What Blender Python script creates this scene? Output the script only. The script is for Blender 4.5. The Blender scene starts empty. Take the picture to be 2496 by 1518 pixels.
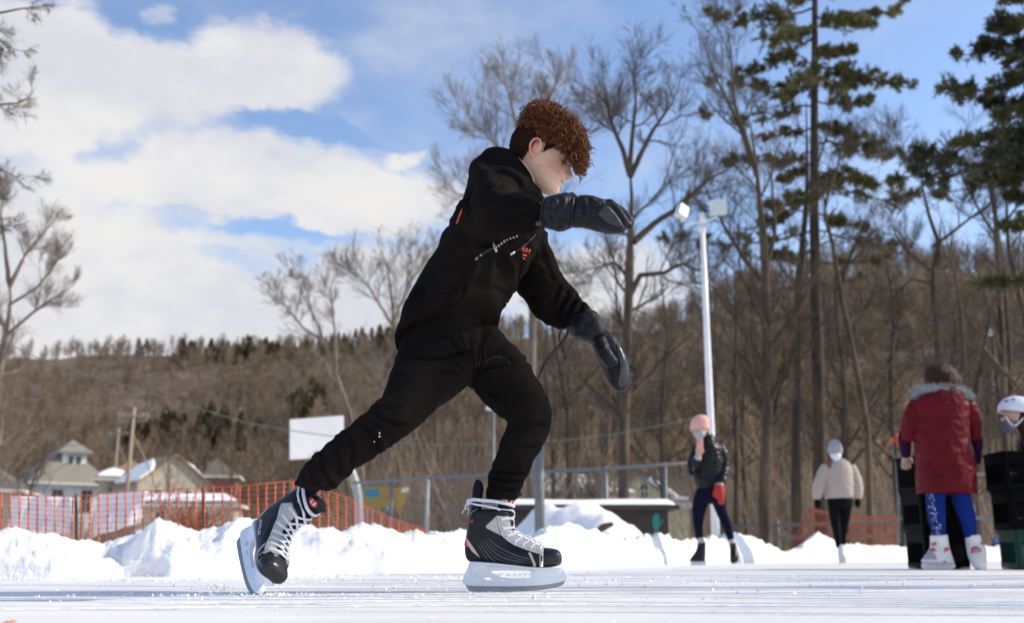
import bpy, bmesh, math, random
import numpy as np
from mathutils import Vector, Matrix, noise as mnoise
from mathutils.bvhtree import BVHTree
R = math.radians
scene = bpy.context.scene
COL = scene.collection

# ------------------------------------------------------------------ camera
F_PX, CX, CY = 2600.0, 1248.0, 759.0
TILT = R(12.85)
CAM_H = 0.11
cam_data = bpy.data.cameras.new("camera")
cam = bpy.data.objects.new("camera", cam_data)
COL.objects.link(cam)
cam.location = (0, 0, CAM_H)
cam.rotation_euler = (math.pi / 2 + TILT, 0, 0)
cam_data.sensor_width = 36
cam_data.lens = 36 * F_PX / 2496
cam_data.clip_start = 0.05
cam_data.clip_end = 6000
cam_data.dof.use_dof = True
cam_data.dof.focus_distance = 3.08
cam_data.dof.aperture_fstop = 3.3
cam_data.dof.aperture_blades = 8
scene.camera = cam
CT, ST = math.cos(TILT), math.sin(TILT)

def P(px, py, Y):
    """world point seen at photo pixel (px,py) at depth Y"""
    u = (px - CX) / F_PX; v = (CY - py) / F_PX
    k = Y / (CT - v * ST)
    return Vector((u * k, Y, CAM_H + (ST + v * CT) * k))

def mpp(px, py, Y):
    v = (CY - py) / F_PX
    return Y / (CT - v * ST) / F_PX

def raydir(px, py):
    return (P(px, py, 1.0) - Vector((0, 0, CAM_H))).normalized()

# ------------------------------------------------------------------ light
SUN_EL, SUN_AZ = R(36), R(86)        # azimuth clockwise from +Y (into the picture) towards +X
sun_data = bpy.data.lights.new("sun", 'SUN')
sun_data.energy = 4.3
sun_data.angle = R(0.6)
sun_data.color = (1.0, 0.89, 0.74)
sun = bpy.data.objects.new("sun", sun_data)
COL.objects.link(sun)
sdir = Vector((math.cos(SUN_EL) * math.sin(SUN_AZ), math.cos(SUN_EL) * math.cos(SUN_AZ), math.sin(SUN_EL)))
sun.rotation_euler = sdir.to_track_quat('Z', 'Y').to_euler()
sun.location = (30, 5, 30)

world = bpy.data.worlds.new("World")
scene.world = world
world.use_nodes = True
nt = world.node_tree
for n in list(nt.nodes): nt.nodes.remove(n)
def wn(t, **kw):
    n = nt.nodes.new(t)
    for k, v in kw.items(): setattr(n, k, v)
    return n
def wmath(op, a, b=None, c=None):
    n = wn('ShaderNodeMath', operation=op)
    for i, s in enumerate((a, b, c)):
        if s is None: continue
        if isinstance(s, (int, float)): n.inputs[i].default_value = s
        else: nt.links.new(s, n.inputs[i])
    return n.outputs[0]
sky = wn('ShaderNodeTexSky', sky_type='NISHITA')
sky.sun_disc = False
sky.sun_elevation = SUN_EL
sky.sun_rotation = SUN_AZ
sky.altitude = 100
sky.air_density = 1.0
sky.dust_density = 0.6
sky.ozone_density = 1.6
tc = wn('ShaderNodeTexCoord')
sep = wn('ShaderNodeSeparateXYZ')
nrm = wn('ShaderNodeVectorMath', operation='NORMALIZE')
nt.links.new(tc.outputs['Generated'], nrm.inputs[0])
nz = wn('ShaderNodeTexNoise')
nz.inputs['Scale'].default_value = 7.0; nz.inputs['Detail'].default_value = 7; nz.inputs['Roughness'].default_value = .62
mp = wn('ShaderNodeMapping'); mp.inputs['Scale'].default_value = (1, 1, 1.9)
nt.links.new(nrm.outputs[0], mp.inputs[0]); nt.links.new(mp.outputs[0], nz.inputs['Vector'])
# warp the direction a little so cloud edges billow
wsub = wn('ShaderNodeVectorMath', operation='SUBTRACT'); nt.links.new(nz.outputs['Color'], wsub.inputs[0]); wsub.inputs[1].default_value = (.5, .5, .5)
wscl = wn('ShaderNodeVectorMath', operation='SCALE'); nt.links.new(wsub.outputs[0], wscl.inputs[0]); wscl.inputs['Scale'].default_value = 0.11
wadd = wn('ShaderNodeVectorMath', operation='ADD'); nt.links.new(nrm.outputs[0], wadd.inputs[0]); nt.links.new(wscl.outputs[0], wadd.inputs[1])
nrm2 = wn('ShaderNodeVectorMath', operation='NORMALIZE'); nt.links.new(wadd.outputs[0], nrm2.inputs[0])
nt.links.new(nrm2.outputs[0], sep.inputs[0])
az = wmath('ARCTAN2', sep.outputs[0], sep.outputs[1])
el = wmath('ARCSINE', sep.outputs[2])
def azel(px, py):
    d = raydir(px, py)
    return math.atan2(d.x, d.y), math.asin(d.z)
# cloud banks: photo-referenced direction, half extents, weight
BANKS = [(655, 165, 215, 135, 1.25), (440, 215, 260, 110, 1.2), (110, 190, 300, 180, 1.2), (90, 60, 200, 110, 1.1),
         (220, 420, 520, 220, .95), (660, 455, 470, 120, 1.0), (930, 500, 260, 80, .9), (300, 740, 1100, 230, 1.4),
         (1000, 640, 260, 80, 1.0), (1400, 690, 380, 130, .95), (1012, 398, 50, 26, .75), (380, 60, 36, 30, .45),
         (305, 375, 85, 60, -.62), (325, 495, 75, 34, -.5), (430, 545, 80, 36, -.62), (650, 565, 170, 30, -.7), (250, 300, 70, 30, -.3), (560, 640, 120, 26, -.35),
         (700, 300, 150, 34, -.6), (800, 330, 130, 40, -.6), (70, 150, 40, 30, -.3)]
tot = None
for (bx, by, rx, ry, w) in BANKS:
    a0, e0 = azel(bx, by)
    sa = abs(azel(bx + rx, by)[0] - azel(bx - rx, by)[0]) / 2; se = abs(azel(bx, by + ry)[1] - azel(bx, by - ry)[1]) / 2
    da = wmath('MULTIPLY', wmath('SUBTRACT', az, a0), 1 / sa)
    de = wmath('MULTIPLY', wmath('SUBTRACT', el, e0), 1 / se)
    d2 = wmath('MULTIPLY_ADD', da, da, wmath('MULTIPLY', de, de))
    n = wn('ShaderNodeMapRange', interpolation_type='SMOOTHSTEP')
    n.inputs['From Min'].default_value = 0; n.inputs['From Max'].default_value = 1.25
    n.inputs['To Min'].default_value = w; n.inputs['To Max'].default_value = 0
    nt.links.new(d2, n.inputs['Value'])
    tot = n.outputs[0] if tot is None else wmath('ADD', tot, n.outputs[0])
nz2 = wn('ShaderNodeTexNoise'); nz2.inputs['Scale'].default_value = 5.0; nz2.inputs['Detail'].default_value = 9; nz2.inputs['Roughness'].default_value = .6
nt.links.new(mp.outputs[0], nz2.inputs['Vector'])
dens = wmath('ADD', tot, wmath('MULTIPLY', wmath('SUBTRACT', nz2.outputs['Fac'], .5), 1.9))
# a few broken clouds in the part of the sky behind the camera
behind = wn('ShaderNodeMapRange'); behind.inputs['From Min'].default_value = .1; behind.inputs['From Max'].default_value = -.5
behind.inputs['To Min'].default_value = 0; behind.inputs['To Max'].default_value = .35
nt.links.new(sep.outputs[1], behind.inputs['Value'])
dens = wmath('ADD', dens, behind.outputs[0])
alpha = wn('ShaderNodeMapRange', interpolation_type='SMOOTHSTEP')
alpha.inputs['From Min'].default_value = -.08; alpha.inputs['From Max'].default_value = 1.08
nt.links.new(dens, alpha.inputs['Value'])
thick = wn('ShaderNodeMapRange', interpolation_type='SMOOTHSTEP')
thick.inputs['From Min'].default_value = .35; thick.inputs['From Max'].default_value = .68
nt.links.new(nz.outputs['Fac'], thick.inputs['Value'])
cmix = wn('ShaderNodeMix', data_type='RGBA')
cmix.inputs['A'].default_value = (4.9, 5.0, 5.45, 1); cmix.inputs['B'].default_value = (6.0, 5.95, 5.9, 1)
nt.links.new(thick.outputs[0], cmix.inputs['Factor'])
smix = wn('ShaderNodeMix', data_type='RGBA')
tint = wn('ShaderNodeMix', data_type='RGBA', blend_type='MULTIPLY'); tint.inputs['Factor'].default_value = 1
tint.inputs['B'].default_value = (1.42, 1.42, 1.5, 1)
nt.links.new(sky.outputs[0], tint.inputs['A'])
nt.links.new(alpha.outputs[0], smix.inputs['Factor'])
nt.links.new(tint.outputs['Result'], smix.inputs['A']); nt.links.new(cmix.outputs['Result'], smix.inputs['B'])
bg = wn('ShaderNodeBackground'); bg.inputs['Strength'].default_value = .13
wo = wn('ShaderNodeOutputWorld')
nt.links.new(smix.outputs['Result'], bg.inputs['Color']); nt.links.new(bg.outputs[0], wo.inputs['Surface'])

scene.view_settings.view_transform = 'Standard'
scene.view_settings.look = 'None'
scene.view_settings.exposure = 0.15
scene.view_settings.gamma = 1
scene.cycles.use_denoising = True
scene.cycles.max_bounces = 6
scene.cycles.diffuse_bounces = 3
scene.cycles.glossy_bounces = 3
scene.cycles.transparent_max_bounces = 8

# ------------------------------------------------------------------ helpers
def tag(o, label=None, cat=None, group=None, kind=None):
    if label: o["label"] = label
    if label and len(label.split()) > 16: print("LONG LABEL", len(label.split()), label)
    if cat: o["category"] = cat
    if group: o["group"] = group
    if kind: o["kind"] = kind
    return o

def empty(name, loc, label, cat, group=None):
    o = bpy.data.objects.new(name, None)
    o.empty_display_size = .1
    COL.objects.link(o)
    o.location = loc
    return tag(o, label, cat, group)

def link(name, me, mat=None, parent=None, smooth=True, keep=True):
    """link mesh (in world coordinates) as object; parent keeps world placement"""
    o = bpy.data.objects.new(name, me)
    COL.objects.link(o)
    if mat is not None:
        mats = mat if isinstance(mat, (list, tuple)) else [mat]
        if len(me.materials) == 0:
            for m in mats: me.materials.append(m)
    if smooth and len(me.polygons):
        me.polygons.foreach_set('use_smooth', np.ones(len(me.polygons), bool))
    if parent is not None:
        o.parent = parent
        if keep:
            # root parents are unrotated empties; nested parents sit at the root's offset
            o.matrix_parent_inverse = world_of(parent).inverted()
    return o

def world_of(o):
    m = Matrix.LocRotScale(o.location, o.rotation_euler.to_quaternion(), o.scale)
    if o.parent: m = world_of(o.parent) @ o.matrix_parent_inverse @ m
    return m

def mesh_from(V, Fc, name="mesh"):
    me = bpy.data.meshes.new(name)
    V = np.asarray(V, float)
    if isinstance(Fc, np.ndarray):
        nF, k = Fc.shape
        me.vertices.add(len(V)); me.vertices.foreach_set('co', V.ravel())
        me.loops.add(nF * k); me.loops.foreach_set('vertex_index', Fc.ravel().astype(np.int32))
        me.polygons.add(nF); me.polygons.foreach_set('loop_start', np.arange(nF, dtype=np.int32) * k)
        me.update(calc_edges=True)
    else:
        me.from_pydata([tuple(v) for v in V], [], Fc); me.update()
    return me

class MB:
    """mesh collector"""
    def __init__(s): s.V = []; s.F = []; s.M = []; s.n = 0; s.mi = 0
    def add(s, V, Fc):
        V = np.asarray(V, float)
        s.V.append(V)
        for f in Fc: s.F.append(tuple(int(i) + s.n for i in f)); s.M.append(s.mi)
        s.n += len(V); return s
    def box(s, c, size, rot=0.0, m=None):
        x, y, z = [d / 2 for d in size]
        V = np.array([[a, b, cc] for a in (-x, x) for b in (-y, y) for cc in (-z, z)])
        if rot:
            cr, sr = math.cos(rot), math.sin(rot)
            V = np.c_[V[:, 0] * cr - V[:, 1] * sr, V[:, 0] * sr + V[:, 1] * cr, V[:, 2]]
        if m is not None: V = V @ np.array(m.to_3x3()).T
        V = V + np.array(c)
        return s.add(V, [(0, 1, 3, 2), (4, 6, 7, 5), (0, 4, 5, 1), (2, 3, 7, 6), (0, 2, 6, 4), (1, 5, 7, 3)])
    def tube(s, pts, rad, n=8, caps=True, flat=1.0, flatdir=None):
        pts = np.array([tuple(p) for p in pts], float); k = len(pts)
        rad = np.full(k, rad) if np.isscalar(rad) else np.array(rad, float)
        T = np.gradient(pts, axis=0); T /= np.linalg.norm(T, axis=1)[:, None] + 1e-12
        ref = np.array([0, 0, 1.0]) if abs(T[0][2]) < .9 else np.array([1.0, 0, 0])
        if flatdir is not None: ref = np.array(flatdir, float)
        V = []; A = None
        for i in range(k):
            if flatdir is not None: a = ref if ref.ndim == 1 else ref[i]
            elif A is None: a = ref
            else: a = A
            a = a - T[i] * np.dot(a, T[i]); a /= np.linalg.norm(a) + 1e-12; A = a
            b = np.cross(T[i], a)
            th = np.arange(n) * 2 * math.pi / n
            V.append(pts[i] + rad[i] * (np.outer(np.cos(th), a) * flat + np.outer(np.sin(th), b)))
        V = np.concatenate(V)
        Fc = [(i * n + j, i * n + (j + 1) % n, (i + 1) * n + (j + 1) % n, (i + 1) * n + j) for i in range(k - 1) for j in range(n)]
        if caps: Fc += [tuple(range(n))[::-1], tuple((k - 1) * n + j for j in range(n))]
        return s.add(V, Fc)
    def sphere(s, c, r, nu=16, nv=10, rotm=None):
        r = np.array(r, float) if not np.isscalar(r) else np.array([r] * 3, float)
        V = []
        for i in range(nv + 1):
            ph = math.pi * i / nv
            for j in range(nu):
                t = 2 * math.pi * j / nu
                V.append((math.sin(ph) * math.cos(t), math.sin(ph) * math.sin(t), math.cos(ph)))
        V = np.array(V) * r
        if rotm is not None: V = V @ np.array(rotm.to_3x3()).T
        V = V + np.array(tuple(c))
        Fc = [(i * nu + j, (i + 1) * nu + j, (i + 1) * nu + (j + 1) % nu, i * nu + (j + 1) % nu) for i in range(nv) for j in range(nu)]
        return s.add(V, Fc)
    def prism(s, poly, e1, e2, n, org, t0, t1):
        """2D polygon extruded; poly in (e1,e2) from org, thickness t0..t1 along n"""
        e1, e2, n, org = [np.array(tuple(q), float) for q in (e1, e2, n, org)]
        A = np.array([org + a * e1 + b * e2 + n * t0 for a, b in poly]); B = A + n * (t1 - t0); k = len(poly)
        Fc = [tuple(range(k))[::-1], tuple(range(k, 2 * k))] + [(i, (i + 1) % k, k + (i + 1) % k, k + i) for i in range(k)]
        return s.add(np.concatenate([A, B]), Fc)
    def mesh(s, name="mesh"):
        V = np.concatenate(s.V) if s.V else np.zeros((0, 3))
        me = bpy.data.meshes.new(name); me.from_pydata(V.tolist(), [], s.F)
        if any(s.M): me.polygons.foreach_set('material_index', s.M)
        me.update(); return me
    def build(s, name, mat, parent=None, smooth=True):
        return link(name, s.mesh(name), mat, parent, smooth)

def bevel_obj(o, w, seg=2, ang=40):
    m = o.modifiers.new('bevel', 'BEVEL'); m.width = w; m.segments = seg; m.limit_method = 'ANGLE'; m.angle_limit = R(ang)
    return o

def catmull(A, per):
    """resample control array (k,d) with a Catmull-Rom spline, per points each span"""
    A = np.asarray(A, float); k = len(A); out = []
    for i in range(k - 1):
        p0 = A[max(i - 1, 0)]; p1 = A[i]; p2 = A[i + 1]; p3 = A[min(i + 2, k - 1)]
        for j in range(per):
            t = j / per
            out.append(.5 * ((2 * p1) + (-p0 + p2) * t + (2 * p0 - 5 * p1 + 4 * p2 - p3) * t * t + (-p0 + 3 * p1 - 3 * p2 + p3) * t ** 3))
    out.append(A[-1]); return np.array(out)

def sgnpow(x, p): return np.sign(x) * np.abs(x) ** p

def ring_loft(mb, L, Rr, D, ex=2.2, n=40, per=6, fold=None, freq=26, seed=0, tilt=None, scaleY=None):
    """loft of superelliptic rings. L,Rr: (k,3) world edge points; D: (k) half depth along the ring normal"""
    k = len(L)
    data = np.c_[np.array([tuple(p) for p in L]), np.array([tuple(p) for p in Rr]), np.array(D),
                 np.zeros(k) if fold is None else np.array(fold), np.zeros(k) if tilt is None else np.array(tilt),
                 np.full(k, ex) if np.isscalar(ex) else np.array(ex)]
    S = catmull(data, per); m = len(S)
    C = (S[:, 0:3] + S[:, 3:6]) / 2; E = (S[:, 3:6] - S[:, 0:3]) / 2
    T = np.gradient(C, axis=0); T /= np.linalg.norm(T, axis=1)[:, None] + 1e-9
    arc = np.r_[0, np.cumsum(np.linalg.norm(np.diff(C, axis=0), axis=1))]
    V = []
    th = np.arange(n) * 2 * math.pi / n
    for i in range(m):
        e = E[i]; le = np.linalg.norm(e) + 1e-9
        nn = np.cross(T[i], e / le)          # roughly the depth axis
        nl = np.linalg.norm(nn)
        nn = nn / nl if nl > .2 else np.array([0, 1.0, 0])
        if nn[1] < 0: nn = -nn
        d = S[i, 6]; p = 2 / max(S[i, 9], 1.2)
        c, s_ = sgnpow(np.cos(th), p), sgnpow(np.sin(th), p)
        f = np.ones(n)
        if S[i, 7] > 1e-4:
            a = S[i, 7]
            for j in range(n):
                q = mnoise.noise(Vector((arc[i] * freq + .6 * math.sin(th[j] * 1 + seed), math.cos(th[j]) * 1.1 + seed * 7.3, math.sin(th[j]) * 1.1)))
                q2 = mnoise.noise(Vector((arc[i] * freq * 2.1 + 1.1 * math.cos(th[j] + seed), math.cos(th[j]) * 1.9 + seed * 3.3, math.sin(th[j]) * 1.9 + 5)))
                f[j] = 1 + a * ((1 - 2.2 * abs(q)) + .5 * (1 - 2 * abs(q2)) - .6)
        V.append(C[i] + np.outer(c * f, e) + np.outer(s_ * f * d, nn) - np.outer(s_ * S[i, 8] * d, T[i]))
    V = np.concatenate(V + [C[:1], C[-1:]])
    Fc = [(i * n + j, i * n + (j + 1) % n, (i + 1) * n + (j + 1) % n, (i + 1) * n + j) for i in range(m - 1) for j in range(n)]
    a, b = m * n, m * n + 1
    Fc += [((j + 1) % n, j, a) for j in range(n)] + [((m - 1) * n + j, (m - 1) * n + (j + 1) % n, b) for j in range(n)]
    mb.add(V, Fc)
    return mb

def loftE(mb, st, Y0, **kw):
    """stations ((lx,ly),(rx,ry), dd, halfdepth[, fold[, tilt]]) in photo pixels at depth Y0+dd"""
    L = [P(s[0][0], s[0][1], Y0 + s[2]) for s in st]; Rr = [P(s[1][0], s[1][1], Y0 + s[2]) for s in st]
    return ring_loft(mb, L, Rr, [s[3] for s in st], fold=[s[4] if len(s) > 4 else 0 for s in st],
                     tilt=[s[5] if len(s) > 5 else 0 for s in st], **kw)

def loftC(mb, pts, rad, flat=1.0, n=32, per=5, fold=None, freq=26, seed=0, ex=2.0, up=(0, 1, 0)):
    """round limb through world centres"""
    pts = np.array([tuple(p) for p in pts], float)
    T = np.gradient(pts, axis=0); T /= np.linalg.norm(T, axis=1)[:, None]
    u = np.array(up, float)
    L, Rr = [], []
    rad = np.array(rad, float)
    for i in range(len(pts)):
        e = np.cross(T[i], u); e /= np.linalg.norm(e) + 1e-9
        L.append(pts[i] - e * rad[i]); Rr.append(pts[i] + e * rad[i])
    return ring_loft(mb, L, Rr, rad * flat, fold=fold, n=n, per=per, freq=freq, seed=seed, ex=ex)

def remeshed(mb, voxel, smooth_it=4, name="mesh"):
    me = mb.mesh(name)
    # make normals consistent
    bm = bmesh.new(); bm.from_mesh(me); bmesh.ops.recalc_face_normals(bm, faces=bm.faces[:]); bm.to_mesh(me); bm.free()
    o = bpy.data.objects.new("tmp", me); COL.objects.link(o)
    m = o.modifiers.new('r', 'REMESH'); m.mode = 'VOXEL'; m.voxel_size = voxel; m.use_smooth_shade = True
    if smooth_it:
        s = o.modifiers.new('s', 'SMOOTH'); s.factor = .5; s.iterations = smooth_it
    dg = bpy.context.evaluated_depsgraph_get()
    out = bpy.data.meshes.new_from_object(o.evaluated_get(dg))
    bpy.data.objects.remove(o); bpy.data.meshes.remove(me)
    out.name = name
    out.materials.clear()
    return out

def get_co(me):
    a = np.empty(len(me.vertices) * 3); me.vertices.foreach_get('co', a); return a.reshape(-1, 3)
def set_co(me, a): me.vertices.foreach_set('co', np.asarray(a).ravel()); me.update()
def get_no(me):
    a = np.empty(len(me.vertices) * 3); me.vertices.foreach_get('normal', a); return a.reshape(-1, 3)

def displace(me, fn):
    co = get_co(me); no = get_no(me)
    d = np.array([fn(Vector(c)) for c in co])
    set_co(me, co + no * d[:, None])

def bvh_of(me):
    co = get_co(me)
    return BVHTree.FromPolygons([Vector(c) for c in co], [tuple(p.vertices) for p in me.polygons])

def shoot(bvh, px, py):
    hit = bvh.ray_cast(Vector((0, 0, CAM_H)), raydir(px, py))
    return hit[0], hit[1]

def poly_contains(poly, x, y):
    c = False; k = len(poly); j = k - 1
    for i in range(k):
        xi, yi = poly[i]; xj, yj = poly[j]
        if (yi > y) != (yj > y) and x < (xj - xi) * (y - yi) / (yj - yi) + xi: c = not c
        j = i
    return c

def tri_poly(poly, maxlen):
    """triangulated, refined 2D polygon -> verts (k,2), faces"""
    bm = bmesh.new()
    vs = [bm.verts.new((x, y, 0)) for x, y in poly]
    f = bm.faces.new(vs); bmesh.ops.triangulate(bm, faces=[f])
    for it in range(6):
        es = [e for e in bm.edges if e.calc_length() > maxlen]
        if not es: break
        bmesh.ops.subdivide_edges(bm, edges=es, cuts=1); bmesh.ops.triangulate(bm, faces=bm.faces[:])
    bm.verts.ensure_lookup_table()
    V = [(v.co.x, v.co.y) for v in bm.verts]; Fc = [tuple(v.index for v in f.verts) for f in bm.faces]
    bm.free(); return V, Fc

def text_mesh(txt, size=1.0, bold=False):
    cu = bpy.data.curves.new('t', 'FONT'); cu.body = txt; cu.size = size; cu.align_x = 'CENTER'; cu.align_y = 'CENTER'
    cu.resolution_u = 3
    if bold: cu.offset = .012 * size
    o = bpy.data.objects.new('t', cu); COL.objects.link(o)
    dg = bpy.context.evaluated_depsgraph_get(); me = bpy.data.meshes.new_from_object(o.evaluated_get(dg))
    bpy.data.objects.remove(o); bpy.data.curves.remove(cu)
    bm = bmesh.new(); bm.from_mesh(me); bmesh.ops.triangulate(bm, faces=bm.faces[:])
    V = [(v.co.x, v.co.y) for v in bm.verts]; Fc = [tuple(v.index for v in f.verts) for f in bm.faces]
    bm.free(); bpy.data.meshes.remove(me); return V, Fc

def decal(name, V2, F2, bvh, off, mat, parent, solid=.0012):
    """lay a flat shape given in photo pixels onto a surface as real geometry"""
    Vw, ok = [], []
    for x, y in V2:
        h, nn = shoot(bvh, x, y)
        if h is None: Vw.append((0, 0, 0)); ok.append(False); continue
        if nn.dot(raydir(x, y)) > 0: nn = -nn
        Vw.append(tuple(h + nn * off)); ok.append(True)
    Fc = [f for f in F2 if all(ok[i] for i in f)]
    if not Fc: return None
    me = mesh_from(Vw, Fc); 
    bm = bmesh.new(); bm.from_mesh(me); bmesh.ops.delete(bm, geom=[v for v in bm.verts if not v.link_faces], context='VERTS'); bm.to_mesh(me); bm.free()
    o = link(name, me, mat, parent)
    m = o.modifiers.new('t', 'SOLIDIFY'); m.thickness = solid; m.offset = 0
    return o

def px_of(co):
    """photo pixels of world points (n,3)"""
    d = np.asarray(co, float) - np.array([0, 0, CAM_H])
    dep = d[:, 1] * CT + d[:, 2] * ST; up = -d[:, 1] * ST + d[:, 2] * CT
    return CX + F_PX * d[:, 0] / dep, CY - F_PX * up / dep
def crease(me, lines):
    """press modelled folds into cloth: (polyline in photo px, depth m, width px, side)"""
    co = get_co(me); no = get_no(me); x, y = px_of(co); d = np.zeros(len(co))
    vis = np.clip(-no[:, 1] * 3 + .9, 0, 1)
    for pl, a, w in lines:
        pts = catmull(pl, 5); best = np.full(len(co), 1e9); sg = np.zeros(len(co)); tt = np.zeros(len(co))
        for i in range(len(pts) - 1):
            p, q = pts[i], pts[i + 1]; e = q - p; L2 = (e ** 2).sum() + 1e-9
            t = np.clip(((x - p[0]) * e[0] + (y - p[1]) * e[1]) / L2, 0, 1); dx, dy = x - p[0] - t * e[0], y - p[1] - t * e[1]; r = np.hypot(dx, dy)
            m = r < best; best[m] = r[m]; sg[m] = np.sign(e[0] * dy - e[1] * dx)[m]; tt[m] = (i + t[m]) / (len(pts) - 1)
        fade = np.clip(np.minimum(tt, 1 - tt) * 5, 0, 1) ** .5; s_ = best * sg / w
        d += a * vis * fade * (-np.exp(-s_ ** 2) + .75 * np.exp(-((s_ + 2.1) / 1.3) ** 2) + .35 * np.exp(-((s_ - 2.0) / 1.2) ** 2))
    set_co(me, co + no * d[:, None])

# ------------------------------------------------------------------ materials
MATS = {}
def mat(name, color, rough=.7, color2=None, nscale=8, ndetail=5, bump=0, bscale=40, metal=0, spec=.5, sheen=0, sss=0, stretch=None, coat=0, thr=(.35, .65), coords='Object', trans=0, vcol=None, bumpdist=.01):
    if name in MATS: return MATS[name]
    m = bpy.data.materials.new(name); m.use_nodes = True
    t = m.node_tree; b = t.nodes['Principled BSDF']; MATS[name] = m
    b.inputs['Base Color'].default_value = (*color, 1)
    b.inputs['Roughness'].default_value = rough; b.inputs['Metallic'].default_value = metal
    b.inputs['Specular IOR Level'].default_value = spec
    if sheen: b.inputs['Sheen Weight'].default_value = sheen; b.inputs['Sheen Roughness'].default_value = .5
    if sss: b.inputs['Subsurface Weight'].default_value = sss; b.inputs['Subsurface Radius'].default_value = (.012, .005, .003); b.inputs['Subsurface Scale'].default_value = 1
    if coat: b.inputs['Coat Weight'].default_value = coat; b.inputs['Coat Roughness'].default_value = .2
    if trans: b.inputs['Transmission Weight'].default_value = trans
    tcn = t.nodes.new('ShaderNodeTexCoord'); mpn = t.nodes.new('ShaderNodeMapping')
    t.links.new(tcn.outputs[coords], mpn.inputs[0])
    if stretch: mpn.inputs['Scale'].default_value = stretch
    if color2 is not None:
        nn = t.nodes.new('ShaderNodeTexNoise'); nn.inputs['Scale'].default_value = nscale; nn.inputs['Detail'].default_value = ndetail
        t.links.new(mpn.outputs[0], nn.inputs['Vector'])
        mr = t.nodes.new('ShaderNodeMapRange'); mr.inputs['From Min'].default_value = thr[0]; mr.inputs['From Max'].default_value = thr[1]
        t.links.new(nn.outputs['Fac'], mr.inputs['Value'])
        mx = t.nodes.new('ShaderNodeMix'); mx.data_type = 'RGBA'
        mx.inputs['A'].default_value = (*color, 1); mx.inputs['B'].default_value = (*color2, 1)
        t.links.new(mr.outputs[0], mx.inputs['Factor']); t.links.new(mx.outputs['Result'], b.inputs['Base Color'])
    if vcol:
        at = t.nodes.new('ShaderNodeAttribute'); at.attribute_name = vcol
        t.links.new(at.outputs['Color'], b.inputs['Base Color'])
    if bump:
        n2 = t.nodes.new('ShaderNodeTexNoise'); n2.inputs['Scale'].default_value = bscale; n2.inputs['Detail'].default_value = 6
        t.links.new(mpn.outputs[0], n2.inputs['Vector'])
        bn = t.nodes.new('ShaderNodeBump'); bn.inputs['Strength'].default_value = bump; bn.inputs['Distance'].default_value = bumpdist
        t.links.new(n2.outputs['Fac'], bn.inputs['Height']); t.links.new(bn.outputs[0], b.inputs['Normal'])
    return m
# ================================================================== SETTING
rng = np.random.default_rng(7)
M_ice = mat('ice', (.71, .705, .70), .5, (.80, .79, .78), nscale=1.6, ndetail=8, bump=.35, bscale=9, stretch=(1.0, 3.0, 1), bumpdist=.006, spec=.18)
M_snow = mat('snow', (.90, .895, .885), .75, (.86, .86, .86), nscale=2.0, bump=.55, bscale=26, bumpdist=.02, spec=.3)
M_snowfar = mat('snow_far', (.80, .81, .84), .8, (.70, .70, .72), nscale=.5)

# --- ground: one big snowy sheet
me = mesh_from([(-2500, -1500, 0), (2500, -1500, 0), (2500, 3000, 0), (-2500, 3000, 0)], [(0, 1, 2, 3)])
tag(link('ground', me, M_snowfar, None, False), kind='structure')

# --- rim of the ice, as a path (photo column, depth)
RIM = [(-900, 4.9), (-420, 4.9), (-150, 4.95), (0, 4.98), (130, 4.95), (200, 5.05), (245, 5.5), (300, 5.62), (420, 5.5), (560, 5.6), (760, 5.85), (900, 6.25),
       (1060, 6.9), (1200, 7.6), (1320, 8.5), (1450, 9.6), (1580, 11.3), (1700, 13.2), (1800, 14.6), (1900, 15.8), (2000, 17.0), (2130, 18.2), (2300, 19.6), (2500, 21.5), (2800, 24), (3300, 28)]
TOPY = [(-900, 1280), (-420, 1285), (-150, 1290), (0, 1288), (130, 1296), (200, 1306), (245, 1322), (300, 1318), (335, 1304), (375, 1268), (430, 1283), (480, 1300), (540, 1278), (600, 1262), (700, 1266), (760, 1272), (830, 1268),
        (880, 1256), (915, 1262), (945, 1288), (1010, 1284), (1060, 1291), (1120, 1284), (1200, 1286), (1300, 1282), (1370, 1272), (1440, 1284), (1520, 1298), (1580, 1300), (1660, 1306), (1700, 1300), (1745, 1296), (1790, 1284),
        (1830, 1298), (1880, 1322), (1920, 1336), (1960, 1312), (2000, 1290), (2040, 1312), (2080, 1326), (2160, 1322), (2300, 1328), (2500, 1330), (3300, 1330)]
def interp(tab, x, j=1):
    xs = [t[0] for t in tab]; return float(np.interp(x, xs, [t[j] for t in tab]))
ip = []
for px, Y in RIM:
    ip.append((float((px - CX) / F_PX * Y / (CT + .2277 * ST)), Y))
poly = [(x, y + .25) for x, y in ip] + [(45, 40), (45, -25), (-25, -25), (-25, 5.2)]
me = mesh_from([(x, y, .004) for x, y in poly], [tuple(range(len(poly)))[::-1]])
bm = bmesh.new(); bm.from_mesh(me); bmesh.ops.recalc_face_normals(bm, faces=bm.faces[:])
if bm.faces[0].normal.z < 0: bmesh.ops.reverse_faces(bm, faces=bm.faces[:])
bmesh.ops.triangulate(bm, faces=bm.faces[:]); bm.to_mesh(me); bm.free()
tag(link('ice_rink', me, M_ice, None, False), kind='structure')

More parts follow.
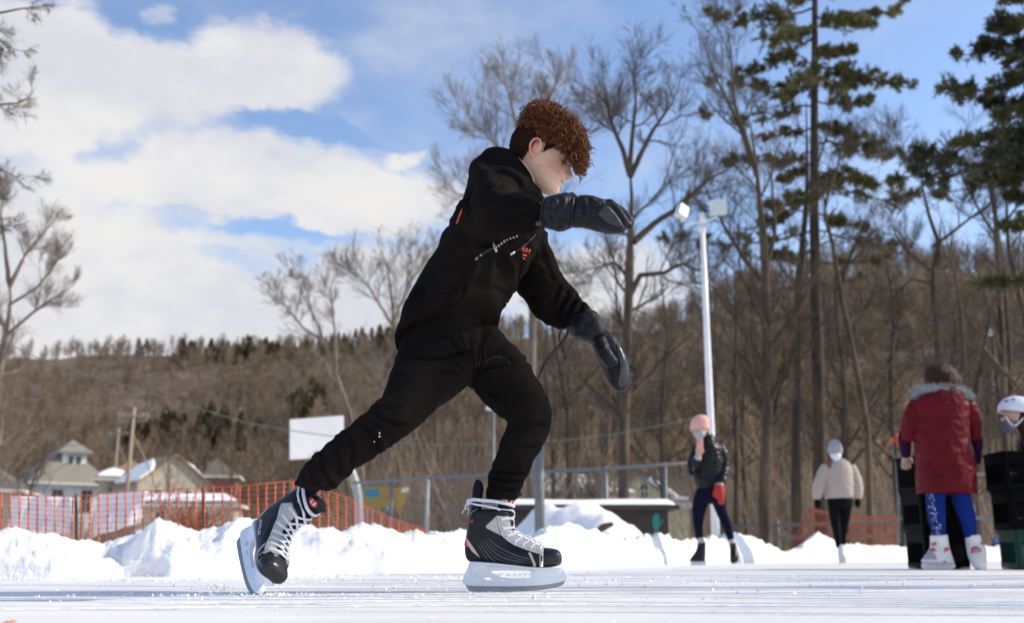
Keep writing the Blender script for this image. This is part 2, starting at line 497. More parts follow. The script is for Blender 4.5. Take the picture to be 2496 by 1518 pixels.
# --- ploughed snow bank
path = []
for i in range(len(RIM) - 1):
    a, b = RIM[i], RIM[i + 1]
    k = max(2, int(abs(b[0] - a[0]) / 5.5))
    for j in range(k):
        t = j / k; path.append((a[0] + (b[0] - a[0]) * t, a[1] + (b[1] - a[1]) * t))
NT = 56
Vb = np.zeros((len(path), NT, 3))
for i, (px, Y) in enumerate(path):
    topy = interp(TOPY, px)
    Yt = Y + .42
    ztop = max(.07, P(px, topy, Yt).z) * float(np.interp(px, [450, 700], [.96, .87]))
    for j in range(NT):
        t = (j / (NT - 1)) ** 1.35 * 3.4 - .04            # distance behind the rim
        y = Y + t
        prof = 0 if t <= 0 else (min(1, t / .42) ** .55 if t < .42 else 1 - .45 * min(1, (t - .42) / 2.2) ** .8)
        if t > 2.4: prof *= max(0, 1 - (t - 2.4) / .96)
        x = P(px, 1351, y).x
        h = ztop * prof
        q = Vector((x * 3.1, y * 3.1, h * 3))
        ch = .5 - abs(mnoise.noise(q)) * 1.1 + .35 * mnoise.noise(q * 2.7) + .16 * mnoise.noise(q * 7.1) + .10 * mnoise.noise(q * 16)
        amp = min(1, max(0, t) / .12) * (.055 + .08 * ztop) * (1.3 if t < .9 else .8)
        big = .05 * mnoise.noise(Vector((x * 1.1, y * 1.1, 3)))
        Vb[i, j] = (x, y + .05 * mnoise.noise(q * 1.3 + Vector((9, 9, 9))) * min(1, max(0, t) * 4), max(-.02, h + (ch - .22) * amp + (big * min(1, max(0, t) / .4) if t < 2.4 else 0)) if t > 0 else -.01)
idx = np.arange(len(path) * NT).reshape(len(path), NT)
Fb = np.stack([idx[:-1, :-1].ravel(), idx[1:, :-1].ravel(), idx[1:, 1:].ravel(), idx[:-1, 1:].ravel()], 1)
me = mesh_from(Vb.reshape(-1, 3), Fb)
tag(link('snow_bank', me, M_snow, None, True), 'long bumpy white snow bank ploughed along the far edge of the ice', 'snow bank')

# crumbs of snow on the ice
mb = MB()
def crumbs(px, Y, n, sx, sy, r0, r1):
    for _ in range(n):
        x = (px - CX) / F_PX * Y / (CT + .2277 * ST) + rng.normal(0, sx); y = Y + rng.normal(0, sy); r = rng.uniform(r0, r1)
        a = rng.uniform(0, 6.28)
        V = np.array([(r, 0, 0), (-r * .6, r * .9, 0), (-r * .6, -r * .9, 0), (0, 0, r * 1.3), (0, 0, -r * .5)]); V = V @ np.array([[math.cos(a), -math.sin(a), 0], [math.sin(a), math.cos(a), 0], [0, 0, 1]]) + (x, y, .005 + r * .3)
        mb.add(V, [(0, 1, 3), (1, 2, 3), (2, 0, 3), (1, 0, 4), (2, 1, 4), (0, 2, 4)])
crumbs(560, 3.0, 240, .16, .05, .0015, .005); crumbs(640, 3.0, 60, .05, .03, .002, .006); crumbs(1165, 3.16, 50, .04, .03, .0015, .004)
crumbs(300, 2.9, 120, .5, .12, .0015, .0045); crumbs(1300, 4.6, 420, 1.3, .9, .002, .007); crumbs(1248, 2.4, 260, .8, .35, .001, .0028)
crumbs(200, 4.75, 120, .8, .12, .002, .008); crumbs(900, 5.7, 90, .9, .2, .002, .008)
# little spray thrown up behind the pushing skate
for _ in range(70):
    p = P(rng.normal(520, 30), rng.uniform(1425, 1452), 3.0 + rng.normal(0, .05)); r = rng.uniform(.0012, .003)
    mb.add(np.array([(r, 0, 0), (-r, r, 0), (-r, -r, 0), (0, 0, r * 1.5)]) + np.array(tuple(p)), [(0, 1, 3), (1, 2, 3), (2, 0, 3), (0, 2, 1)])
tag(mb.build('snow_crumbs', M_snow, None, False), 'loose white snow crumbs scattered over the ice', 'snow crumbs', kind='stuff')

# grooves cut in the ice by blades: thin raised burrs, one sheet of stuff
mb = MB()
for _ in range(85):
    Y = rng.choice([rng.uniform(2.0, 3.4), rng.uniform(3.0, 6.5), rng.uniform(3.4, 9)]); x0 = rng.uniform(-1.2, 1.0) * Y * .6; L = rng.uniform(.3, 1.8); a = rng.normal(0, .10)
    w = rng.uniform(.001, .003); pts = []
    c = rng.normal(0, .08)
    for t in np.linspace(0, 1, 9):
        pts.append((x0 + L * t, Y + a * L * t + c * t * t * L, 0.0045 + .001 * math.sin(math.pi * t)))
    if max(p[1] for p in pts) > interp([(q[0], q[1]) for q in ip], pts[0][0]) - .1: continue
    mb.tube(pts, [w * math.sin(math.pi * max(.03, min(.97, t))) for t in np.linspace(0, 1, 9)], 4)
tag(mb.build('skate_marks', M_snow, None, True), 'thin white scratch lines left by blades in the ice', 'skate marks', kind='stuff')

# --- hills
RIDGE = [(-1200, 905), (-600, 870), (-200, 850), (0, 842), (180, 838), (320, 832), (480, 828), (620, 826), (760, 824), (880, 812), (960, 800), (1100, 792), (1250, 784), (1400, 772), (1500, 766), (1580, 755), (1660, 730), (1740, 700), (1820, 674),
         (1900, 652), (1990, 632), (2080, 620), (2180, 614), (2300, 612), (2496, 606), (2800, 600), (3400, 620), (4200, 680)]
def ridge_dist(px): return float(np.interp(px, [0, 900, 1500, 2000, 2600], [520, 430, 340, 270, 240]))
M_hill = mat('hill_leaf_litter', (.10, .072, .046), .95, (.19, .14, .095), nscale=.12, ndetail=9, bump=.6, bscale=.8, bumpdist=.6)
cols = list(range(-1200, 4201, 24)); NR = 60
Vh = np.zeros((len(cols), NR, 3))
def hill_near(px): return float(np.interp(px, [700, 1100, 1800], [160, 95, 60]))
def hill_point(px, t):
    D = ridge_dist(px); ry = interp(RIDGE, px)
    near = hill_near(px)
    y = near + (D - near) * t
    ztop = P(px, ry, D).z - 6.5
    z = ztop * (t ** 1.25 if t < 1 else 1)
    x = P(px, ry, y).x if False else (px - CX) / F_PX * y / (CT - (CY - ry) / F_PX * ST * 0 - .02)
    z += (2.4 * mnoise.noise(Vector((x * .03, y * .03, 0))) + 1.2 * mnoise.noise(Vector((x * .09, y * .09, 5)))) * min(1, t * 4)
    return x, y, z
for i, px in enumerate(cols):
    for j in range(NR):
        Vh[i, j] = hill_point(px, j / (NR - 4))
Vh[:, 0, 2] = -.5
idx = np.arange(len(cols) * NR).reshape(len(cols), NR)
Fb = np.stack([idx[:-1, :-1].ravel(), idx[1:, :-1].ravel(), idx[1:, 1:].ravel(), idx[:-1, 1:].ravel()], 1)
tag(link('hills', mesh_from(Vh.reshape(-1, 3), Fb), M_hill, None, True), kind='structure')
# ================================================================== TREES (vectorised branching)
class Tubes:
    def __init__(s): s.b = []            # (P (N,n,3), R (N,n), sides)
    def add(s, Pp, Rr, sides): s.b.append((np.asarray(Pp, float), np.asarray(Rr, float), sides)); return s
    def mesh(s, name='mesh'):
        VV, FF, off = [], [], 0
        for Pp, Rr, k in s.b:
            N, n, _ = Pp.shape
            T = np.gradient(Pp, axis=1); T /= np.linalg.norm(T, axis=2, keepdims=True) + 1e-9
            ref = np.where(np.abs(T[..., 2:3]) < .9, np.array([0, 0, 1.0]), np.array([1.0, 0, 0]))
            A = np.cross(T, ref); A /= np.linalg.norm(A, axis=2, keepdims=True) + 1e-9
            B = np.cross(T, A)
            th = np.arange(k) * 2 * math.pi / k
            V = Pp[:, :, None] + Rr[:, :, None, None] * (A[:, :, None] * np.cos(th)[None, None, :, None] + B[:, :, None] * np.sin(th)[None, None, :, None])
            base = (np.arange(N)[:, None, None] * n + np.arange(n - 1)[None, :, None]) * k
            j = np.arange(k)[None, None, :]; j2 = (j + 1) % k
            F_ = np.stack([base + j, base + j2, base + k + j2, base + k + j], -1).reshape(-1, 4) + off
            VV.append(V.reshape(-1, 3)); FF.append(F_); off += N * n * k
        return mesh_from(np.concatenate(VV), np.concatenate(FF), name)

def resample(pts, n):
    pts = np.asarray(pts, float)
    d = np.r_[0, np.cumsum(np.linalg.norm(np.diff(pts, axis=0), axis=1))]
    t = np.linspace(0, d[-1], n); return np.stack([np.interp(t, d, pts[:, i]) for i in range(pts.shape[1])], 1)

def grow(rg, PP, RR, k, lfac, ang, n, f0=.25, jit=.25, up=.15, rratio=.55, lenabs=None, rmin=.004, spread=None):
    """children of every parent polyline"""
    N, m, _ = PP.shape
    t = np.sort(f0 + (1 - f0) * rg.random((N, k)) ** 1.25, axis=1) * .98
    x = t * (m - 1); i0 = np.minimum(x.astype(int), m - 2); fr = (x - i0)[..., None]
    ar = np.arange(N)[:, None]
    pos = PP[ar, i0] * (1 - fr) + PP[ar, i0 + 1] * fr
    r0 = (RR[ar, i0] * (1 - fr[..., 0]) + RR[ar, i0 + 1] * fr[..., 0])
    T = PP[ar, i0 + 1] - PP[ar, i0]; T /= np.linalg.norm(T, axis=2, keepdims=True) + 1e-9
    rnd = rg.normal(size=(N, k, 3)); perp = rnd - T * (rnd * T).sum(2, keepdims=True); perp /= np.linalg.norm(perp, axis=2, keepdims=True) + 1e-9
    a = rg.normal(ang, .18, (N, k, 1))
    d = T * np.cos(a) + perp * np.sin(a)
    Lp = np.linalg.norm(np.diff(PP, axis=1), axis=2).sum(1)[:, None] if lenabs is None else lenabs
    L = Lp * lfac * rg.uniform(.55, 1.15, (N, k)) * (1.08 - .45 * t)
    out = np.zeros((N, k, n, 3)); out[:, :, 0] = pos
    for s in range(1, n):
        d = d + rg.normal(0, jit, (N, k, 3)) + np.array([0, 0, up]); d /= np.linalg.norm(d, axis=2, keepdims=True) + 1e-9
        out[:, :, s] = out[:, :, s - 1] + d * (L / (n - 1))[..., None]
    rs = np.maximum(r0 * rratio * rg.uniform(.7, 1.1, (N, k)), rmin)
    rr = rs[..., None] * np.linspace(1, .3, n)[None, None] ** .9
    return out.reshape(N * k, n, 3), np.maximum(rr.reshape(N * k, n), rmin * .6)

def bark(name, c1, c2, s=1.0):
    return mat(name, c1, .9, c2, nscale=5, ndetail=7, bump=.8, bscale=14, stretch=(1, 1, .22), bumpdist=.03)
M_bark = bark('bark_grey_brown', (.042, .028, .017), (.125, .088, .054))
M_barkd = bark('bark_dark', (.030, .020, .013), (.080, .055, .034))
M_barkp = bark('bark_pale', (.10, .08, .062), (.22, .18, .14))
M_twig = mat('twig_brown', (.050, .034, .021), .9, (.095, .066, .042), nscale=2)
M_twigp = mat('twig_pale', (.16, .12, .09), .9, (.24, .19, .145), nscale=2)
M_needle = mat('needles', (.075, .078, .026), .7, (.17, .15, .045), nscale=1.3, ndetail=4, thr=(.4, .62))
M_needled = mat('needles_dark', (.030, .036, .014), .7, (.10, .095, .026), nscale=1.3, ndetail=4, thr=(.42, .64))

def bare_tree(name, label, guides, Y, seed, nb=12, blen=.32, ang=.85, f0=.3, lev=(7, 6, 4), bark_m=None, twig_m=None, up=.10, depthvar=.6, group=None, jit=.16, rmin=.0042, limb_levels=True):
    """guides: list of (list of (px,py), r_start_px, r_end_px): trunk first, then traced big limbs"""
    rg = np.random.default_rng(seed)
    trunk_t, crown_t = Tubes(), Tubes()
    PPs, RRs = [], []
    for gi, (pl, ra, rb) in enumerate(guides):
        dd = 0 if gi == 0 else rg.uniform(-1, 1) * depthvar
        pts = [P(x, y, Y + dd * (q / max(1, len(pl) - 1))) for q, (x, y) in enumerate(pl)]
        if gi == 0 and pts[0].z > -.1 and pl[0][1] > 1200: pts[0].z = -.2
        pr = resample([tuple(q) for q in pts], 16)
        m_ = mpp(pl[0][0], pl[0][1], Y)
        rr = np.linspace(ra, rb * (1 if gi == 0 else .55), 16) * m_
        rr[-4:] *= np.array([.85, .65, .45, .25])
        pr[1:-1] += rg.normal(0, .012 * m_ * 100, (14, 3)) * .25
        PPs.append(pr); RRs.append(rr)
    PP = np.array(PPs); RR = np.array(RRs)
    trunk_t.add(PP[:1], RR[:1], 10)
    if len(PP) > 1: crown_t.add(PP[1:], RR[1:], 7)
    H = np.linalg.norm(PP[0][-1] - PP[0][0])
    b1, r1 = grow(rg, PP, RR, nb, blen, ang, 9, f0=f0, up=up, rratio=.5, jit=jit, lenabs=H * np.array([[1.0]] + [[.55]] * (len(PP) - 1)), rmin=rmin * 1.6)
    b2, r2 = grow(rg, b1, r1, lev[0], .72, .62, 8, f0=.10, up=up * .9, jit=jit * .8, rmin=rmin * 1.1)
    b3, r3 = grow(rg, b2, r2, lev[1], .70, .58, 6, f0=.08, up=up * .8, jit=jit * .8, rmin=rmin * .8)
    crown_t.add(b1, r1, 5).add(b2, r2, 4).add(b3, r3, 3)
    tw = Tubes()
    b4, r4 = grow(rg, b3, r3, lev[2], .85, .45, 5, f0=.05, up=up * .6, jit=jit * .7, rmin=rmin * .5)
    crown_t.add(b4, r4, 3)
    root = empty(name, tuple(PP[0][0]), label, 'tree', group)
    link('trunk', trunk_t.mesh(), bark_m or M_bark, root)
    link('crown', crown_t.mesh(), twig_m or M_twig, root)
    return root

# traced trees --------------------------------------------------------------
G1 = 'bare trees along the far side of the rink'
T1 = bare_tree('bare_tree', 'tall bare tree with a straight trunk rising just left of the floodlight pole', [
    ([(1518, 1320), (1520, 1180), (1522, 1000), (1530, 800), (1536, 600), (1540, 480), (1536, 420)], 15, 10),
    ([(1536, 430), (1520, 370), (1490, 300), (1478, 240), (1470, 180)], 8, 2), ([(1536, 430), (1560, 380), (1590, 320), (1640, 250), (1660, 190)], 8, 2),
    ([(1534, 420), (1540, 340), (1550, 250), (1545, 150)], 7, 2),
    ([(1545, 590), (1600, 540), (1650, 510), (1720, 440), (1800, 400)], 9, 3), ([(1535, 720), (1560, 670), (1620, 665), (1660, 640), (1700, 660), (1780, 640)], 8, 2),
    ([(1533, 680), (1500, 640), (1460, 650), (1420, 690)], 5, 2)],
    24, 11, nb=10, blen=.30, f0=.35, lev=(7, 6, 4), group=G1, depthvar=1.5)
T2 = bare_tree('bare_tree', 'pale faint bare tree standing behind the head of the skating teenager', [
    ([(1290, 1300), (1292, 1000), (1300, 760), (1290, 560), (1280, 440)], 14, 8),
    ([(1280, 460), (1230, 380), (1180, 320), (1120, 290)], 7, 2), ([(1280, 440), (1265, 330), (1240, 230), (1225, 180)], 7, 2),
    ([(1282, 440), (1310, 330), (1340, 240), (1360, 180)], 7, 2), ([(1285, 470), (1350, 400), (1420, 330), (1470, 280)], 7, 2), ([(1286, 520), (1200, 470), (1120, 450)], 6, 2)],
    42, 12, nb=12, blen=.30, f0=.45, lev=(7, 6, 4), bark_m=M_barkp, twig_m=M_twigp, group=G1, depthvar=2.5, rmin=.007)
T3 = bare_tree('bare_tree', 'many-branched bare tree directly right of the floodlight pole', [
    ([(1862, 1320), (1864, 1150), (1872, 950), (1868, 760), (1862, 600), (1845, 420), (1830, 300)], 17, 7),
    ([(1870, 700), (1820, 640), (1770, 560), (1730, 480), (1700, 420)], 7, 3), ([(1868, 660), (1890, 560), (1880, 430), (1900, 330)], 6, 2), ([(1845, 430), (1800, 300), (1740, 180), (1700, 60)], 6, 2),
    ([(1840, 400), (1790, 250), (1780, 110), (1760, 20)], 5, 2), ([(1872, 900), (1800, 790), (1740, 700), (1690, 690)], 6, 2)],
    22, 13, nb=11, blen=.26, f0=.25, lev=(7, 6, 4), group=G1, depthvar=1.5)
T4 = bare_tree('bare_tree', 'slender dark tree curving up close beside the big pine trunk', [
    ([(1938, 1310), (1940, 1150), (1942, 950), (1945, 700), (1960, 560), (1968, 450), (1965, 250)], 13, 5),
    ([(1945, 850), (1905, 740), (1890, 720)], 7, 3), ([(1965, 470), (2000, 380), (2030, 280)], 4, 2)],
    26, 14, nb=7, blen=.18, f0=.4, lev=(5, 4, 4), bark_m=M_barkd, group=G1)
T5 = bare_tree('bare_tree', 'leaning bare tree with forked top just right of the big pine', [
    ([(2120, 1310), (2115, 1050), (2080, 860), (2050, 720), (2030, 600), (2005, 500), (2015, 420)], 9, 5),
    ([(2010, 500), (2040, 410), (2060, 330), (2090, 280)], 4, 1.5), ([(2050, 700), (2080, 610), (2130, 560), (2160, 540)], 4, 1.5)],
    25, 15, nb=9, blen=.22, f0=.3, lev=(5, 5, 4), group=G1)
T6 = bare_tree('bare_tree', 'crooked bare tree rising behind the girl in the red coat', [
    ([(2290, 1310), (2288, 1000), (2284, 800), (2270, 680), (2290, 600), (2262, 520), (2240, 420), (2250, 330)], 10, 4),
    ([(2275, 600), (2330, 560), (2380, 520), (2440, 480)], 5, 2), ([(2268, 660), (2210, 610), (2180, 570), (2185, 530)], 5, 2), ([(2272, 690), (2220, 680), (2180, 720), (2150, 760)], 4, 1.5), ([(2245, 420), (2200, 380), (2180, 330)], 3, 1)],
    22, 16, nb=10, blen=.22, f0=.3, lev=(6, 5, 4), bark_m=M_barkd, group=G1)
T7 = bare_tree('bare_tree', 'twin-stemmed bare tree at the right margin under the dark pine boughs', [
    ([(2452, 1300), (2448, 1000), (2440, 780), (2432, 600), (2420, 480), (2400, 400), (2380, 330)], 10, 4),
    ([(2450, 1200), (2465, 900), (2445, 650), (2420, 450), (2430, 340), (2450, 260)], 7, 2), ([(2430, 580), (2380, 500), (2340, 420), (2330, 350)], 4, 1.5), ([(2440, 560), (2480, 500), (2520, 440)], 4, 2)],
    22, 17, nb=9, blen=.22, f0=.35, lev=(6, 5, 4), group=G1)
T8 = bare_tree('bare_tree', 'dark leaning trunk at the right behind the child in a white helmet', [
    ([(2352, 1310), (2370, 1000), (2402, 830), (2420, 740)], 10, 6), ([(2395, 850), (2440, 900), (2500, 960)], 8, 6), ([(2360, 1000), (2350, 850), (2335, 700), (2300, 560), (2280, 470)], 5, 2)],
    20, 18, nb=5, blen=.3, f0=.3, lev=(5, 4, 4), bark_m=M_barkd, group=G1)
T9 = bare_tree('bare_tree', 'wide bare tree spreading up the left edge of the view', [
    ([(-20, 1300), (-16, 1080), (-8, 940), (12, 820), (27, 740), (22, 680)], 11, 7), ([(22, 700), (62, 620), (112, 560), (142, 520)], 6, 2), ([(22, 690), (12, 600), (2, 520), (12, 460)], 6, 2),
    ([(12, 820), (82, 760), (142, 720), (187, 690)], 5, 2), ([(2, 870), (-68, 760), (-118, 640)], 6, 2), ([(27, 740), (92, 700), (152, 620), (172, 590)], 4, 1.5), ([(12, 800), (-38, 700), (-48, 600), (-18, 520)], 5, 2)],
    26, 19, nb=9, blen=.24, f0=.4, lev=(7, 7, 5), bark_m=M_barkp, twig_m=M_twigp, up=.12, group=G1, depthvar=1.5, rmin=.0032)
T10 = bare_tree('bare_tree', 'pale-barked bare tree leaning left above the basketball backboard', [
    ([(900, 1290), (880, 1130), (850, 1000), (815, 900), (790, 830), (765, 770), (740, 720)], 10, 3),
    ([(790, 830), (740, 800), (700, 750), (665, 700)], 4, 1.5), ([(820, 900), (815, 790), (805, 700), (830, 640)], 4, 1.5), ([(765, 780), (745, 700), (720, 670)], 3, 1)],
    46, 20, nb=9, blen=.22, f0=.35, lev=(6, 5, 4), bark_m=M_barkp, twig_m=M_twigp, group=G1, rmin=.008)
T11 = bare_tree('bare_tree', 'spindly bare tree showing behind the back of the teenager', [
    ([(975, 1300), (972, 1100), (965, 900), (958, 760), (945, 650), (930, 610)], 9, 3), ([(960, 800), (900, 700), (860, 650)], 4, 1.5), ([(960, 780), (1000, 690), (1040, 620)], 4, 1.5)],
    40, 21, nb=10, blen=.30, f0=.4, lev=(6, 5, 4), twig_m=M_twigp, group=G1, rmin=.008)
T12 = bare_tree('bare_tree', 'overhanging bare branches at the top left corner of the view', [
    ([(-330, 1400), (-320, 1000), (-300, 600), (-280, 300), (-250, 100)], 26, 10), ([(-290, 400), (-160, 330), (-60, 260), (60, 250), (90, 210)], 8, 2), ([(-280, 300), (-150, 120), (-40, 40), (60, 20), (160, 12)], 8, 2),
    ([(-290, 450), (-140, 420), (-30, 400), (60, 440)], 7, 2), ([(-260, 200), (-120, 90), (-20, 80), (40, 140)], 6, 2), ([(-290, 500), (-150, 490), (-40, 520), (20, 540)], 6, 2)],
    11, 22, nb=7, blen=.16, f0=.4, lev=(6, 6, 4), group=G1, up=.0, depthvar=.8, rmin=.0022)
T13 = bare_tree('bare_tree', 'thin dark trunk standing between the two women far across the ice', [
    ([(1792, 1310), (1795, 1100), (1790, 950), (1795, 800), (1790, 640)], 8, 3)], 32, 23, nb=10, blen=.22, f0=.4, lev=(6, 5, 3), bark_m=M_barkd, group=G1, rmin=.006)

# smaller background trees: a few prototypes, copied --------------------------
def proto_tree(seed, H, bm_, tm_, r=.13, lean=0.0):
    rg = np.random.default_rng(seed)
    pts = np.array([(0, 0, -.3), (rg.normal(0, .1), rg.normal(0, .1), H * .2), (lean * H * .3 + rg.normal(0, .2), rg.normal(0, .2), H * .5), (lean * H * .6 + rg.normal(0, .3), rg.normal(0, .3), H * .78), (lean * H + rg.normal(0, .3), rg.normal(0, .3), H)])
    PP = resample(pts, 14)[None]; RR = (r * np.linspace(1, .18, 14))[None]
    tt, ct = Tubes().add(PP, RR, 8), Tubes()
    b1, r1 = grow(rg, PP, RR, 16, .38, .75, 8, f0=.25, up=.13, rratio=.5, rmin=.014, jit=.16)
    b2, r2 = grow(rg, b1, r1, 6, .5, .7, 6, f0=.15, up=.1, jit=.2, rmin=.010)
    b3, r3 = grow(rg, b2, r2, 5, .55, .7, 4, f0=.1, up=.07, jit=.2, rmin=.007)
    b4, r4 = grow(rg, b3, r3, 3, .6, .6, 3, f0=.1, up=.05, jit=.2, rmin=.005)
    ct.add(b1, r1, 4).add(b2, r2, 3).add(b3, r3, 3).add(b4, r4, 3)
    root = empty('bare_tree', (0, 0, 0), 'x', 'tree', 'bare trees standing in the woods behind the rink')
    link('trunk', tt.mesh(), bm_, root); link('crown', ct.mesh(), tm_, root)
    return root
protos = [proto_tree(31, 11, M_bark, M_twig, .17), proto_tree(32, 13, M_barkd, M_twig, .2, .08), proto_tree(33, 9, M_bark, M_twig, .12, -.1),
          proto_tree(34, 12, M_barkp, M_twigp, .14, .05), proto_tree(35, 10, M_bark, M_twig, .15, -.06), proto_tree(36, 12, M_barkd, M_twig, .16)]
def copy_tree(o, loc, rz, sc, label):
    c = o.copy(); COL.objects.link(c); c.location = loc; c.rotation_euler = (0, 0, rz); c.scale = (sc, sc, sc); c["label"] = label
    for ch in [q for q in o.children]:
        d = ch.copy(); COL.objects.link(d); d.parent = c
    return c
SPOTS = [  # photo column, depth, scale, proto
    (700, 75, 1.0, 0), (640, 90, 1.1, 4), (1010, 60, .95, 1), (1075, 48, .8, 2), (1120, 70, 1.0, 5), (1180, 85, 1.1, 3),
    (1345, 45, .85, 5), (1388, 38, .8, 1), (1462, 40, .75, 2), (1625, 34, .75, 5), 
    (1765, 36, .8, 0), (1825, 45, .95, 5), (2015, 40, .9, 4), (2060, 33, .8, 1), (2200, 34, .85, 5), 
    (2330, 40, .95, 4), (2390, 30, .8, 2), (2420, 55, 1.1, 1), (2490, 36, .9, 0), (2560, 28, .9, 5), (1230, 58, .8, 4), (930, 80, 1.0, 3),
    (560, 110, 1.1, 5), (480, 120, 1.2, 1), (400, 100, .95, 0), (30, 100, 1.2, 4), (60, 80, 1.1, 2), (-30, 60, 1.0, 3), (1300, 66, .9, 0), (860, 66, .85, 2),
    (1490, 75, 1.0, 4), (1740, 78, 1.1, 3), (1405, 80, 1.0, 5), (1150, 100, 1.2, 1)]
NEAR = [(90, 'far white house'), (325, 'utility pole'), (480, 'tan houses with snowy roofs'), (640, 'orange netting'), (770, 'basketball backboard'), (900, 'colourful painted banner'), (1050, 'pale fence post'), (1200, "teenager's front leg"), (1330, 'thick grey fence post'),
        (1480, 'snow-covered low shed'), (1600, 'pale yellow house'), (1705, 'woman in the pink hat'), (1860, 'many-branched tree beside the floodlight'), (1990, 'tall pine trunk'), (2040, 'woman in the beige sweater'), (2190, 'orange-capped fencepost'), (2300, 'girl in the red coat'), (2470, 'child in the white helmet')]
KIND = ['straight grey bare tree', 'tall dark bare tree leaning right', 'small bare tree leaning left', 'pale-twigged bare tree', 'bushy bare tree leaning left', 'upright dark bare tree']
rg_ = np.random.default_rng(5)
usedlab = {}
for q, (px, Y, sc, k) in enumerate(sorted(SPOTS)):
    near = min(NEAR, key=lambda a: abs(a[0] - px))
    side = 'just left of' if px < near[0] - 12 else ('just right of' if px > near[0] + 12 else 'directly behind')
    dist = 'near the rink' if Y < 48 else ('in the middle of the wood' if Y < 72 else 'far back on the slope')
    lab = f"{KIND[k]} {dist}, {side} the {near[1]}".replace('in the middle of the wood', 'mid-wood').replace('far back on the slope', 'on the slope').replace('many-branched tree beside the floodlight', 'tree beside the floodlight').replace('tan houses with snowy roofs', 'tan houses').replace('directly behind', 'behind').replace('the teenager', "the teenager")
    if lab in usedlab: lab = lab.replace(' ' + dist, ' thin-twigged ' + dist) if usedlab[lab] == 1 else lab.replace(KIND[k], 'second ' + KIND[k])
    if len(lab.split()) > 16: lab = lab.replace('just left of', 'left of').replace('just right of', 'right of')
    if len(lab.split()) > 16: lab = lab.replace('near the rink', 'rinkside')
    usedlab[lab] = usedlab.get(lab, 0) + 1
    x = (px - CX) / F_PX * Y / (CT + .2 * ST)
    z0 = 0.0 if Y < hill_near(px) else max(0, hill_point(px, (Y - hill_near(px)) / (ridge_dist(px) - hill_near(px)))[2] - .5)
    loc = (x, Y, z0)
    if q_first := (k not in [s for s in getattr(copy_tree, 'done', [])]):
        copy_tree.done = getattr(copy_tree, 'done', []) + [k]
        o = protos[k]; o.location = loc; o.rotation_euler = (0, 0, rg_.uniform(0, 6.28)); o.scale = (sc,) * 3; o["label"] = lab
        for ch in o.children: ch.matrix_parent_inverse = Matrix.Identity(4)
    else:
        copy_tree(protos[k], loc, rg_.uniform(0, 6.28), sc, lab)

# trees and poles beyond the right edge whose shade falls across the ice
# (outside the photo, but they stand there: their shadows cross the rink)
for (X, Yy, k, lab) in [(11.5, 4.25, 5, 'upright dark bare tree outside the right edge, nearest the camera'), (13.0, 6.1, 1, 'tall dark bare tree outside the right edge by the rink corner'), (19.0, 8.6, 0, 'straight grey bare tree outside the right edge, furthest off'),
                        (16.0, 3.3, 3, 'pale-twigged bare tree outside the right edge shading the ice')]:
    copy_tree(protos[k], (X, Yy, 0), rg_.uniform(0, 6.28), .8, lab)

# --- wooded hillside: thousands of tiny bare crowns read as one mass ----------
def wood_mass(name, label, n, m_, seed, kind='bare', pxr=(-700, 3300), tr=(0.02, 1.04), hr=(7, 12), cond=None):
    rg = np.random.default_rng(seed)
    temps = []
    for s in range(5):
        t = []
        if kind == 'bare':
            nb = 26
            Pp = np.zeros((nb + 1, 3, 3)); Rr = np.zeros((nb + 1, 3))
            Pp[0] = [(0, 0, 0), (0, 0, .5), (0, 0, .95)]; Rr[0] = (.016, .012, .004)
            h = rg.uniform(.25, .85, nb); a = rg.uniform(0, 6.28, nb); L = rg.uniform(.25, .45, nb) * (1.15 - h)
            for i in range(nb):
                d = np.array([math.cos(a[i]), math.sin(a[i]), rg.uniform(.6, 1.6)]); d /= np.linalg.norm(d)
                Pp[i + 1] = [(0, 0, h[i]), tuple(np.array([0, 0, h[i]]) + d * L[i] * .5), tuple(np.array([0, 0, h[i]]) + (d + [0, 0, .4]) * L[i])]
                Rr[i + 1] = (.008, .006, .003)
            b2, r2 = grow(rg, Pp, Rr, 3, .6, .7, 3, f0=.2, up=.1, jit=.2, rmin=.0035)
            T_ = Tubes().add(Pp, Rr, 3).add(b2, r2, 3)
        else:
            # conifer: stacked ragged skirts of small blades
            V, Fq = [], []
            for i in range(120):
                h = rg.uniform(.08, .98); rad = .26 * (1 - h) ** .8 + .02; aa = rg.uniform(0, 6.28)
                c = np.array([math.cos(aa) * rad, math.sin(aa) * rad, h - .05]); w = .05
                t_ = np.array([-math.sin(aa), math.cos(aa), 0]) * w
                V += [(0, 0, h), tuple(c + t_), tuple(c * 1.1 + [0, 0, .02]), tuple(c - t_)]
            V = np.array(V); T_ = None; Fq = np.arange(480).reshape(120, 4)
        if T_ is not None:
            me = T_.mesh(); V = get_co(me); Fq = np.empty(len(me.loops), np.int32); me.loops.foreach_get('vertex_index', Fq); Fq = Fq.reshape(-1, 4); bpy.data.meshes.remove(me)
        temps.append((V, Fq))
    VV, FF, off, c = [], [], 0, 0
    while c < n:
        px = rg.uniform(*pxr); t = rg.uniform(*tr) if kind == 'bare' else rg.uniform(*tr)
        x, y, z = hill_point(px, min(t, 1.05))
        if cond and not cond(px, t, x, y): continue
        V, Fq = temps[rg.integers(5)]; H = rg.uniform(*hr); a = rg.uniform(0, 6.28)
        ca, sa = math.cos(a), math.sin(a); S = H * np.array([rg.uniform(.8, 1.2)] * 2 + [1])
        W = V * S; W = np.c_[W[:, 0] * ca - W[:, 1] * sa, W[:, 0] * sa + W[:, 1] * ca, W[:, 2]] + (x, y, z - .4)
        VV.append(W); FF.append(Fq + off); off += len(W); c += 1
    o = link(name, mesh_from(np.concatenate(VV), np.concatenate(FF)), m_, None, False)
    return tag(o, label, 'woods', kind='stuff')
